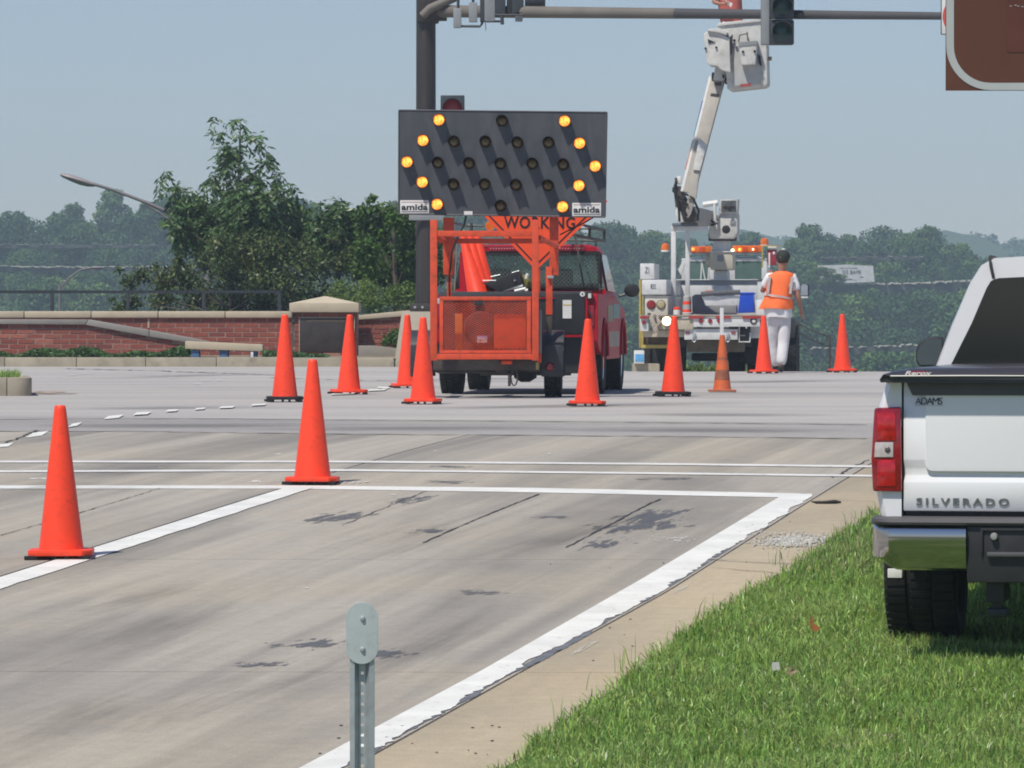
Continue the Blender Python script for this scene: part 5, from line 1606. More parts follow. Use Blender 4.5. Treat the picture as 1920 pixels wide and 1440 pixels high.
mb = MB(); mb.lathe([(0.115, 0.03), (0.108, 0.05), (0.032, 0.69), (0.028, 0.705), (0.018, 0.706), (0.016, .66), (.02, .4)], 32, cap=False); mb.build('cone_body', M_orange_old, old, ang=40)
for (z0, z1) in ((0.40, 0.43), (0.15, 0.275)):
    r = lambda z: 0.108 + (0.032 - 0.108) * (z - .05) / .64 + .0012
    mb = MB(); mb.lathe([(r(z0), z0), (r(z1), z1)], 32, cap=False)
    mb.build('dirty_band', pmat('dirty_band_vinyl', (0.30, 0.10, 0.055), 0.7, var=.25, scale=12), old)
mb = MB(); mb.box((-.17, -.17, .004), (.17, .17, .032), .012); mb.build('cone_base', pmat('faded_cone_base', (0.45, 0.13, 0.06), .7, var=.2), old)
place_cone(old, 1354, 735, 107, 'shorter faded orange cone with dirty brown bands under the white stand', h=0.706)
old['group'] = 'old cones'

# ------------------------------------------------------------------ wheels
def wheel(parent, c, r, w, side=1, rim=True, tread=True, rimmat=None, inner=False, name='wheel'):
    """axle along x, c in parent space; the rim faces side (+1 right, -1 left)"""
    mb = MB(); h = w / 2
    prof = [(r * .60, -h * .80), (r * .72, -h * .98), (r * .90, -h * 1.0), (r * .965, -h * .90), (r * .995, -h * .72)]
    g = 0.012
    xs = [-.45, -.15, .15, .45]
    for x in xs:
        prof += [(r, (x - .03) * w - g / 2 + .0), (r - .010, (x - .03) * w), (r - .010, (x + .03) * w), (r, (x + .03) * w + g / 2)] if abs(x) < .4 else []
    prof += [(r * .995, h * .72), (r * .965, h * .90), (r * .90, h * 1.0), (r * .72, h * .98), (r * .60, h * .80)]
    mb.lathe(prof, 44, (0, 0, 0), 'x', cap=True)
    if tread:
        for k in range(56):
            a = 2 * math.pi * k / 56
            for (x0, x1, o_) in ((-.47, -.2, 0), (.2, .47, .5), (-.13, .13, .25)):
                a2 = a + o_ * 2 * math.pi / 56
                c_, s_ = math.cos(a2), math.sin(a2)
                M = Matrix.Rotation(a2, 4, 'X')
                r0 = bmesh.ops.create_cube(mb.bm, size=1, matrix=M @ Matrix.Translation(((x0 + x1) / 2 * w, r + .001, 0)) @ Matrix.Diagonal(((x1 - x0) * w, .010, r * .065, 1)))
    o = mb.build(name, M_rubber, parent, ang=30); o.location = c
    if rim:
        m2 = MB()
        s = side
        m2.lathe([(r * .62, s * h * .86), (r * .58, s * h * .80), (r * .56, s * h * .3), (r * .50, s * h * .22), (r * .22, s * h * .42), (r * .18, s * h * .62), (.001, s * h * .64)], 32, (0, 0, 0), 'x', cap=False)
        m2.lathe([(r * .56, s * h * .3), (r * .56, -s * h * .7)], 32, (0, 0, 0), 'x', cap=False)
        m2.build('rim', rimmat or M_chrome, o, ang=30)
        m3 = MB()
        for k in range(8):
            a = 2 * math.pi * k / 8
            m3.lathe([(.001, s * h * .50), (r * .055, s * h * .50), (r * .055, s * h * .2)], 10, (0, math.cos(a) * r * .38, math.sin(a) * r * .38), 'x')
        m3.build('rim_holes', M_blackpl, o)
    return o
def wheel_like(src, parent, c):
    o = copy_tree(src, parent); o.location = c; return o

def part(root, name, mat, fn, smooth=True, **kw):
    mb = MB(); fn(mb); return mb.build(name, mat, root, smooth=smooth, **kw)
def fb(fr, root, name, mat, x0, y0, x1, y1, dy, dep, bev=0.008, seg=2):
    mb = MB(); fr.box(mb, x0, y0, x1, y1, dy, dep, bev, seg); return mb.build(name, mat, root)
def lathe_at(fr, root, name, mat, px, py, dy, prof, n=20):
    mb = MB(); mb.lathe(prof, n, fr.p(px, py, dy), 'y'); return mb.build(name, mat, root)

# ================================================================== white pickup at the right
D = 22.4
g = Gd(1655, 1212, 0, HG)
yaw = -R(10.5)
# base point under the left rear corner of the bumper
base = Vector((X(1630, D), D, float(HG(X(1725, D + 1.0), D + 1.0))))
wp = empty('parked_pickup', base, yaw, 'white pickup with black bed cover parked on the grass at right', 'pickup truck')
f = Frame(base, yaw)
WD = 2.0
def P_(px, py, dy=0.0): return f.p(px, py, dy)
z_rail = P_(1660, 712).z; z_bot = P_(1700, 958).z; z_pad = P_(1700, 972).z
xl = P_(1634, 900).x
# tailgate with a pressed lower step
xg = P_(1694, 900).x; xr = WD - xg + 2 * 0.0
mb = MB()
z1 = P_(1700, 716).z
zs = P_(1700, 886).z
prof = [(0.0, z_bot), (0.0, zs - .045), (0.016, zs - .012), (0.014, zs + .02), (0.0, zs + .06), (0.004, z1), (0.07, z1), (0.07, z_bot)]
mb.prism([(y, z) for y, z in prof], 'x', xg, xg + 1.62, 0.004, 1)
mb.build('tailgate', M_white, wp, ang=50)
# embossed corner of the step: a soft raised field
mb = MB(); a = P_(1735, 884); b = P_(2300, 722)
mb.prism(rrect(a.x, a.z, a.x + 1.42, b.z, .035, 6), 'y', -.004, .03, .02, 4); mb.build('pressed_panel', M_white, wp)
# quarter panels: closed bed box with inward lean at the rear corner
def side_panel(x_out, sgn):
    ys = [0.0, 0.05, .3, 1.95]
    z0 = P_(1660, 968).z
    rings = []
    for y, inset in ((-0.005, .045), (0.04, .012), (0.25, 0.0), (2.0, 0.0)):
        x = x_out + sgn * inset
        top = x_out + sgn * (inset + .055)
        t = x_out + sgn * .22
        rings.append([(x + sgn * .02, y, z0), (x, y, z0 + .12), (x - sgn * .0, y, z0 + .35), (x + sgn * .012, y, (z0 + z_rail) / 2 + .15), (top, y, z_rail), (t, y, z_rail), (t, y, z0)])
    return rings
# left (open arch for the wheel cut above axle height)
def quarter(x_out, sgn, name='bed_side'):
    mb = MB()
    zA = P_(1660, 968).z
    xo = [x_out + sgn * .03, x_out, x_out + sgn * .008, x_out + sgn * .02, x_out + sgn * .06]
    zz = [zA, zA + .15, (zA + z_rail) / 2, z_rail - .12, z_rail]
    wy, wr, wz = 1.28, .47, .40
    ys = [0.0, .03, .10, .4, .82] + [wy - wr * math.cos(math.pi * k / 10) for k in range(1, 10)] + [1.76, 2.0, 2.03]
    rings = []
    for y in ys:
        inn = .040 if y == 0 else (.016 if y == .03 else (.004 if y == .1 else 0))
        lo = zz[0]
        if abs(y - wy) < wr: lo = max(zz[0], wz + math.sqrt(wr * wr - (y - wy) ** 2) - .0)
        ring = []
        for i in range(5):
            z = zz[i] if i else lo
            z = max(z, lo + i * .01)
            ring.append((xo[i] + sgn * inn, y, z))
        ring += [(x_out + sgn * (xg - xl - .009), y, z_rail), (x_out + sgn * (xg - xl - .009), y, lo)]
        rings.append(ring)
    mb.loft(rings)
    return mb.build(name, M_white, wp, ang=40)
quarter(xl, 1)
quarter(xl + WD, -1)
# fender lips
for sgn, xo in ((1, xl), (-1, xl + WD)):
    mb = MB(); pts = [(xo + sgn * .0, 1.28 - .46 * math.cos(a), .40 + .46 * math.sin(a)) for a in np.linspace(.12, math.pi - .12, 18)]
    mb.tube(pts, .014, 6); mb.build('wheel_arch', M_white, wp)
# lower cab sides
zc = z_rail - 0.02
z0 = P_(1660, 968).z - .12
mb = MB()
mb.loft([[(xl + .03, y, z0), (xl - .0, y, z0 + .3), (xl + .01, y, zc - .1), (xl + .06, y, zc), (xl + WD - .06, y, zc), (xl + WD - .01, y, zc - .1), (xl + WD, y, z0 + .3), (xl + WD - .03, y, z0)] for y in (2.06, 4.3)])
mb.build('cab_lower', M_white, wp)
mb = MB()
mb.loft([[(xl + .04, y, z0), (xl + .0, y, z0 + .3), (xl + .03, y, zc - .15 - k), (xl + .2, y, zc - k), (xl + WD - .2, y, zc - k), (xl + WD - .03, y, zc - .15 - k), (xl + WD, y, z0 + .3), (xl + WD - .04, y, z0)] for y, k in ((4.32, 0.02), (5.2, .06), (5.45, .2))])
mb.build('bonnet', M_white, wp)
# greenhouse measured on the rear window plane
yb = 2.10
out = [P_(1748, 690, yb), P_(1782, 610, yb), P_(1817, 530, yb), P_(1838, 497, yb), P_(1862, 484, yb), P_(1920, 480.5, yb)]
cx = xl + WD / 2
zb_ = zc
ring = [(p.x, p.z) for p in out]
ring[0] = (ring[0][0] - .012, zb_)
full = ring + [(2 * cx - x, z) for x, z in reversed(ring)]
def lerp_ring(k, y, up=0.0, lean=0.0):
    return [(cx + (x - cx) * k, y + lean * (z - zb_), zb_ + (z - zb_) * (1 + up)) for x, z in full]
mb = MB(); mb.loft([lerp_ring(.985, yb + .0), lerp_ring(1.0, yb + .06), lerp_ring(1.0, 2.9, .02), lerp_ring(.985, 3.6, 0.0), [(cx + (x - cx) * .96, 4.3 - .5 * (z - zb_) / .55, zb_ + (z - zb_) * .97) for x, z in full]])
mb.build('cab', M_white, wp, ang=50)
win = [P_(q[0], q[1], yb - .004) for q in ((1783, 684), (1822, 606), (1850, 540), (1858, 527), (1872, 521.5), (1925, 519))]
wv = [(p.x, p.z) for p in win]; wv = wv + [(2 * cx - x, z) for x, z in reversed(wv)]
mb = MB(); mb.prism(wv, 'y', yb - .012, yb + .004, .002, 1); mb.build('rear_window', M_glass, wp, smooth=False)
mb = MB()
gk = [P_(1856, 483, yb - .004), P_(1858, 500, yb - .014), P_(1863, 522, yb - .014)]
mb.tube([gk[0] + Vector((0, .3, .004)), gk[0] + Vector((0, .02, .005)), gk[1], gk[2]], .0085, 6); mb.build('roof_seam', M_blackpl, wp)
# side windows and door seams
for sg in (1, -1):
    def sx(p): return cx + sg * p
    hb, ht = cx - full[0][0], cx - full[2][0]
    z_a, z_b = zb_ + .04, zb_ + (full[2][1] - zb_) * .93
    kk = lambda z: (hb + (ht - hb) * (z - zb_) / (full[2][1] - zb_)) + .006
    for (y0, y1, y2, y3) in ((2.24, 2.86, 2.86, 2.30), (2.94, 3.92, 3.55, 2.94)):
        A = [Vector((sx(kk(z_a)), y0, z_a)), Vector((sx(kk(z_a)), y1, z_a)), Vector((sx(kk(z_b)), y2, z_b)), Vector((sx(kk(z_b)), y3, z_b))]
        Bq = [p + Vector((-sg * .03, 0, 0)) for p in A]
        mb = MB(); mb.loft([A, Bq]); mb.build('side_window', M_glass, wp, smooth=False)
# black lid over the bed
zl = P_(1650, 716).z
def lid_ring(y, zt, x0, x1):
    return [(x0, y, zl - .002), (x0 - .004, y, zl + .012), (x0 + .012, y, zl + .035), (x0 + .06, y, zl + (zt - zl) * .82), (x0 + .15, y, zt), ((x0 + x1) / 2, y, zt + .012), (x1 - .15, y, zt), (x1 - .06, y, zl + (zt - zl) * .82), (x1 - .012, y, zl + .035), (x1 + .004, y, zl + .012), (x1, y, zl - .002)]
zt = P_(1700, 689.5).z
xa, xb = P_(1651, 716, -.05).x, xl + WD - .03
M_lid = pmat('satin_black_bed_lid', (0.040, 0.038, 0.045), 0.33, var=0.08, scale=4, coat=0.3)
mb = MB(); mb.loft([lid_ring(-.075, zl + .022, xa + .02, xb - .02), lid_ring(-.085, zl + .030, xa + .005, xb - .005), lid_ring(-.06, zt - .012, xa, xb), lid_ring(-.0, zt - .002, xa, xb), lid_ring(.4, zt, xa, xb), lid_ring(2.04, zt + .002, xa + .01, xb - .01)])
mb.build('bed_lid', M_lid, wp, ang=50)
mb = MB(); mb.tube([(xa + .05, -.088, zl + .028), (xa + .4, -.088, zl + .030), (xb - .4, -.088, zl + .030), (xb - .05, -.088, zl + .028)], .004, 6); mb.build('lid_trim', pmat('grey_trim', (0.42, 0.42, 0.40), .35), wp)
# dark trim panel under the lid
q = [P_(1700, 716, -.004), P_(1711, 741, -.004)]
mb = MB(); mb.prism([(q[0].x, q[0].z), (q[1].x, q[1].z), (xg + 1.58, q[1].z), (xg + 1.61, q[0].z)], 'y', -.02, -.001, .003, 1)
mb.build('tailgate_trim', pmat('grey_tailgate_trim', (0.085, 0.085, 0.092), 0.5, var=.08), wp)
# lamp cluster
def lampq(pts, name, mat, y0, y1, par, bev=.006):
    A = [P_(*p, 0) for p in pts]
    mb = MB(); mb.prism([(p.x, p.z) for p in A], 'y', y0, y1, bev, 2); return mb.build(name, mat, par)
tl = lampq([(1640, 765), (1690, 762), (1692, 922), (1637, 921), (1634, 860)], 'tail_lamp', M_redlens, -.022, .05, wp, .012)
lampq([(1642, 829), (1676, 829), (1676, 857), (1640, 857)], 'reverse_lens', M_clearlens, -.028, -.01, tl, .003)
mb = MB(); c = P_(1664, 843, -.03); mb.sphere(c, .014, 2, (1, .4, 1)); mb.build('bulb', pmat('dark_bulb', (.12, .1, .1), .2), tl)
for (y0, y1) in ((772, 826), (862, 912)):
    lampq([(1646, y0), (1680, y0), (1681, y1), (1645, y1)], 'lens_block', pmat('bright_red_lens', (0.45, 0.008, 0.012), .12, var=.35, scale=35, coat=.6), -.027, -.01, tl, .006)
tl2 = copy_tree(tl, wp); tl2.location = (2 * cx, 0, 0); tl2.scale = (-1, 1, 1)
# lettering
a, b = P_(1716, 758.5, -.007), P_(1767, 745.5, -.007)
link_mesh('lettering', text_mesh('ADAMS', a.x, b.x, a.z, b.z, -.007, .0015, spacing=.8), M_letter, wp)
mb = MB(); mb.box((a.x - .004, -.0085, a.z - .004), (b.x + .004, -.006, a.z - .0028)); mb.build('lettering_rule', pmat('grey_rule', (.4, .4, .4), .5), wp)
a, b = P_(1718, 947.5, -.004), P_(1892, 934.5, -.004)
link_mesh('lettering', text_mesh('SILVERADO', a.x, b.x, a.z, b.z, -.001, .006, bold=.022, spacing=1.45), pmat('grey_chrome_letters', (.22, .23, .22), .3, metal=.6), wp)
yy = -.079
a, b = P_(1697, 707.5, yy), P_(1748, 692.5, yy)
mb = MB(); mb.prism([(a.x + .01, zl + .020 + .008), (a.x + .09, zl + .03), (b.x - .02, zt - .018), (b.x - .06, zt - .012), (a.x + .01, zl + .05)], 'y', -.0885, -.075); mb.build('sticker', pmat('red_sticker', (.25, .015, .05), .4), wp)
link_mesh('lettering', text_mesh('Rerox', a.x, b.x, zl + .033, zl + .052, -.089, .002, shear=.3, bold=.03), M_whitepl, wp)
mb = MB(); mb.box((xg - .03, .05, z_bot), (xg + 1.66, .09, zl - .01)); mb.build('shut_line', M_blackpl, wp)
mb = MB(); mb.box((xl + .10, .16, .60), (xl + WD - .1, 4.6, 1.0)); mb.build('underbody_light_block', M_rubber, wp)  # unseen dark box added to block light from above the rear tyre
# gap, bumper pad, chrome bumper
fb(f, wp, 'gap_filler', M_blackpl, 1699, 973, 2330, 957, .03, .05, 0)
def arc_x(u):  # bumper rounds away at its ends
    return u
def bumper(name, mat, prof, x0, x1, nb=10, wrap=.09):
    """prof: (y,z) outline swept from x0 to x1; ends swept forward"""
    rings = []
    xs = [x0, x0 + .015, x0 + .05] + list(np.linspace(x0 + .10, x1 - .10, nb)) + [x1 - .05, x1 - .015, x1]
    for x in xs:
        e = min(x - x0, x1 - x)
        k = max(0, 1 - e / .10); sw = wrap * k ** 2.2
        rings.append([(x, y + sw, z) for y, z in prof])
    mb = MB(); mb.loft(rings); return mb.build(name, mat, wp, ang=40)
zt_, zb2 = P_(1700, 984, -.13).z, P_(1700, 1069, -.10).z
xL = P_(1629, 990, -.13).x + .004
bumper('bumper_pad', pmat('ribbed_grey_pad', (.085, .08, .085), .6, var=.1), [(-.14, zt_), (-.15, zt_ + .012), (-.145, zt_ + .026), (.03, zt_ + .036), (.03, zt_)], xL, xL + 2.0)
M_bump = pmat('chrome_bumper', (0.44, 0.44, 0.45), 0.12, metal=1.0, var=0.03, scale=3, dirt=(.45, .43, .38), dirt_amt=.25, dscale=6)
hz_ = zt_ - zb2
def chrome_end(x0, x1, flip):
    rings = []
    for i, x in enumerate(np.linspace(x0, x1, 16)):
        e = (x - x0) if not flip else (x1 - x)
        k = max(0, 1 - e / .10); sw = .16 * k ** 2
        low = .055 * max(0, 1 - e / .13) ** 1.3
        zz = zb2 + low * 1.4
        ring = [(x, -.128 + sw, zt_ - .002), (x, -.154 + sw, zt_ - .017), (x, -.157 + sw, zt_ - .026), (x, -.155 + sw, zt_ - hz_ * .40), (x, -.142 + sw, zt_ - hz_ * .72), (x, -.120 + sw, zz + .012), (x, -.09 + sw, zz), (x, -.02 + sw, zz), (x, -.02 + sw, zt_ - .002)]
        rings.append(ring)
    mb = MB(); mb.loft(rings); mb.build('chrome_bumper', M_bump, wp, ang=32)
xC = P_(1811, 1020, -.15).x
chrome_end(xL, xC, False); chrome_end(xL + 2.0 - (xC - xL), xL + 2.0, True)
# black centre section with plate recess
mb = MB()
mb.prism([(xC - .002, zt_ - .002), (xC + .004, zt_ - hz_ * 1.25), (xL + 2 - (xC - xL), zt_ - hz_ * 1.25), (xL + 2 - (xC - xL), zt_ - .002)], 'y', -.128, -.02, .01); mb.build('bumper_centre', M_blackpl, wp)
mb = MB(); a = P_(1850, 1044, -.15); mb.box((a.x, -.155, a.z), (a.x + .75, -.13, a.z + .022), .009); mb.build('step_edge', pmat('grey_plastic_edge', (.10, .10, .105), .3), wp)
mb = MB(); a = P_(1838, 1042, -.14); mb.box((a.x, -.140, a.z), (a.x + .012, -.12, a.z + .12), .004); mb.box((a.x, -.140, a.z + .115), (a.x + .8, -.12, a.z + .127), .004); mb.build('recess_lip', M_blackpl, wp)
lathe_at(f, wp, 'plate_lamp', pmat('plate_lamp_grey', (.3, .3, .3), .3), 1864, 1006, -.135, [(.001, -.02), (.014, -.018), (.018, 0)])
# underneath
mb = MB(); mb.box((xl + .3, .15, .46), (xl + 1.7, 4.6, .58)); mb.box((xl + .45, .02, .36), (xl + .57, 4.5, .52), .01); mb.box((xl + 1.4, .02, .36), (xl + 1.52, 4.5, .52), .01); mb.build('chassis', M_blackpl, wp)
mb = MB(); mb.tube([(xl + .2, 1.28, .39), (xl + 1.8, 1.28, .39)], .055, 12); mb.sphere((xl + 1.0, 1.28, .38), .16, 2); mb.build('rear_axle', M_darkmetal, wp)
mb = MB(); a, b = P_(1850, 1108, .0), P_(1884, 1090, .0); mb.box((a.x, -.05, a.z - .05), (b.x, .3, b.z + .04), .006)
a, b = P_(1858, 1150, .0), P_(1880, 1105, .0); mb.box((a.x, .0, a.z), (b.x, .06, b.z), .01)
a, b = P_(1851, 1157, .0), P_(1889, 1140, .0); mb.box((a.x, -.02, a.z), (b.x, .10, b.z), .015)
mb.build('tow_hitch', M_blackpl, wp)
mb = MB(); a, b = P_(1665, 1083, .7), P_(1692, 1066, .7); mb.box((a.x, .68, a.z), (b.x, .70, b.z), .003); mb.build('mud_flap_tab', M_whitepl, wp)
mb = MB(); mb.box((xl + .55, .62, .45), (xl + .95, 1.0, .72), .03); mb.tube([(xl + 1.1, .4, .35), (xl + 1.6, .4, .35)], .09, 14); mb.build('exhaust', M_blackpl, wp)
wr_ = .40
x0w, x1w = P_(1656, 1150, .9).x, P_(1795, 1150, .9).x
w = wheel(wp, ((x0w + x1w) / 2 - .005, 1.28, wr_ + .0), wr_, abs(x1w - x0w) * .97, side=-1)
wheel_like(w, wp, (xl + WD - .18, 1.28, wr_)); wheel_like(w, wp, (xl + .17, 4.75, wr_)); wheel_like(w, wp, (xl + WD - .18, 4.75, wr_))
# mirror
ym = 3.55
a = P_(1716, 686, ym); b = P_(1764, 634, ym)
mb = MB(); mb.prism([(P_(*q, ym).x, P_(*q, ym).z) for q in ((1768, 688), (1722, 688), (1716, 676), (1716, 658), (1722, 643), (1735, 634), (1750, 631), (1768, 631))], 'y', ym, ym + .14, .02)
mb.build('door_mirror', M_blackpl, wp)
mb = MB(); mb.prism([(P_(*q, ym - .003).x, P_(*q, ym - .003).z) for q in ((1766, 684), (1725, 684), (1720, 674), (1720, 660), (1726, 647), (1737, 639), (1750, 636), (1766, 636))], 'y', ym - .004, ym - .001); mb.build('mirror_glass', pmat('mirror_glass', (.06, .08, .09), .35, metal=.0), wp)
# orange flag beacon on the roof
fo = Frame(wp.matrix_world @ Vector((0, 0, 0)) if False else base, yaw)
zr = full[5][1]
a = P_(1913, 482, 2.6)
root = empty('roof_beacon', f.M @ Vector((a.x + .06, 2.6, P_(1913, 481, 2.6).z)), yaw, 'orange reflective triangle standing on the white pickup roof at the right edge', 'warning triangle')
k = 2.6 + D; s_ = k / FPX
mb = MB(); mb.prism([(-.005, .0), (.10, .0), (.12, .13), (-.018, .105)], 'y', 0, .04, .005); mb.build('triangle_body', M_orange, root)
mb = MB(); mb.box((-.008, -.002, -.03), (.0, .03, .05)); mb.build('bracket', M_blackpl, root)

# ================================================================== arrow board trailer
D = 53.7
yaw = -R(2.0)
gz = float(H(X(910, D), D))
base = Vector((X(910, D), D, gz))
tr = empty('arrow_board_trailer', base, yaw, 'orange trailer with caged engine and tall dark arrow board lit in amber', 'trailer')
f = Frame(base, yaw)
TO = M_torange
for nm, x0, y0, x1, y1, dy, dep in (('upright', 806.5, 412, 819.5, 676, 0, .075), ('upright', 997.5, 412, 1010, 676, 0, .075), ('crossbar', 819.6, 432.5, 997.4, 443.5, .01, .06),
        ('crossbar', 822, 447, 1024, 456.5, .72, .06), ('bottom_rail', 819.6, 663.5, 997.4, 674, .0, .075), ('mast', 831, 408, 851, 515, .62, .12), ('mast', 1030.5, 408, 1047, 516, .62, .10),
        ('mast_foot', 1023.5, 500, 1035.5, 590, .60, .07), ('mast_foot', 838, 515.3, 847, 556, .66, .06), ('mast', 851.5, 452, 853, 470, .8, .05)):
    fb(f, tr, nm, TO, x0, y0, x1, y1, dy, dep, .004)
fb(f, tr, 'mast_foot', M_darkmetal, 1024.5, 590.5, 1034.5, 626, .61, .06, .004)
for nm, x0, y0, x1, y1 in (('cage_rail', 824, 556, 996, 563), ('cage_rail', 824, 657, 996, 662.5), ('cage_stile', 824, 563.2, 831, 656.8), ('cage_stile', 988, 563.2, 995.5, 656.8)):
    fb(f, tr, nm, TO, x0, y0, x1, y1, .02, .035, .003)
for pts in (((1011, 446, .05), (1044, 461, .62)), ((820, 446, .05), (835, 452, .62)), ((800, 455, .02), (800, 455.1, .02))):
    if pts[0][0] == 800: continue
    mb = MB(); f.tube(mb, pts, .034, 4); mb.build('brace', TO, tr)
# expanded mesh
def wire_grid(fr, parent, x0, y0, x1, y1, dy, cell, rw, mat, ratio=.5, name='wire_mesh'):
    a = fr.p(x0, y1, dy); b = fr.p(x1, y0, dy); w_, h_ = b.x - a.x, b.z - a.z
    mb = MB(); cx_ = cell; cz = cell * ratio
    k = -int(h_ / cz) - 1
    n = int(w_ / cx_ + h_ / cz) + 2
    for sg in (1, -1):
        for i in range(-int(h_ / cz) - 2, int(w_ / cx_) + 3):
            # line x = i*cx + sg * z * cx/cz
            if sg > 0: p = lambda z: i * cx_ + z * cx_ / cz
            else: p = lambda z: (i + int(h_ / cz) + 1) * cx_ - z * cx_ / cz
            zs_ = [0, h_]
            # clip to 0..w
            za, zb3 = 0.0, h_
            def zx(x):
                return ((x - i * cx_) * cz / cx_) if sg > 0 else (((i + int(h_ / cz) + 1) * cx_ - x) * cz / cx_)
            lo, hi = sorted((zx(0), zx(w_)))
            za, zb3 = max(0, lo), min(h_, hi)
            if zb3 - za < .004: continue
            A = Vector((a.x + p(za), dy, a.z + za)); B = Vector((a.x + p(zb3), dy, a.z + zb3))
            mb.tube([A, B], rw, 3, cap=False)
    o = mb.build(name, mat, parent, smooth=False); return tag(o, kind='stuff')
wire_grid(f, tr, 831, 563, 988, 657, .035, .050, .0026, TO, .5)
# inside the cage
fb(f, tr, 'cage_back', pmat('dark_engine_back', (.035, .02, .02), .7, var=.3), 826, 558, 1000, 660, .85, .03, 0)
fb(f, tr, 'side_panel', pmat('dark_red_panel', (.16, .035, .025), .7, var=.2), 1001, 556, 1007, 662, .08, .7, 0)
fb(f, tr, 'battery_box', pmat('bright_orange_tank', (.80, .10, .03), .45, var=.06), 926, 589, 987, 654, .12, .4, .02)
fb(f, tr, 'inner_post', pmat('dull_amber_post', (.45, .12, .02), .6), 853, 588, 867, 656, .25, .05, .003)
mb = MB(); mb.lathe([(.001, 0), (.17, .01), (.19, .05), (.19, .4)], 26, f.p(900, 615, .35), 'y'); mb.build('engine_drum', pmat('dark_engine', (.05, .04, .04), .5, metal=.4, var=.3), tr)
fb(f, tr, 'engine_fitting', M_chrome, 894, 629, 914, 643, .2, .06, .01)
fb(f, tr, 'latch', M_blackpl, 889, 565, 906, 572, .0, .02, .003)
# chassis under
fb(f, tr, 'chassis_beam', M_darkmetal, 812, 675, 1012, 694, .25, .09, .006)
fb(f, tr, 'chassis_beam', M_darkmetal, 822, 664, 1014, 690, 1.0, .09, .006)
fb(f, tr, 'red_bracket', TO, 940, 676, 960, 683, .2, .05, .004)
for x0, x1 in ((815, 835), (930, 950), (992, 1012)):
    fb(f, tr, 'frame_rail', M_darkmetal, x0, 680, x1, 697 + (2 if x0 == 930 else 0), .3, 1.6, .004)
fb(f, tr, 'jack_tube', pmat('grey_jack_tube', (.24, .22, .22), .5, metal=.4), 1008.5, 580, 1015.5, 664, .1, .05, .012)
fb(f, tr, 'jack_bracket', TO, 1008, 664, 1015, 680, .08, .06, .003)
fb(f, tr, 'jack_foot', M_yellow, 1005, 680, 1010, 693, .06, .03, .002)
# axle, wheels, fenders
wy = .95
zc_ = f.p(1038, 706, wy).z
rw_ = .315
xw = (f.p(1018, 700, wy).x + f.p(1057, 700, wy).x) / 2
wt = wheel(tr, (xw, wy, rw_ + .002), rw_, .20, side=1, rimmat=M_whitepl)
xw2 = f.p(793, 700, wy).x
wheel_like(wt, tr, (xw2, wy, rw_ + .002)).rotation_euler = (0, 0, math.pi)
mb = MB(); mb.tube([(xw2, wy, rw_), (xw, wy, rw_)], .035, 8); mb.build('axle', M_darkmetal, tr)
for xx in (xw, xw2):
    mb = MB(); rings = []
    R0 = rw_ + .07
    for k in range(13):
        a_ = math.pi * (1.12 - 1.24 * k / 12)
        yy, zz = wy + math.cos(a_) * R0, rw_ + .06 + math.sin(a_) * R0
        yi, zi = wy + math.cos(a_) * (R0 - .02), rw_ + .06 + math.sin(a_) * (R0 - .02)
        rings.append([(xx - .125, yy, zz), (xx + .125, yy, zz), (xx + .125, yi, zi), (xx - .125, yi, zi)])
    mb.loft(rings)
    mb.build('fender', pmat('grey_black_fender', (.035, .038, .045), .5, var=.15, dirt=(.09, .09, .1), dirt_amt=.4), tr, ang=50)
    mb = MB(); mb.box((xx - .12, wy - R0 - .015, rw_ - .0), (xx + .12, wy - R0 + .012, rw_ + .28), .015); mb.build('fender_skirt', _mats['grey_black_fender'], tr)
    lathe_at(f, tr, 'tail_lamp', M_redlens, 960, 0, 0, [(.001, 0), (.001, .001)])  if False else None
    mb = MB(); mb.lathe([(.001, -.03), (.035, -.026), (.05, -.008), (.052, 0)], 20, (xx - .03, wy - R0 - .016, rw_ + .03), 'y'); mb.build('tail_lamp', M_redlens, tr)
mb = MB(); f.tube(mb, [(955, 700, .1), (955, 724, .1)], .016, 6); mb.build('hook_bar', M_darkmetal, tr)
mb = MB(); pts = [f.p(964 + 6 * math.sin(a_), 708 - 15 * math.cos(a_), .1) for a_ in np.linspace(.2, 2 * math.pi - .2, 14)]; mb.tube(pts, .010, 6); mb.build('safety_chain', M_darkmetal, tr)
mb = MB(); mb.lathe([(.001, -.14), (.1, -.13), (.15, -.05), (.15, .05), (.1, .13), (.001, .14)], 20, f.p(985, 692, 1.6), 'x'); mb.box(f.p(950, 700, 1.55), f.p(1020, 690, 1.9)); mb.build('tongue_coupler', M_darkmetal, tr)
mb = MB(); f.tube(mb, [(916, 690, 1.0), (940, 690, 2.6)], .05, 6); mb.build('tongue', M_darkmetal, tr)
# the board
BD = .50
bp = [f.p(*q, BD) for q in ((748, 206.5), (1138, 210.5), (1134.5, 407), (747.5, 401))]
mb = MB(); mb.prism([(p.x, p.z) for p in bp], 'y', BD, BD + .045, .004); board = mb.build('board', M_board, tr, smooth=False)
mb = MB()
for i in range(4):
    p, q = bp[i], bp[(i + 1) % 4]
    mb.tube([p + Vector((0, .0, 0)), q + Vector((0, .0, 0))], .009, 4)
mb.build('board_edge', pmat('board_edge_trim', (.09, .09, .1), .5), board)
rows = [((395, 172), (850, 178), (1300, 180)), ((280, 320), (503, 328), (730, 328), (960, 335), (1185, 335), (1408, 340)), ((165, 475), (388, 480), (613, 483), (838, 487), (1068, 487), (1290, 492), (1520, 505)),
        ((275, 620), (500, 635), (725, 635), (950, 640), (1180, 643), (1403, 645)), ((382, 780), (840, 790), (1285, 797))]
_hm = {}
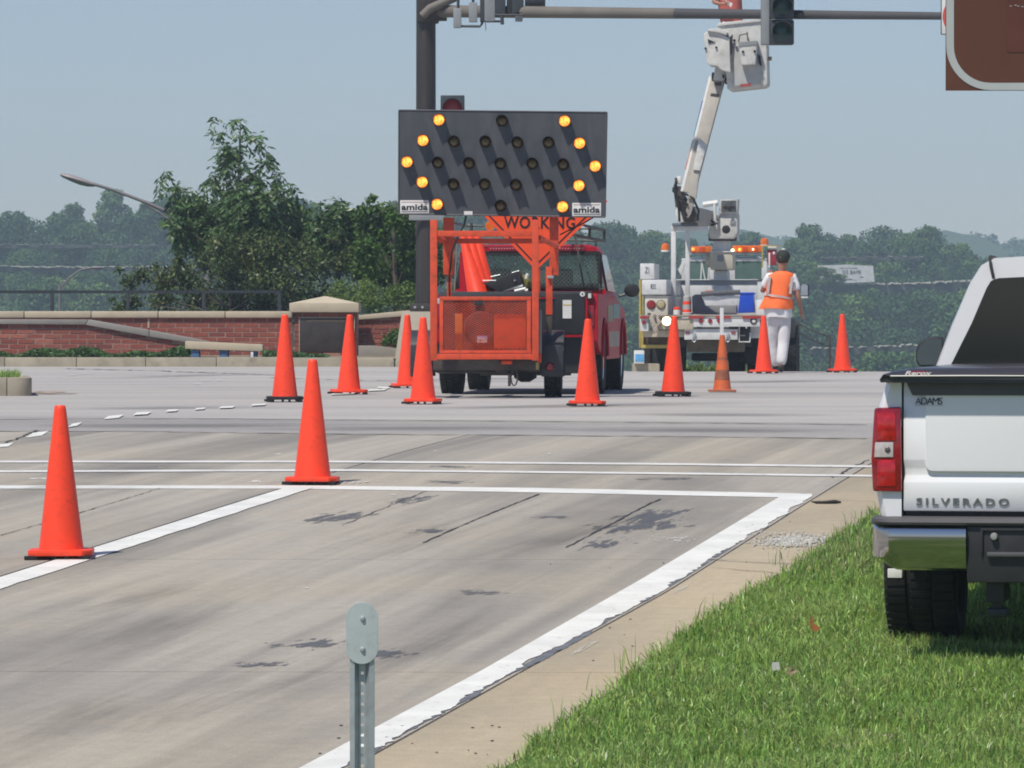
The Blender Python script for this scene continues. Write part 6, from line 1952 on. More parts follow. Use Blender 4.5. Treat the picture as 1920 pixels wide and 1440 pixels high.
def lamp_meshes(lit):
    if lit in _hm: return _hm[lit]
    mb = MB(); r_ = .066
    mb.lathe([(r_ * .93, .0), (r_, 0), (r_ * 1.02, -.035), (r_ * .96, -.045), (r_ * .96, .0)], 22, (0, 0, 0), 'y', cap=False)
    rings = []
    for dep, rr_ in ((-.03, 1.05), (-.150, 1.02)):
        an = np.linspace(-.02 * math.pi, 1.02 * math.pi, 14)
        if dep < -.1: an = np.linspace(.12 * math.pi, .88 * math.pi, 14)
        rings.append([(math.cos(a_) * r_ * rr_, dep, math.sin(a_) * r_ * rr_) for a_ in an] + [(math.cos(a_) * r_ * rr_ * .955, dep, math.sin(a_) * r_ * rr_ * .955) for a_ in an[::-1]])
    mb.loft(rings)
    m1 = bpy.data.meshes.new('lamp'); mb.bm.to_mesh(m1); mb.bm.free(); m1.materials.append(M_blackpl)
    mb = MB(); mb.lathe([(.001, -.040), (r_ * .5, -.038), (r_ * .86, -.028), (r_ * .95, -.015)], 22, (0, 0, 0), 'y'); mb.bm.normal_update()
    m2 = bpy.data.meshes.new('lens'); mb.bm.to_mesh(m2); mb.bm.free(); m2.materials.append(M_amber_lit if lit else M_amber_off); m2.shade_smooth()
    mb = MB(); mb.lathe([(r_ * .84, -.030), (r_ * .97, -.026)] if lit else [(r_ * .42, -.042), (r_ * .30, -.044)], 22, (0, 0, 0), 'y', cap=False)
    m3 = bpy.data.meshes.new('lens_ring'); mb.bm.to_mesh(m3); mb.bm.free(); m3.materials.append(M_amber_rim if lit else pmat('dull_olive_ring', (.16, .12, .02), .3, coat=.5))
    _hm[lit] = (m1, m2, m3); return _hm[lit]
for ri, row in enumerate(rows):
    for ci, (zx_, zy_) in enumerate(row):
        lit = (ci == 0 or ci == len(row) - 1)
        c = f.p(720 + zx_ / 3.84, 180 + zy_ / 3.84, BD - .03); c.y = BD
        m1, m2, m3 = lamp_meshes(lit)
        lo = bpy.data.objects.new('lamp', m1); COL.objects.link(lo); lo.parent = tr; lo.location = c
        if lit: lo['label'] = 'lit amber lamp'
        for m_ in (m2, m3):
            o_ = bpy.data.objects.new(m_.name.split('.')[0], m_); COL.objects.link(o_); o_.parent = lo
for (x0, y0, x1, y1) in ((750.5, 375.5, 804.5, 400), (1073, 380.5, 1127, 405)):
    a, b = f.p(x0, y1, BD), f.p(x1, y0, BD)
    pl = part(tr, 'maker_plate', M_whitepl, lambda m: m.box((a.x, BD - .008, a.z), (b.x, BD - .001, b.z), .001))
    h_ = b.z - a.z; w_ = b.x - a.x
    link_mesh('lettering', text_mesh('amida', a.x + w_ * .04, b.x - w_ * .04, a.z + h_ * .24, a.z + h_ * .72, BD - .008, .003, bold=.025), M_letter, pl)
    part(pl, 'rule', M_letter, lambda m: m.box((a.x + w_ * .04, BD - .010, a.z + h_ * .10), (b.x - w_ * .04, BD - .0085, a.z + h_ * .15)))
    part(pl, 'rule', pmat('reddish_rule', (.35, .12, .08), .5), lambda m: m.box((a.x + w_ * .04, BD - .010, a.z + h_ * .84), (b.x - w_ * .04, BD - .0085, a.z + h_ * .88)))
fb(f, tr, 'sticker', M_whitepl, 870, 396, 886, 404, BD - .006, .004, 0)
mb = MB(); f.tube(mb, [(874, 404, BD + .06), (871, 420, .55), (858, 445, .5), (848, 470, .5), (842, 520, .5), (843, 556, .5)], .011, 6); mb.build('cable', M_rubber, tr)
mb = MB(); f.tube(mb, [(1122, 402, BD + .05), (1095, 418, .8), (1050, 440, .65)], .008, 6); mb.build('cable', M_rubber, tr)
fb(f, tr, 'clamp', M_galv, 1026, 517, 1038, 522, .56, .05, .005)

# ================================================================== red pickup
D = 56.5
yaw = -R(4.9)
gz = float(H(X(990, 57.5), 57.5))
base = Vector((X(965.5, D), D, gz))
rp = empty('utility_pickup', base, yaw, 'dark red pickup with black toolbox tail and roof rack hitched ahead of the orange trailer', 'pickup truck')
f = Frame(base, yaw)
hw = f.p(1121, 600, 0).x
zt = f.p(1100, 549, 0).z; 
L_ = 5.3
wyr, wyf, wr_ = 1.12, 4.60, .385
def body_side(x, t):
    """closed side panel with two wheel arches; x outer, t inward thickness"""
    low = .40; ra = .46
    zb_ = zt - .01
    top = [(L_ - .02, .62), (L_ - .04, .92), (L_ - .35, 1.02), (4.0, zb_ - .09), (3.5, zb_ - .02), (2.15, zb_), (0.02, zb_)]
    bot = [(.0, zb_ - .25), (.0, .62), (.30, .52)]
    ar = [(wyr - ra * math.cos(a_), .42 + ra * math.sin(a_)) for a_ in np.linspace(.1, math.pi - .1, 12)]
    mid = [(wyr + ra + .04, low), (wyf - ra - .04, low)]
    af = [(wyf - ra * math.cos(a_), .42 + ra * math.sin(a_)) for a_ in np.linspace(.1, math.pi - .1, 12)]
    pts = bot + ar + mid + af + [(wyf + ra + .02, .48)] + top
    mb = MB(); mb.prism(pts, 'x', x, x - t, .035 if True else 0, 3); return mb
for sx in (1, -1):
    mb = body_side(sx * hw, sx * .12); mb.build('body_side', M_red, rp, ang=40)
# decal and reflected colours of the flank are painted as flat patches
for sx in (1, -1):
    mb = MB(); pts = [(sx * (hw + .012), wyr - .47 * math.cos(a_), .42 + .47 * math.sin(a_)) for a_ in np.linspace(.05, math.pi - .05, 18)]; mb.tube(pts, .02, 8); mb.build('arch_flare', M_red, rp)
    mb = MB(); pts = [(sx * (hw + .012), wyf - .47 * math.cos(a_), .42 + .47 * math.sin(a_)) for a_ in np.linspace(.05, math.pi - .05, 18)]; mb.tube(pts, .02, 8); mb.build('arch_flare', M_red, rp)
mb = MB(); mb.loft([[(-hw + .1, 3.4, zt - .05), (hw - .1, 3.4, zt - .05), (hw - .1, 3.4, .6), (-hw + .1, 3.4, .6)], [(-hw + .1, 4.0, zt - .06), (hw - .1, 4.0, zt - .06), (hw - .1, 4.0, .6), (-hw + .1, 4.0, .6)], [(-hw + .13, L_ - .1, .98), (hw - .13, L_ - .1, .98), (hw - .1, L_ - .05, .6), (-hw + .1, L_ - .05, .6)]]); mb.build('bonnet', M_red, rp)
mb = MB(); mb.box((-hw + .12, .10, .62), (hw - .12, 2.1, .66)); mb.build('bed_floor', M_blackpl, rp)
mb = MB(); mb.box((-hw + .1, 2.02, .5), (hw - .1, 2.10, zt)); mb.build('bed_front', M_red, rp)
M_dec = pmat('olive_door_patch', (.16, .15, .05), .4, var=.25, scale=5); M_dec2 = pmat('teal_door_patch', (.05, .20, .19), .4, var=.25, scale=5); M_dec3 = pmat('sill_reflection_tone', (.30, .22, .17), .5, var=.2, scale=4)  # door decal and mixed reflections laid on as plain colour
for sx in (1, -1):
    for (y0, y1, z0, z1, m_) in ((1.75, 2.75, .86, 1.06, M_dec), (2.8, 4.0, .90, 1.08, M_dec2), (1.7, 3.95, .55, .74, M_dec3)):
        mb = MB(); mb.box((sx * (hw + .001), y0, z0), (sx * (hw + .005), y1, z1), .001, seg=1); mb.build('side_tone_patch', m_, rp)
# black tail panel, toolbox, bumper
M_tool = pmat('black_toolbox', (.020, .021, .024), .42, var=.15, scale=5, dirt=(.05, .05, .055), dirt_amt=.5)
fb(f, rp, 'tailgate', M_tool, 822, 560, 1097, 628, .0, .06, .012)
fb(f, rp, 'tailgate_rail', pmat('black_rail_cap', (.06, .062, .068), .35, var=.1), 822, 546.5, 1110, 557.5, -.03, .10, .012)
fb(f, rp, 'toolbox', M_tool, 1040, 550, 1096, 626, -.14, .13, .015)
fb(f, rp, 'bumper', M_blackpl, 818, 632, 1095, 700, .05, .14, .02)
fb(f, rp, 'tow_bar', M_darkmetal, 900, 690, 1070, 704, .2, .1, .01)
fb(f, rp, 'paper_label', M_whitepl, 1055, 562.5, 1071.5, 597, -.146, .004, 0)
lb = fb(f, rp, 'label_band', pmat('label_yellow', (.6, .5, .15), .6), 1055.5, 570.5, 1071, 572.5, -.149, .002, 0)
lathe_at(f, rp, 'round_sticker', M_whitepl, 1092, 551.5, -.150, [(.001, 0), (.030, 0), (.030, .008)])
lathe_at(f, rp, 'sticker_centre', M_letter, 1092, 551.5, -.153, [(.001, 0), (.010, 0), (.010, .002)])
fb(f, rp, 'square_sticker', M_letter, 1100, 547, 1111, 562, -.05, .03, .004)
fb(f, rp, 'sticker_face', M_whitepl, 1102.5, 550, 1108.5, 559, -.053, .003, 0)
for (x0, x1) in ((1102, 1114), (817, 826)):
    fb(f, rp, 'tail_lamp', M_redlens, x0, 571, x1, 612, -.02, .08, .012)
fb(f, rp, 'tail_lamp_lens', M_clearlens, 818, 559, 825, 570, -.02, .07, .008)
# cab
yc = 2.12
zr = f.p(1050, 459, yc + .2).z
zsill = zt - .02
xt = hw - .14
def cab_ring(y, k, zr_, lean=0):
    zz = [zsill, zsill + (zr_ - zsill) * .45, zr_ - .10, zr_ - .03, zr_]
    xx = [hw - .04, hw - .10, xt * k, xt * k - .05, xt * k - .16]
    P = [(xx[i], y + lean * (zz[i] - zsill), zz[i]) for i in range(5)]
    return P + [(-p[0], p[1], p[2]) for p in reversed(P)]
mb = MB(); mb.loft([cab_ring(yc, .985, zr - .02), cab_ring(yc + .06, 1, zr), cab_ring(yc + .9, 1, zr + .01), cab_ring(yc + 1.25, .98, zr - .02), cab_ring(yc + 1.95, .97, zr - .03, -1.15)], cap=False)
mb.build('cab', M_red, rp, ang=45)
# rear wall with an opening for the window
wL, wR = f.p(907, 520, yc).x, f.p(1126, 520, yc).x
wz0, wz1 = f.p(1000, 542, yc).z, f.p(1000, 474, yc).z
mb = MB()
o_ = cab_ring(yc, .985, zr - .02)
mb.box((-hw + .05, yc + .0, zsill), (hw - .05, yc + .03, wz0)); mb.box((-xt + .02, yc, wz1), (xt - .03, yc + .03, zr - .035)); mb.box((-xt - .02, yc + .001, wz0), (wL, yc + .031, wz1 + .01)); mb.box((wR, yc + .001, wz0), (xt + .02, yc + .031, wz1 + .01))
mb.build('cab_back', M_red, rp)
M_clearg = None
m, t, b = nt('clear_cab_glass')
b.inputs['Base Color'].default_value = (.45, .58, .54, 1); b.inputs['Roughness'].default_value = .03; b.inputs['Transmission Weight'].default_value = .85; b.inputs['IOR'].default_value = 1.02; b.inputs['Specular IOR Level'].default_value = .5
M_clearg = m
mb = MB(); mb.prism(rrect(wL, wz0, wR, wz1, .05, 5), 'y', yc - .01, yc - .004); mb.build('rear_window', M_clearg, rp, smooth=False)
mb = MB(); n_ = None
P0 = rrect(wL - .02, wz0 - .02, wR + .02, wz1 + .02, .06, 5); P1 = rrect(wL + .02, wz0 + .02, wR - .02, wz1 - .02, .05, 5)
mb.loft([[(x, yc - .02, z) for x, z in P0], [(x, yc - .02, z) for x, z in P1], [(x, yc + .0, z) for x, z in P1], [(x, yc + .0, z) for x, z in P0], [(x, yc - .02, z) for x, z in P0]], cap=False); mb.build('window_seal', M_blackpl, rp)
M_mesh = pmat('grey_window_mesh', (.13, .15, .14), .5, metal=.3)
wire_grid(f, rp, 909, 476, 1124, 541, yc - .035, .05, .0028, M_mesh, 1.0, 'window_guard')
mb = MB()
mb.box((wL + .02, yc - .045, wz0 + .01), (wR - .02, yc - .03, wz0 + .035)); mb.box((wL + .02, yc - .045, wz1 - .03), (wR - .02, yc - .03, wz1)); mb.box((wL, yc - .045, wz0), (wL + .03, yc - .03, wz1)); mb.box((wR - .03, yc - .045, wz0), (wR, yc - .03, wz1)); mb.build('guard_frame', M_blackpl, rp)
# windscreen, seats, dash
mb = MB(); A_ = cab_ring(yc + 1.3, .93, zr - .06); B_ = cab_ring(yc + 1.95, .95, zr - .05, -1.15)
mb.box((-xt + .08, yc + 1.2, zsill + .02), (xt - .08, yc + 1.23, zsill + .16)); mb.build('dashboard', M_blackpl, rp)
for x in (-.38, .38):
    mb = MB(); mb.box((x - .24, yc + .25, zsill - .3), (x + .24, yc + .42, zsill + .12), .05); mb.box((x - .13, yc + .28, zsill + .13), (x + .13, yc + .38, zsill + .33), .05); mb.build('seat', pmat('dark_seat', (.03, .03, .032), .8), rp)
# side windows
for sx in (1, -1):
    mb = MB(); q = [(yc + .18, zsill + .06), (yc + 1.62, zsill + .05), (yc + 1.20, zr - .12), (yc + .25, zr - .12)]
    A = [(sx * (hw - .045), y, z) if z < zsill + .2 else (sx * (xt + .012), y, z) for y, z in q]
    B = [(p[0] + sx * .012, p[1], p[2]) for p in A]
    mb.loft([A, B]); mb.build('side_window', M_glass, rp, smooth=False)
# red marker strip with bright studs above the rear window
mk = fb(f, rp, 'marker_strip', pmat('red_marker_strip', (.30, .01, .03), .3, coat=.5), 918, 463.5, 1096, 471, yc - .03, .03, .004)
mb = MB()
for i in range(34):
    c = f.p(920 + i * 5.2, 466, yc - .032); mb.box((c.x - .007, yc - .038, c.z - .008), (c.x + .007, yc - .031, c.z + .008), .002, seg=1)
tag(mb.build('marker_studs', pmat('pinkish_studs', (.75, .3, .35), .2, coat=.5), mk), kind='stuff')
lathe_at(f, rp, 'roof_marker', M_chrome, 901, 468, yc - .02, [(.001, -.03), (.02, -.025), (.026, 0)])
# mirrors
for (x0, y0, x1, y1, dy) in ((848, 531, 871, 544, 3.35), (1170, 532, 1199, 557, 3.35)):
    mb = MB(); a, b = f.p(x0, y1, dy), f.p(x1, y0, dy); c = (a + b) / 2
    mb.lathe([(.001, 0), (.75, .01), (1.0, .04), (.9, .10), (.001, .14)], 20, (0, 0, 0), 'y')
    for v in mb.bm.verts: v.co = Vector((c.x + v.co.x * (b.x - a.x) / 2, dy + v.co.y, c.z + v.co.z * (b.z - a.z) / 2))
    mb.build('door_mirror', M_blackpl, rp)
mb = MB(); f.tube(mb, [(1172, 552, 3.4), (1160, 556, 3.4)], .02, 6); mb.build('mirror_arm', M_blackpl, rp)
# roof rack
M_rack = pmat('olive_black_rack', (.045, .042, .035), .5, var=.2)
rk = [(1072, 434, 2.1), (1131, 450, 4.0), (1072, 419, 2.1), (1132, 430, 4.0)]
def rt(pts, r=.014): 
    mb = MB(); f.tube(mb, pts, r, 6); mb.build('rack_tube', M_rack, rp)
rt([(1060, 437, 1.9), (1133, 452, 3.9)], .020); rt([(1073, 418, 1.9), (1133, 430, 3.9)], .016); rt([(1071, 437, 1.9), (1073, 418, 1.9)]); rt([(1105, 446, 2.9), (1106, 424, 2.9)], .018); rt([(1132.5, 453, 3.9), (1133, 430, 3.9)], .018)
rt([(1098, 425, 2.6), (1131, 433, 3.8)], .01)
rt([(850, 417, 1.9), (1073, 418, 1.9)], .014) if False else None
rt([(852, 436, 1.9), (1060, 437, 1.9)], .014)
rt([(878, 423, 3.9), (1133, 430, 3.9)], .012); rt([(852, 436, 1.9), (880, 447, 3.9)], .018); rt([(880, 447, 3.9), (1132, 452, 3.9)], .014); rt([(852, 418, 1.9), (878, 425, 3.9)], .014); rt([(884, 418, 3.0), (884, 441, 3.0)], .018)
rt([(1078, 438, 1.9), (1095, 540, 1.2)], .011); rt([(1116, 449, 3.3), (1125, 546, 1.9)], .011); rt([(858, 438, 1.9), (852, 548, 1.4)], .011)
lathe_at(f, rp, 'amber_beacon', M_amber, 919, 424, 2.4, [(.001, -.05), (.055, -.05), (.06, .0), (.055, .05), (.001, .05)]).rotation_euler = (0, 0, 0)
# wheels
x1_ = f.p(1128, 700, wyr).x
w = wheel(rp, (hw - .13, wyr, wr_), wr_, .26, side=1)
for c in ((-hw + .13, wyr, wr_), (hw - .13, wyf, wr_), (-hw + .13, wyf, wr_)):
    q = wheel_like(w, rp, c)
    if c[0] < 0: q.rotation_euler = (0, 0, math.pi)
mb = MB(); mb.tube([(-hw + .2, wyr, wr_), (hw - .2, wyr, wr_)], .05, 10); mb.sphere((0, wyr, wr_ - .02), .15, 2); mb.build('rear_axle', M_darkmetal, rp)
mb = MB(); mb.box((-hw + .35, .3, .42), (hw - .35, 4.9, .60)); mb.build('chassis', M_blackpl, rp)
# things carried in the bed
def bed_item(name, label, cat, px, py, dy):
    c = f.p(px, py, dy)
    r_ = empty(name, f.M @ c, yaw, label, cat)
    return r_, Frame(r_.location, yaw)
r_, g_ = bed_item('traffic_cone', 'stack of tall orange cones leaning left in the red pickup bed', 'traffic cone', 905, 552, .35)
tag(r_, group='cones carried in the pickup bed')
for k in range(3):
    mb = MB(); n0 = MB
    h_ = .86; prof = [(0.155 - k * .004, 0.0), (0.128, .05), (.036, h_ - .02), (.03, h_), (.02, h_)]
    mb.lathe(prof, 28, (0, 0, 0), 'z', cap=False)
    M_ = Matrix.Rotation(-R(15 - k * 3), 3, 'Y') @ Matrix.Rotation(R(-6), 3, 'X')
    mb.rot(M_); mb.shift((-.03 + k * .035, k * .06, -.12 + k * .015)); mb.build('cone_body', M_orange, r_, ang=40)
r_, g_ = bed_item('equipment_case', 'tilted black equipment case on the tailgate rail of the red pickup', 'case', 945, 547, .12)
mb = MB(); P = [g_.p(*q) for q in ((915, 529), (935, 521), (972, 508), (979, 532), (936, 549), (926, 541), (904, 530))]
mb.prism([(p.x, p.z) for p in P], 'y', -.1, .35, .01); mb.build('case_body', M_blackpl, r_)
for (x, y) in ((966, 526),):
    lathe_at(g_, r_, 'latch', M_chrome, x, y, -.11, [(.001, -.015), (.016, -.012), (.02, 0)])
mb = MB(); g_.tube(mb, [(920, 519, -.05), (938, 515, -.05)], .006, 5); g_.tube(mb, [(960, 512, -.05), (973, 508, -.05)], .008, 5); g_.tube(mb, [(905, 526, -.1), (930, 526, -.1)], .006, 5); mb.build('handle', M_galv, r_)
r_, g_ = bed_item('folded_sign_stand', 'white folded legs of a sign stand lying under the black case in the red pickup', 'sign stand', 965, 549, .05)
for q in (((936, 545.5, 0), (980, 536, 0)), ((965, 546, 0), (986, 541, 0)), ((984, 545, 0), (990, 544, 0))):
    mb = MB(); g_.tube(mb, q, .022, 6); mb.build('leg', M_whitepl, r_)
r_, g_ = bed_item('sandbag', 'olive green sandbag beside the black case in the red pickup', 'sandbag', 985, 547, .2)
mb = MB(); P = [g_.p(*q) for q in ((978, 516), (986, 514), (996, 530), (998, 545), (986, 540))]; mb.prism([(p.x, p.z) for p in P], 'y', 0, .2, .03, 3); mb.build('bag_cloth', pmat('olive_cloth', (.20, .19, .035), .8, var=.15), r_)
r_, g_ = bed_item('paint_bottle', 'small white bottle upright beside the olive sandbag', 'bottle', 989, 523, .15)
mb = MB(); mb.tube([g_.p(986.5, 523), g_.p(990, 513)], .022, 10); mb.build('bottle_body', M_whitepl, r_)
# the warning sign
apex = f.p(1008, 507, .75)
r_, g_ = bed_item('warning_sign', 'orange diamond sign reading WORKING standing in the red pickup behind the arrow board', 'sign', 1008, 507, .75)
s_ = FPX / (D + .75)
def dm(px, py): return ((px - 1008) / s_, (507 - py) / s_)
S = 1.22 / math.sqrt(2) * .97
rotS = R(-1.2)
def rp2(x, z, c=(0, S)): 
    x2, z2 = x, z - c[1]
    return (x2 * math.cos(rotS) - z2 * math.sin(rotS), x2 * math.sin(rotS) + z2 * math.cos(rotS) + c[1])
M_face = pmat('orange_sign_sheeting', (.95, .095, .025), .45, var=.04)
def diamond(k): return [rp2(0, S - S * k), rp2(S * k, S), rp2(0, S + S * k), rp2(-S * k, S)]
mb = MB(); mb.prism(diamond(1.0), 'y', 0, .006); mb.build('sign_face', M_face, r_, smooth=False)
mb = MB(); A, B = diamond(.935), diamond(.905)
for i in range(4):
    j = (i + 1) % 4; mb.quad((A[i][0], -.003, A[i][1]), (A[j][0], -.003, A[j][1]), (B[j][0], -.003, B[j][1]), (B[i][0], -.003, B[i][1]))
mb.build('border', M_letter, r_, smooth=False)
a, b = dm(943, 429), dm(1077, 406)
tm = text_mesh('WORKING', a[0], b[0], a[1], b[1], -.003, .002, bold=.02, spacing=1.1)
link_mesh('lettering', tm, M_letter, r_).rotation_euler = (0, R(.9), 0)
mb = MB(); mb.box((-.03, .01, -.5), (.03, .04, S), .004); mb.build('stand', TO, r_)
# ================================================================== bucket truck
D = 79.0
yaw = -R(6.5)
base = Vector((X(1312, D), D, float(H(X(1350, 82), 82.0)) - 0.0))
bt = empty('bucket_truck', base, yaw, 'white utility bucket truck with raised boom and amber light bar on the road crest', 'bucket truck')
f = Frame(base, yaw)
def B(name, mat, x0, y0, x1, y1, dy, dep, bev=.01, par=None):
    return fb(f, par or bt, name, mat, x0, y0, x1, y1, dy, dep, bev)
M_fw = M_fleet
# left tool bodies
B('upper_locker', M_fw, 1200, 494, 1227, 523.5, .05, .95, .015)
B('middle_locker', M_fw, 1203, 524.5, 1250, 553, .0, 3.0, .03)
B('lower_locker', pmat('cream_locker', (.60, .58, .50), .5, var=.08, dirt=(.4, .36, .28), dirt_amt=.6, dscale=5), 1209, 554, 1252, 596, .04, 3.0, .015)
a = f.p(1207, 512, .04)
for (x0, y0, x1, y1, s_) in ((1209, 501, 1217, 512, 'ZI'), (1220, 533, 1230, 541, 'E')):
    a, b = f.p(x0, y1, -.004 if s_ == 'E' else .046), f.p(x1, y0, -.004 if s_ == 'E' else .046)
    o_ = link_mesh('lettering', text_mesh(s_, a.x, b.x, a.z, b.z, a.y, .003, bold=-.01), pmat('grey_lettering', (.12, .12, .13), .6), bt)
for (px, py, r_, m) in ((1221, 571.5, .068, M_redlens), (1239.5, 571.5, .068, pmat('dull_yellow_lens', (.42, .36, .20), .3, coat=.4)), (1207, 605, .035, M_redlens), (1217, 590, .03, M_blackpl)):
    dy = .04 if py > 570 and py < 600 else -.30
    if r_ > .05: lathe_at(f, bt, 'lamp_surround', M_darkmetal, px, py, dy, [(.001, -.008), (r_ * 1.15, -.008), (r_ * 1.15, 0)])
    lathe_at(f, bt, 'tail_lamp', m, px, py, dy - .008, [(.001, -.03), (r_ * .7, -.025), (r_ * .95, -.008), (r_, 0)])
B('yellow_rail', M_yellow, 1198, 524, 1202, 652, .3, .04, .006); B('yellow_rail', M_yellow, 1204, 554, 1207, 590, .2, .03, .006)
# right side body mostly behind the worker
B('right_locker', M_fw, 1418, 562, 1446, 600, .1, 2.8, .02)
# deck and tail
B('deck', pmat('worn_deck', (.30, .24, .18), .7, var=.2, scale=8), 1202, 590.5, 1432, 594, -.32, 3.4, .004)
B('tail_plate', M_fw, 1300, 596, 1425, 612.5, -.30, .05, .006)
B('tail_plate_left', M_beige, 1230, 597, 1299.5, 618, -.29, .05, .006)
B('tail_end', M_fw, 1200, 592, 1216, 621, -.29, .1, .008)
for (x0, x1) in ((1200, 1215), (1291, 1319), (1342, 1370), (1392, 1427)):
    B('red_stripe', pmat('red_reflective', (.38, .03, .035), .4), x0, 592.6, x1, 597.2, -.33, .02, 0)
for px in (1314, 1331.5, 1349, ):
    lathe_at(f, bt, 'marker_lamp', M_redlens, px, 602, -.305, [(.001, -.02), (.030, -.016), (.038, 0)])
lathe_at(f, bt, 'socket_ring', M_darkmetal, 1413, 602, -.305, [(.03, -.006), (.055, -.008), (.058, 0)])
lathe_at(f, bt, 'socket_plug', M_whitepl, 1413.5, 602, -.305, [(.001, -.012), (.028, -.008), (.03, 0)])
lathe_at(f, bt, 'work_lamp', M_work_lit, 1250, 602, -.42, [(.001, -.03), (.05, -.02), (.072, 0)])
lathe_at(f, bt, 'work_lamp_body', M_darkmetal, 1250, 602, -.41, [(.08, -.01), (.088, .0), (.05, .12)])
mb = MB(); f.tube(mb, [(1226, 590, -.36), (1222, 598, -.40), (1227, 612, -.42), (1231, 625, -.42)], .045, 8); f.tube(mb, [(1232, 592, -.36), (1236, 606, -.4), (1229, 614, -.4)], .03, 8); mb.build('hanging_rope', pmat('dirty_rope', (.36, .31, .26), .9, var=.35, scale=30), bt)
B('bumper', M_fw, 1283, 617, 1383, 637, -.25, .12, .012)
B('bumper_slot', M_blackpl, 1290, 613.5, 1376, 616.6, -.26, .02, .003)
B('tail_skirt', M_beige, 1205, 619, 1299, 632, -.2, .05, .005)
for x0 in (1285, 1371): B('red_reflector', pmat('dull_red_reflector', (.3, .06, .07), .4), x0, 621.5, x0 + 8, 626, -.262, .01, 0)
for px in (1301.5, 1364.5):
    mb = MB(); pts = [f.p(px + 3.4 * math.sin(t), 637 - 4 * math.cos(t), -.27) for t in np.linspace(0, 2 * math.pi, 15)]; mb.tube(pts, .011, 6); mb.build('tow_ring', M_galv, bt)
    B('shackle', M_galv, px - 3, 624, px + 3, 633, -.29, .05, .012)
# right hanging frame
mb = MB(); f.tube(mb, [(1386, 613, -.2), (1386, 641, -.2), (1406, 641, -.2), (1407, 624, -.2)], .013, 6); mb.build('hanger_frame', M_fw, bt)
B('hanger_box', M_blackpl, 1388, 616, 1405, 639, -.12, .2, .02); B('hanger_bar', M_galv, 1386, 628, 1397, 630, -.16, .03, .004)
B('lower_skirt', M_fw, 1407, 612, 1425, 634, .0, .05, .005)
# yellow step frame lower left
B('step_frame', M_yellow, 1202, 646.5, 1256, 653, -.1, .04, .005); B('step_frame', M_yellow, 1202, 618, 1206.5, 646.4, -.1, .04, .005)
B('step_back', pmat('rusty_brown_panel', (.10, .065, .04), .8, var=.3), 1206.6, 624, 1256, 646.4, -.02, .03, 0)
# undercarriage
B('under_panel', pmat('grimy_underbody', (.16, .135, .10), .8, var=.3, scale=5), 1288, 638, 1395, 660, .3, .3, .01)
B('frame_box', M_blackpl, 1230, 628, 1410, 650, .5, 4.6, .01)
B('axle_beam', M_blackpl, 1296, 662, 1400, 677, 2.2, .25, .05)
B('mud_flap', M_rubber, 1206, 650, 1254, 686, .6, .03, .004); B('mud_flap', M_rubber, 1397, 634, 1425, 682, .6, .03, .004)
# dual rear wheels and front wheels, resting on the falling road
wr_ = .46
def zgl(lx, ly):
    p = f.M @ Vector((lx, ly, 0)); return float(H(p.x, p.y)) - base.z
w = None
for lx in (f.p(1237, 680, 2.3).x, f.p(1237, 680, 2.3).x + .30, f.p(1411, 680, 2.3).x - .26, f.p(1411, 680, 2.3).x + .05):
    c = (lx, 2.3, wr_ + zgl(lx, 2.3))
    if w is None: w = wheel(bt, c, wr_, .25, side=-1, rimmat=M_fw)
    else: wheel_like(w, bt, c)
for px in (1483, ):
    lx = f.p(px, 680, 5.9).x
    q = wheel_like(w, bt, (lx, 5.9, wr_ + zgl(lx, 5.9) + .02)); q.scale = (1, 1.05, 1.05)
    q2 = wheel_like(w, bt, (-lx + .1, 5.9, wr_ + zgl(-lx, 5.9)))
B('front_fender', pmat('black_fender', (.03, .03, .033), .5), 1474, 597, 1490, 634, 5.35, 1.1, .04)
# headboard and bed interior
B('headboard', M_fw, 1262, 535.5, 1420, 562, 3.0, .06, .006); B('headboard_cap', pmat('grey_headboard', (.30, .32, .34), .5), 1262, 525.5, 1420, 535.2, 3.0, .06, .004)
B('headboard_rim', M_fw, 1260, 523.5, 1421, 525.4, 2.96, .1, .004)
B('bed_back', M_fw, 1252, 562, 1425, 590, 2.6, .05, .004)
# boom rest frame
B('rest_post', M_fw, 1258, 433.5, 1267, 592, 1.0, .10, .008); B('rest_post', M_fw, 1285, 433.5, 1293, 560, 1.0, .10, .008); B('rest_beam', M_fw, 1258, 424, 1327, 433, 1.0, .12, .008)
B('rest_pad', pmat('slate_pad', (.12, .15, .19), .7), 1260, 418, 1306, 423.6, .95, .3, .01)
mb = MB(); P = [f.p(*q, 1.02) for q in ((1258, 540), (1267, 540), (1267, 600), (1262, 575))]; 
# pedestal
B('pedestal', M_fw, 1338, 507, 1365, 590, 3.2, .45, .03); B('pedestal_box', pmat('beige_pedestal_box', (.56, .52, .42), .5, var=.08, dirt=(.38, .33, .25), dirt_amt=.5), 1331, 471, 1375, 506.5, 3.0, .65, .05)
mb = MB(); mb.lathe([(.145, 0), (.145, .35)], 24, f.p(1354, 472, 3.3)); o_ = mb.build('pedestal_neck', M_fw, bt)
mb = MB(); c = f.p(1322, 487, 3.1); mb.lathe([(.001, -.0), (.12, .01), (.13, .08), (.13, .30)], 20, (c.x - .0, 3.2, c.z), 'x'); mb.build('motor', M_beige, bt)
B('box_rim', M_fw, 1331, 470.8, 1376, 473, 2.98, .7, .004); B('box_plate', M_siggrey, 1345, 478, 1356, 490, 2.985, .01, .002)
mb = MB(); mb.lathe([(.24, 0), (.25, .05), (.23, .06), (.25, .09), (.25, .13)], 28, f.p(1355, 452, 3.3)); mb.build('slew_ring', M_darkmetal, bt)
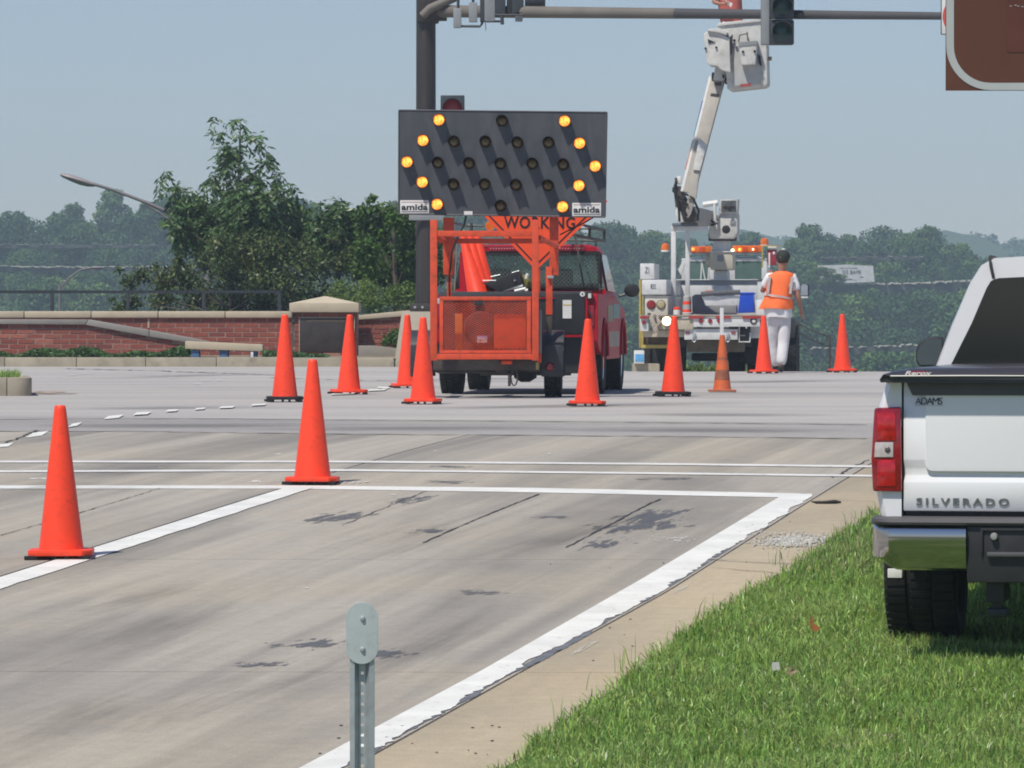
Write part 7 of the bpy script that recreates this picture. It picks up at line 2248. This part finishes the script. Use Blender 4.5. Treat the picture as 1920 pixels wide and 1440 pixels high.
# turret
mb = MB(); P = [f.p(*q, 3.0) for q in ((1331, 448), (1328, 436), (1330, 424), (1346, 414), (1349, 400), (1383, 400), (1383, 436), (1376, 448))]; mb.prism([(p.x, p.z) for p in P], 'y', 3.0, 3.55, .03); mb.build('turret', M_fibre, bt)
mb = MB(); P = [f.p(*q, 2.96) for q in ((1347, 401), (1351, 374), (1383.5, 373), (1382, 401))]; mb.prism([(p.x, p.z) for p in P], 'y', 2.96, 3.4, .015); mb.build('control_box', M_fibre, bt)
B('control_window', pmat('murky_window', (.11, .12, .12), .3, var=.4, scale=10), 1352, 376, 1380, 397, 2.94, .03, .01)
B('control_lever', M_blackpl, 1366, 386, 1370, 397, 2.90, .04, .005); B('control_bar', M_darkmetal, 1356, 386, 1378, 388.5, 2.92, .03, .003)
lathe_at(f, bt, 'turret_port', M_blackpl, 1361.5, 430, 3.0, [(.001, -.01), (.055, -.01), (.07, -.005), (.07, .01)])
B('turret_plate', M_siggrey, 1369, 413, 1379, 421, 2.98, .02, .004)
mb = MB(); f.tube(mb, [(1340, 382, 2.9), (1341, 416, 2.9)], .026, 10); f.tube(mb, [(1318, 384, 2.95), (1346, 380, 2.95)], .05, 8); mb.build('hydraulic_cylinder', M_fw, bt)
mb = MB(); P = [f.p(*q, 3.1) for q in ((1303, 400), (1318, 394), (1345, 402), (1347, 420), (1322, 424), (1305, 414))]; mb.prism([(p.x, p.z) for p in P], 'y', 3.1, 3.5, .03); mb.build('boom_shoulder', M_fibre, bt)
mb = MB(); f.tube(mb, [(1300, 418, 2.9), (1325, 410, 2.85), (1340, 417, 2.85)], .02, 6); f.tube(mb, [(1330, 420, 2.9), (1336, 422, 2.85), (1345, 418, 2.85)], .02, 6); mb.build('hose', M_rubber, bt)
# lower boom folded along the rest, elbow at its end
e0 = f.p(1285, 395, .6); 
mb = MB(); P0 = f.p(1322, 410, 3.2); P1 = f.p(1288, 402, .7)
mb.loft([[c + Vector((dx, 0, dz)) for dx, dz in ((-.14, -.13), (.14, -.13), (.14, .13), (-.14, .13))] for c in (P0, P1)]); mb.build('lower_boom', M_boomg, bt)
mb = MB(); P = [f.p(*q, .45) for q in ((1262, 352), (1274, 348), (1282, 365), (1300, 390), (1310, 412), (1295, 418), (1270, 414), (1266, 385))]
mb.prism([(p.x, p.z) for p in P], 'y', .45, .75, .02); mb.build('elbow', M_darkmetal, bt)
mb = MB(); P = [f.p(*q, .38) for q in ((1296, 350), (1304, 352), (1303, 375), (1296, 400), (1290, 410), (1285, 405), (1288, 378))]
mb.prism([(p.x, p.z) for p in P], 'y', .38, .45, .01); mb.build('elbow_link', M_boomg, bt)
mb = MB(); P = [f.p(*q, .40) for q in ((1268, 388), (1276, 396), (1282, 416), (1270, 418), (1266, 400))]
mb.prism([(p.x, p.z) for p in P], 'y', .40, .45, .01); mb.build('elbow_cover', M_fibre, bt)
mb = MB()
for q in (((1262, 352, .4), (1270, 370, .36), (1273, 395, .4), (1274, 415, .4)), ((1268, 340, .42), (1262, 358, .4), (1276, 372, .36), (1290, 385, .36)), ((1280, 360, .4), (1300, 372, .34), (1310, 395, .36), (1308, 412, .4)), ((1284, 365, .38), (1278, 385, .33), (1288, 405, .35))):
    f.tube(mb, q, .020, 6)
tag(mb.build('hoses', M_rubber, bt), kind='stuff')
B('elbow_cap', M_whitepl, 1269, 330, 1277, 345, .5, .1, .02); B('elbow_clamp', M_darkmetal, 1265, 333, 1269, 350, .45, .12, .01)
# upper boom
def bar(name, mat, quad, dy0, dy1, dep, bev=.008):
    """quad: 4 px corners; first two at dy0 (lower), last two at dy1 (upper)"""
    A = [f.p(*quad[0], dy0), f.p(*quad[1], dy0), f.p(*quad[2], dy1), f.p(*quad[3], dy1)]
    Bk = [p + Vector((0, dep, 0)) for p in A]
    mb = MB(); mb.loft([[A[0], A[1], Bk[1], Bk[0]], [A[3], A[2], Bk[2], Bk[3]]]); mb._bev(list(mb.bm.verts), bev) if bev else None
    return mb.build(name, mat, bt)
bar('upper_boom', M_boomg, ((1281, 360), (1302, 362), (1358, 150), (1334, 145)), .40, .9, .26)
bar('boom_edge', M_whitepl, ((1276, 358), (1280.8, 360), (1333.8, 145), (1330, 142)), .41, .91, .24, .003)
bar('boom_sleeve', M_fibre, ((1299, 318), (1312, 320), (1325, 272), (1311, 258)), .36, .46, .10, .006)
bar('boom_link', M_boomg, ((1290, 372), (1305, 372), (1311, 322), (1297, 318)), .34, .40, .12, .006)
for (q) in (((1313, 274), (1325, 276), (1324, 270), (1312, 268)), ((1301, 310), (1314, 313), (1316, 303), (1303, 300)), ((1332, 180), (1348, 182), (1347, 176), (1333, 175)), ((1340, 160), (1352, 161), (1353, 154), (1341, 154))):
    d0 = .40 + (360 - q[0][1]) / 210 * .5 - (.07 if q[0][1] > 265 else .012)
    bar('boom_band', pmat('dark_decal', (.06, .05, .05), .5), q, d0, d0, .01, 0)
# faded colours along the boom's left flank
for (y0, y1, col, nm) in ((188, 214, (.10, .14, .42), 'blue'), (214, 238, (.08, .22, .38), 'sea_blue'), (238, 254, (.05, .30, .34), 'teal'), (262, 282, (.50, .45, .12), 'straw'), (282, 300, (.55, .22, .12), 'orange'), (300, 318, (.50, .10, .08), 'red')):
    xl_ = lambda y: 1281 + (360 - y) / 215 * 53 - 5.2
    d0 = .42 + (360 - y0) / 215 * .5
    bar('flank_stripe', pmat('faded_%s_stripe' % nm, col, .6), ((xl_(y1) - 1.8, y1), (xl_(y1), y1 + .3), (xl_(y0), y0 + .3), (xl_(y0) - 1.8, y0)), d0, d0, .16, 0)
# bucket mount and buckets
bar('boom_head', M_fibre, ((1337, 150), (1358, 152), (1362, 118), (1342, 118)), .85, .95, .22, .01)
mb = MB(); f.tube(mb, [(1336, 152, .9), (1337, 136, .9)], .02, 6); f.tube(mb, [(1357, 152, .88), (1356, 140, .88)], .02, 6); mb.build('pivot_pin', M_blackpl, bt)
def shell(name, mat, quad, dy, dep, bev=.03):
    P = [f.p(*q, dy) for q in quad]; mb = MB(); mb.prism([(p.x, p.z) for p in P], 'y', dy, dy + dep, bev, 3); return mb.build(name, mat, bt)
shell('bucket_liner_box', M_fibre, ((1319, 64), (1327, 58), (1349, 60), (1368, 72), (1370, 136), (1352, 132), (1344, 124), (1330, 123), (1325, 118)), .55, .5, .02)
shell('box_lid', M_fibre, ((1326, 58), (1330, 54), (1350, 53), (1364, 60), (1362, 66), (1348, 61)), .5, .55, .008)
shell('worker_bucket', M_fibre, ((1346, 45), (1437, 36), (1440, 158), (1434, 163), (1369, 170), (1363, 166), (1362, 138), (1349, 118)), .7, .62, .035)
shell('bucket_face', pmat('grey_bucket_face', (.42, .43, .42), .5, var=.12, scale=6), ((1376, 86), (1422, 80), (1430, 157), (1374, 162)), .665, .04, .012)
shell('bucket_rim', M_fibre, ((1344, 49), (1439, 39), (1439, 33), (1346, 43)), .67, .66, .01)
shell('tool_tub', M_fibre, ((1385, 79), (1420, 77), (1417, 121), (1390, 123)), .50, .16, .03)
shell('tub_band', M_siggrey, ((1384, 79), (1420, 76), (1420, 84), (1385, 88)), .49, .18, .006)
shell('red_sticker', pmat('red_sticker_dull', (.36, .07, .07), .5), ((1388, 158), (1408, 156), (1408, 161), (1388, 163)), .655, .01, 0)
shell('dark_strap', M_blackpl, ((1368, 70), (1374, 64), (1372, 100), (1368, 108)), .60, .05, .006)
shell('dark_slot', M_blackpl, ((1421, 102), (1426, 104), (1428, 124), (1423, 120)), .64, .05, .003)
for (px, py, r_) in ((1323, 91, .02), (1343, 89, .02), (1393, 97, .022), (1415, 96, .022), (1377, 76, .025), (1363, 68, .02)):
    lathe_at(f, bt, 'bolt', M_blackpl, px, py, .49 if px > 1380 else (.54 if px < 1360 else .6), [(.001, -.02), (r_, -.016), (r_, .01)], 10)
shell('decal_arrow', M_blackpl, ((1327, 73), (1334, 76), (1341, 79), (1328, 82)), .535, .01, 0)
mb = MB(); f.tube(mb, [(1436, 110, .9), (1447, 110, .9)], .035, 10); mb.build('control_knob', pmat('brass_knob', (.25, .2, .12), .5), bt)
mb = MB(); f.tube(mb, [(1385, 78, .55), (1387, 66, .6), (1400, 63, .6), (1404, 77, .55)], .012, 6); f.tube(mb, [(1401, 60, .6), (1402, 76, .6)], .009, 6); mb.build('tub_handle', M_blackpl, bt)
# cab
yc = 4.9
def cabring(y, k, top, lean=0):
    q = [f.p(1281, 530, 4.9), f.p(1279, 510, 4.9), f.p(1288, 492, 4.9), f.p(1297, 484.5, 4.9), f.p(1418, 482, 4.9), f.p(1430, 490, 4.9), f.p(1438, 508, 4.9), f.p(1438, 530, 4.9)]
    cx_ = (q[0].x + q[-1].x) / 2
    return [Vector((cx_ + (p.x - cx_) * k, y + lean * (p.z - q[0].z), p.z + (top if 1 < i < 6 else 0))) for i, p in enumerate(q)]
mb = MB(); R0_, R1_, R2_, R3_ = cabring(4.9, 1, 0), cabring(5.1, 1.01, .02), cabring(6.0, 1, .02), cabring(6.9, .96, -.03, -1.0)
mb.loft([R0_, R1_, R2_, R3_], cap=False)
mb.build('cab_shell', M_fw, bt)
cy_, z0_ = 4.88, f.p(1300, 523, 4.88).z
for (x0, y0, x1, y1) in ((1278, 484, 1437, 490), (1278, 490, 1294, 524), (1330, 490, 1378, 524), (1428, 490, 1438, 524)):
    B('cab_back_panel', M_fw, x0, y0, x1, y1, 4.87, .03, .002)
M_green_gl = pmat('green_tinted_glass', (.10, .17, .155), .12, var=.15, scale=4)
B('rear_window', M_green_gl, 1294, 490.5, 1330, 523.5, 4.88, .01, 0); B('rear_window', M_green_gl, 1378, 490.5, 1428, 523.5, 4.88, .01, 0)
B('cab_lower', M_fw, 1272, 525, 1446, 640, 4.9, 2.2, .05)
mb = MB(); P = [f.p(*q, 4.4) for q in ((1271, 506), (1280, 490), (1290, 489), (1283, 500), (1277, 517))]; mb.prism([(p.x, p.z) for p in P], 'y', 4.4, 4.46, .004); mb.build('cab_guard', M_fw, bt)
mb = MB(); f.tube(mb, [(1316, 492, 3.9), (1314, 524, 3.9)], .012, 6); f.tube(mb, [(1316, 492, 3.9), (1322, 524, 3.9)], .012, 6); f.tube(mb, [(1329, 502, 3.9), (1328, 524, 3.9)], .012, 6); mb.build('ladder_rail', M_whitepl, bt)
# light bars
B('light_bar', M_amber, 1295, 461.5, 1334, 474, 4.8, .25, .02); B('light_bar', M_amber, 1373, 460, 1430, 473.5, 4.8, .25, .02)
B('light_bar_foot', M_galv, 1292, 474.4, 1432, 477.5, 4.82, .2, .004)
for (x0, x1) in ((1311, 1321), (1393, 1401), (1414, 1420)): B('red_segment', pmat('red_amber_lens', (.62, .08, .015), .2, coat=.5), x0, 463, x1, 473, 4.785, .02, .002)
for (px, py, r_, m) in ((1299.5, 467, .026, M_amber_lit), (1387, 468, .028, M_amber_lit), (1373.5, 469.5, .026, M_work_lit), (1412, 467.5, .012, M_work_lit)):
    lathe_at(f, bt, 'lit_bulb', m, px, py, 4.77, [(.001, -.02), (r_, 0)], 14)
for (px, py) in ((1247.5, 469), (1433.5, 459)):
    c = f.p(px, py, 3.0 if px < 1300 else 4.9)
    mb = MB(); mb.lathe([(.07, 0), (.072, .05), (.06, .10), (.03, .115), (.001, .12)], 18, c); mb.build('beacon', M_amber, bt)
    mb = MB(); mb.lathe([(.075, -.03), (.075, 0)], 18, c); mb.build('beacon_base', M_whitepl, bt)
mb = MB(); c = f.p(1469, 475, 5.2); mb.lathe([(.035, 0), (.035, .08), (.001, .09)], 14, c); mb.build('strobe', M_whitepl, bt)
# rack with red extinguisher box
for (x0, y0, x1, y1) in ((1428, 460, 1430.5, 502), (1461, 460, 1463, 490), (1430.6, 460, 1460.8, 462)):
    B('yellow_frame', M_yellow, x0, y0, x1, y1, 2.9, .03, .003)
B('red_box', pmat('dull_red_box', (.34, .03, .05), .5, var=.1), 1439, 468, 1456, 497, 2.95, .12, .01); B('box_label', M_whitepl, 1441, 474, 1444, 502, 2.93, .02, .002); B('box_label', M_whitepl, 1449, 472, 1453, 477, 2.94, .01, .001); B('white_cap', M_whitepl, 1440, 461.5, 1456, 467, 2.95, .1, .01)
# tall mirror
mb = MB(); P = [f.p(*q, 5.2) for q in ((1502, 555), (1502, 538), (1505, 533), (1512, 532), (1517, 534), (1518, 540), (1518, 555))]; mb.prism([(p.x, p.z) for p in P], 'y', 5.2, 5.28, .012); mb.build('door_mirror', pmat('navy_mirror_shell', (.015, .02, .05), .3), bt)
mb = MB(); P = [f.p(*q, 5.19) for q in ((1501.5, 554), (1501.5, 537), (1505, 533), (1510, 533), (1514.5, 535), (1515, 554))]; mb.prism([(p.x, p.z) for p in P], 'y', 5.185, 5.195); mb.build('mirror_glass', pmat('pale_mirror', (.62, .72, .78), .15, metal=.7), bt)
B('mirror_lower', M_whitepl, 1502, 556, 1515, 559, 5.19, .05, .005)
mb = MB(); f.tube(mb, [(1505, 558, 5.25), (1470, 562, 5.3), (1440, 560, 5.35)], .012, 6); mb.build('mirror_arm', M_blackpl, bt)
# cargo
def cargo(name, label, cat, px, py, dy):
    c = f.M @ f.p(px, py, dy); r_ = empty(name, c, yaw, label, cat); return r_, Frame(c, yaw)
r_, g_ = cargo('drum_marker', 'grey drum shaped channeliser with orange bands standing on the bucket truck deck', 'channeliser', 1288, 590, .3)
mb = MB(); mb.lathe([(.095, 0), (.095, .03), (.075, .04), (.062, .30), (.05, .31), (.001, .315)], 24); mb.build('drum_body', pmat('grey_drum', (.42, .42, .40), .6), r_)
for z0, z1 in ((.04, .085), (.17, .22)):
    mb = MB(); mb.lathe([(.0765 - (z0 - .04) * .05, z0), (.0765 - (z1 - .04) * .05, z1)], 24, cap=False); mb.build('orange_band', M_orange, r_)
r_, g_ = cargo('water_jug', 'small orange and white jug at the left end of the bucket truck deck', 'jug', 1269, 590, .2)
mb = MB(); mb.lathe([(.06, 0), (.06, .08), (.045, .09)], 18); mb.build('jug_body', M_whitepl, r_)
mb = MB(); mb.lathe([(.062, .085), (.062, .12), (.001, .13)], 18); mb.build('jug_lid', M_orange, r_)
r_, g_ = cargo('tool_bag', 'dark navy cloth bag on the bucket truck deck left of the white stand', 'bag', 1318, 590, .2)
mb = MB(); P = [g_.p(*q) for q in ((1298, 589), (1297.5, 556), (1303, 552), (1318, 552), (1317, 563), (1322, 574), (1332, 579), (1342, 586), (1342, 589))]; mb.prism([(p.x, p.z) for p in P], 'y', 0, .4, .03, 3); mb.build('bag_cloth', pmat('navy_cloth', (.018, .022, .045), .85, var=.3), r_)
r_, g_ = cargo('plastic_bin', 'bright blue plastic bin on the bucket truck deck beside the worker', 'bin', 1398, 590, .25)
mb = MB(); P = [g_.p(*q) for q in ((1383, 587), (1386, 566), (1388, 548.5), (1412, 548), (1414, 586))]; mb.prism([(p.x, p.z) for p in P], 'y', 0, .35, .015); mb.build('bin_body', pmat('blue_plastic', (.012, .07, .52), .35, var=.1), r_)
mb = MB(); a, b = g_.p(1387, 552), g_.p(1413, 548.2); mb.box((a.x - .01, -.01, a.z), (b.x + .01, .36, b.z), .008); mb.build('bin_rim', _mats['blue_plastic'], r_)
r_, g_ = cargo('grey_case', 'grey case low on the deck behind the white stand', 'case', 1356, 590, .35)
mb = MB(); a, b = g_.p(1331, 587), g_.p(1381, 570); mb.box((a.x, 0, a.z), (b.x, .3, b.z), .015); mb.build('case_body', pmat('mid_grey_case', (.25, .25, .25), .6, var=.1), r_)
# white T stand with rolled mat on top
Dw = 77.6
fw_ = Frame((X(1353, Dw), Dw, float(H(X(1353, Dw), Dw))))
r_ = empty('work_stand', fw_.base, 0, 'white T shaped stand with a rolled grey mat on top behind the faded cone', 'stand')
fb(fw_, r_, 'post', M_fw, 1350, 573.5, 1357, 700, 0, .06, .006)
mb = MB(); P = [fw_.p(*q) for q in ((1317, 556), (1387, 555), (1386, 565), (1382, 573), (1324, 573), (1320, 563))]; mb.prism([(p.x, p.z) for p in P], 'y', -.02, .3, .008); mb.build('table_top', M_fw, r_)
mb = MB(); fw_.tube(mb, [(1314, 551.5, -.02), (1340, 550, -.03), (1365, 548.5, -.02), (1388, 548, -.02)], .042, 10); mb.build('rolled_mat', pmat('dark_grey_mat', (.10, .105, .115), .8, var=.2, scale=20), r_)
mb = MB(); fw_.tube(mb, [(1323, 546, -.02), (1336, 545.5, -.02)], .014, 6); mb.build('red_rag', pmat('reddish_rag', (.45, .10, .07), .8), r_)

# ================================================================== people
def skin_mesh(V, E, Rr, sub=2, root_i=0):
    me = bpy.data.meshes.new('sk'); me.from_pydata([tuple(v) for v in V], E, [])
    ob = bpy.data.objects.new('sk', me); COL.objects.link(ob)
    ob.modifiers.new('s', 'SKIN')
    sv = me.skin_vertices[0].data
    for i, r in enumerate(Rr):
        sv[i].radius = (r, r) if not isinstance(r, (tuple, list)) else r
        sv[i].use_root = (i == root_i)
    m = ob.modifiers.new('d', 'SUBSURF'); m.levels = sub; m.render_levels = sub
    dg = bpy.context.evaluated_depsgraph_get()
    out = bpy.data.meshes.new_from_object(ob.evaluated_get(dg))
    bpy.data.objects.remove(ob); out.shade_smooth()
    return out
M_skin = pmat('tanned_skin', (.36, .17, .11), .5, var=.08, scale=12)
M_vest = pmat('orange_vest_cloth', (.95, .17, .035), .7, var=.10, scale=7, bump=.3, bscale=6)
M_refl = pmat('silver_reflective_tape', (.52, .46, .44), .5, var=.06)
M_shirt = pmat('white_cotton', (.78, .78, .79), .8, var=.06, scale=6, bump=.4, bscale=9)
M_trous = pmat('white_work_trousers', (.66, .66, .67), .85, var=.10, scale=5, bump=.6, bscale=10)
M_cap = pmat('dark_green_cap', (.018, .024, .018), .8, var=.2)
M_hair = pmat('dark_hair', (.03, .02, .015), .8)
M_boot = pmat('dark_boot', (.03, .026, .024), .7, var=.2)
def hand_chains(V, E, Rr, wi, wrist, dirn, side, curl=.5):
    """palm and five fingers grown from the wrist vertex; dirn = hand direction, side = towards the thumb"""
    d = dirn.normalized(); s = (side - d * side.dot(d)).normalized(); n = d.cross(s)
    pi = len(V); V.append(wrist + d * .045); Rr.append((.036, .020)); E.append((wi, pi))
    ki = len(V); V.append(wrist + d * .085); Rr.append((.038, .018)); E.append((pi, ki))
    for j, (o_, ln) in enumerate(((.030, .072), (.011, .082), (-.010, .076), (-.029, .058))):
        a = wrist + d * .092 + s * o_
        p0 = len(V); V.append(a); Rr.append(.0095); E.append((ki, p0))
        p1 = len(V); V.append(a + d * ln * .5 + n * curl * .012); Rr.append(.0085); E.append((p0, p1))
        p2 = len(V); V.append(a + d * ln * .85 + n * curl * .038); Rr.append(.0075); E.append((p1, p2))
    t0 = len(V); V.append(wrist + d * .04 + s * .042); Rr.append(.012); E.append((pi, t0))
    t1 = len(V); V.append(wrist + d * .085 + s * .060 + n * .01); Rr.append(.0095); E.append((t0, t1))
def person(root, J, face=1.0, cap=True, headyaw=0.0):
    """J: joints; body one continuous surface, clothing as children"""
    V = [J['pelvis'], J['waist'], J['chest'], J['neck'], J['head0'], J['head1']]
    Rr = [(.15, .11), (.135, .10), (.16, .105), .058, .070, .088]
    E = [(0, 1), (1, 2), (2, 3), (3, 4), (4, 5)]
    V.append(J['head1'] + Vector((0, 0, .075))); Rr.append(.070); E.append((5, 6))
    for s in ('l', 'r'):
        i = len(V); V += [J['sh' + s], J['el' + s], J['wr' + s]]; Rr += [.058, .043, .028]; E += [(2, i), (i, i + 1), (i + 1, i + 2)]
        hand_chains(V, E, Rr, i + 2, J['wr' + s], J['hd' + s], J['ht' + s])
        i = len(V); V += [J['hp' + s], J['kn' + s], J['an' + s], J['to' + s]]; Rr += [.088, .058, .040, .036]; E += [(0, i), (i, i + 1), (i + 1, i + 2), (i + 2, i + 3)]
    me = skin_mesh(V, E, Rr, 2); link_mesh('body', me, M_skin, root)
    hc = J['head1'] + Vector((0, 0, .02))
    fw = Vector((math.sin(headyaw), math.cos(headyaw), 0)) * face; rt_ = Vector((fw.y, -fw.x, 0))
    # face: brow, nose, eyes, mouth, ears
    mb = MB(); mb.tube([hc + fw * .085 + Vector((0, 0, .012)), hc + fw * .112 + Vector((0, 0, -.025)), hc + fw * .085 + Vector((0, 0, -.032))], [.008, .013, .008], 8); mb.build('nose', M_skin, root)
    for sg in (-1, 1):
        mb = MB(); mb.sphere(hc + fw * .083 + rt_ * sg * .032 + Vector((0, 0, .008)), .011, 2); mb.build('eye', M_whitepl, root)
        mb = MB(); mb.sphere(hc + rt_ * sg * .088 + Vector((0, 0, -.012)), .026, 2, (.4, .8, 1.1)); mb.build('ear', M_skin, root)
    mb = MB(); mb.sphere(hc + fw * .085 + Vector((0, 0, -.058)), .018, 2, (1.3, .5, .3)); mb.build('mouth', pmat('lips', (.35, .1, .09), .5), root)
    mb = MB(); mb.sphere(hc - fw * .014 + Vector((0, 0, .018)), .106, 3, (.94, 1.0, .98))
    for v in mb.bm.verts:
        if v.co.z < hc.z - .055: v.co.z = hc.z - .055 + (v.co.z - hc.z + .055) * .2
    mb.build('hair', M_hair, root)
    if cap:
        mb = MB(); mb.sphere(hc + Vector((0, 0, .045)), .117, 3, (.96, 1.05, .92))
        for v in mb.bm.verts:
            if v.co.z < hc.z + .015: v.co.z = hc.z + .015 + (v.co.z - hc.z - .015) * .05
        mb.box(hc + fw * .13 + Vector((-.07, -.06, .018)), hc + fw * .13 + Vector((.07, .06, .028)), .004)
        mb.build('cap', M_cap, root)
        mb = MB(); mb.tube([hc - fw * .107 + Vector((-.035, 0, .035)), hc - fw * .113 + Vector((0, 0, .037)), hc - fw * .107 + Vector((.035, 0, .035))], .006, 6); mb.build('cap_strap', M_beige, root)
    # shirt with sleeves
    V = [J['waist'] + Vector((0, 0, -.12)), J['waist'], J['chest'], J['neck'] + Vector((0, 0, -.05))]; Rr = [(.175, .13), (.160, .12), (.180, .125), .075]; E = [(0, 1), (1, 2), (2, 3)]
    for s in ('l', 'r'):
        i = len(V); m_ = J['sh' + s].lerp(J['el' + s], .72); V += [J['sh' + s], m_]; Rr += [.080, .074]; E += [(2, i), (i, i + 1)]
    link_mesh('shirt', skin_mesh(V, E, Rr, 2, 1), M_shirt, root)
    # trousers
    V = [J['pelvis'] + Vector((0, 0, .17)), J['pelvis']]; Rr = [(.170, .135), (.185, .145)]; E = [(0, 1)]
    for s in ('l', 'r'):
        i = len(V); V += [J['hp' + s], J['hp' + s].lerp(J['kn' + s], .5), J['kn' + s], J['kn' + s].lerp(J['an' + s], .55), J['an' + s] + Vector((0, 0, .005))]; Rr += [.112, .106, .094, .092, .090]; E += [(1, i), (i, i + 1), (i + 1, i + 2), (i + 2, i + 3), (i + 3, i + 4)]
    link_mesh('trousers', skin_mesh(V, E, Rr, 2), M_trous, root)
    for s in ('l', 'r'):
        a, t = J['an' + s], J['to' + s]
        link_mesh('boot', skin_mesh([a + Vector((0, 0, .03)), a + Vector((0, 0, -.035)), t + Vector((0, 0, -.01))], [(0, 1), (1, 2)], [.05, .052, (.05, .038)], 2), M_boot, root)
def vest(root, rings, mat=M_vest, seg=28, wob=.012):
    """rings (cx,cy,cz,rx,ry) top to bottom; gently folded cloth"""
    mb = MB(); R_ = []
    for k, (cx, cy, cz, rx, ry) in enumerate(rings):
        ring = []
        for i in range(seg):
            a = 2 * math.pi * i / seg
            w_ = 1 + (wob / max(rx, .01)) * (k / len(rings)) * (math.sin(5 * a + k * .35) + .6 * math.sin(9 * a - k * .5))
            ca, sa = math.cos(a), math.sin(a)
            ring.append((cx + rx * w_ * (abs(ca) ** .85) * (1 if ca > 0 else -1), cy + ry * w_ * sa, cz + .012 * math.sin(3 * a + 1) * (k / len(rings))))
        R_.append(ring)
    mb.loft(R_, cap=False)
    return mb.build('safety_vest', mat, root, ang=60)

# worker walking along the truck
Dp = 74.7
gz = float(H(X(1464, Dp), Dp))
base = Vector((X(1464, Dp), Dp, gz))
pr = empty('person', base, 0, 'worker seen from behind in orange vest, white trousers and dark cap walking beside the truck', 'person')
f = Frame(base)
def q(px, py, dy=0): return f.p(px, py, dy)
J = dict(pelvis=q(1462, 594), waist=q(1462, 570), chest=q(1463, 533), neck=q(1466, 509), head0=q(1467, 501, -.01), head1=q(1468, 489, .0),
         shl=q(1441, 520), ell=q(1429, 548, .10), wrl=q(1437, 522, .20), hdl=Vector((.06, .02, .12)), htl=Vector((.6, -.4, 0)),
         shr=q(1488, 521), elr=q(1496.5, 557, -.05), wrr=q(1502, 582, .04), hdr=Vector((.03, .06, -.15)), htr=Vector((-.3, .8, 0)),
         hpl=q(1452, 600), knl=q(1451, 643, .12), anl=q(1455, 688.5, .18), tol=q(1455, 690.5, .36),
         hpr=q(1472, 600), knr=q(1469, 643, -.02), anr=q(1464, 688, -.16), tor=q(1465, 692, .00))
J['tol'].z = .045; J['tor'].z = .045; J['anl'].z = .085; J['anr'].z = .10
person(pr, J, 1.0, True, .15)
s_ = Dp / FPX
c = lambda px, py, rx, ry, dy=0: (*q(px, py, dy), rx, ry)
vest(pr, [c(1466, 508.5, .080, .075), c(1466, 511, .14, .10), c(1464, 516, .225, .125), c(1463, 532, .215, .145), c(1460, 548, .205, .155), c(1458, 560, .225, .18), c(1456, 570, .25, .195), c(1455, 577, .262, .205), c(1455, 579, .262, .205)], wob=.016)
mb = MB()
rg = []
for (px, py, rx) in ((1458.5, 554, .224), (1458, 557.5, .229)):
    cc = q(px, py); ring = []
    for i in range(28):
        a = 2 * math.pi * i / 28; ring.append((cc.x + rx * (abs(math.cos(a)) ** .85) * (1.03 if math.cos(a) > 0 else -1.03), cc.y + .196 * math.sin(a), cc.z - .05 * math.cos(a) * (.8)))
    rg.append(ring)
mb.loft(rg, cap=False); mb.build('reflective_band', M_refl, pr)
for (pts) in (((1441, 518, -.12), (1439, 535, -.15), (1437, 550, -.16)), ((1483, 519, -.12), (1481, 535, -.15), (1479, 551, -.16))):
    mb = MB(); P = [q(*p) for p in pts]
    for a_, b_ in zip(P, P[1:]): mb.prism([(a_.x, a_.z), (a_.x + .04, a_.z), (b_.x + .04, b_.z), (b_.x, b_.z)], 'y', min(a_.y, b_.y) - .002, max(a_.y, b_.y) + .002)
    mb.build('shoulder_tape', M_refl, pr)
# shirt tail under the vest
vest(pr, [c(1457, 560, .20, .16), c(1457, 574, .228, .18), c(1459, 586, .215, .175), c(1460, 595, .210, .17)], M_shirt, wob=.01).name = 'shirt_tail'

# worker up in the bucket, mostly above the frame
Dp = 79.75
base = f2b = Frame(bt.location, yaw)
bb = f2b.M @ f2b.p(1372, 160, 1.0)
pr2 = empty('person', bb, 0, 'worker in the raised bucket in orange vest behind the mast arm at the top edge', 'person')
f = Frame(bb)
def q(px, py, dy=0): return f.p(px, py, dy)
J = dict(pelvis=q(1372, 52), waist=q(1371, 30), chest=q(1368, -8), neck=q(1368, -30), head0=q(1368, -38), head1=q(1368, -56),
         shl=q(1346, -14), ell=q(1338, 4, -.12), wrl=q(1352, 8, -.25), hdl=Vector((.14, -.05, .01)), htl=Vector((0, 0, 1)),
         shr=q(1389, -14), elr=q(1402, -40, -.05), wrr=q(1408, -66, -.1), hdr=Vector((.02, -.02, .15)), htr=Vector((-1, 0, 0)),
         hpl=q(1364, 58), knl=q(1364, 104), anl=q(1364, 148), tol=q(1364, 154, -.15), hpr=q(1380, 58), knr=q(1381, 104), anr=q(1382, 148), tor=q(1382, 154, -.15))
J['tol'].z = .045; J['tor'].z = .045; J['anl'].z = .09; J['anr'].z = .09
person(pr2, J, -1.0, True, 0)
c = lambda px, py, rx, ry, dy=0: (*q(px, py, dy), rx, ry)
vest(pr2, [c(1368, -27, .085, .075), c(1368, -23, .2, .11), c(1368, -8, .2, .14), c(1369, 12, .2, .15), c(1371, 36, .19, .15), c(1372, 42, .185, .15)], pmat('reddish_orange_vest', (.42, .10, .08), .75, var=.2, scale=5))
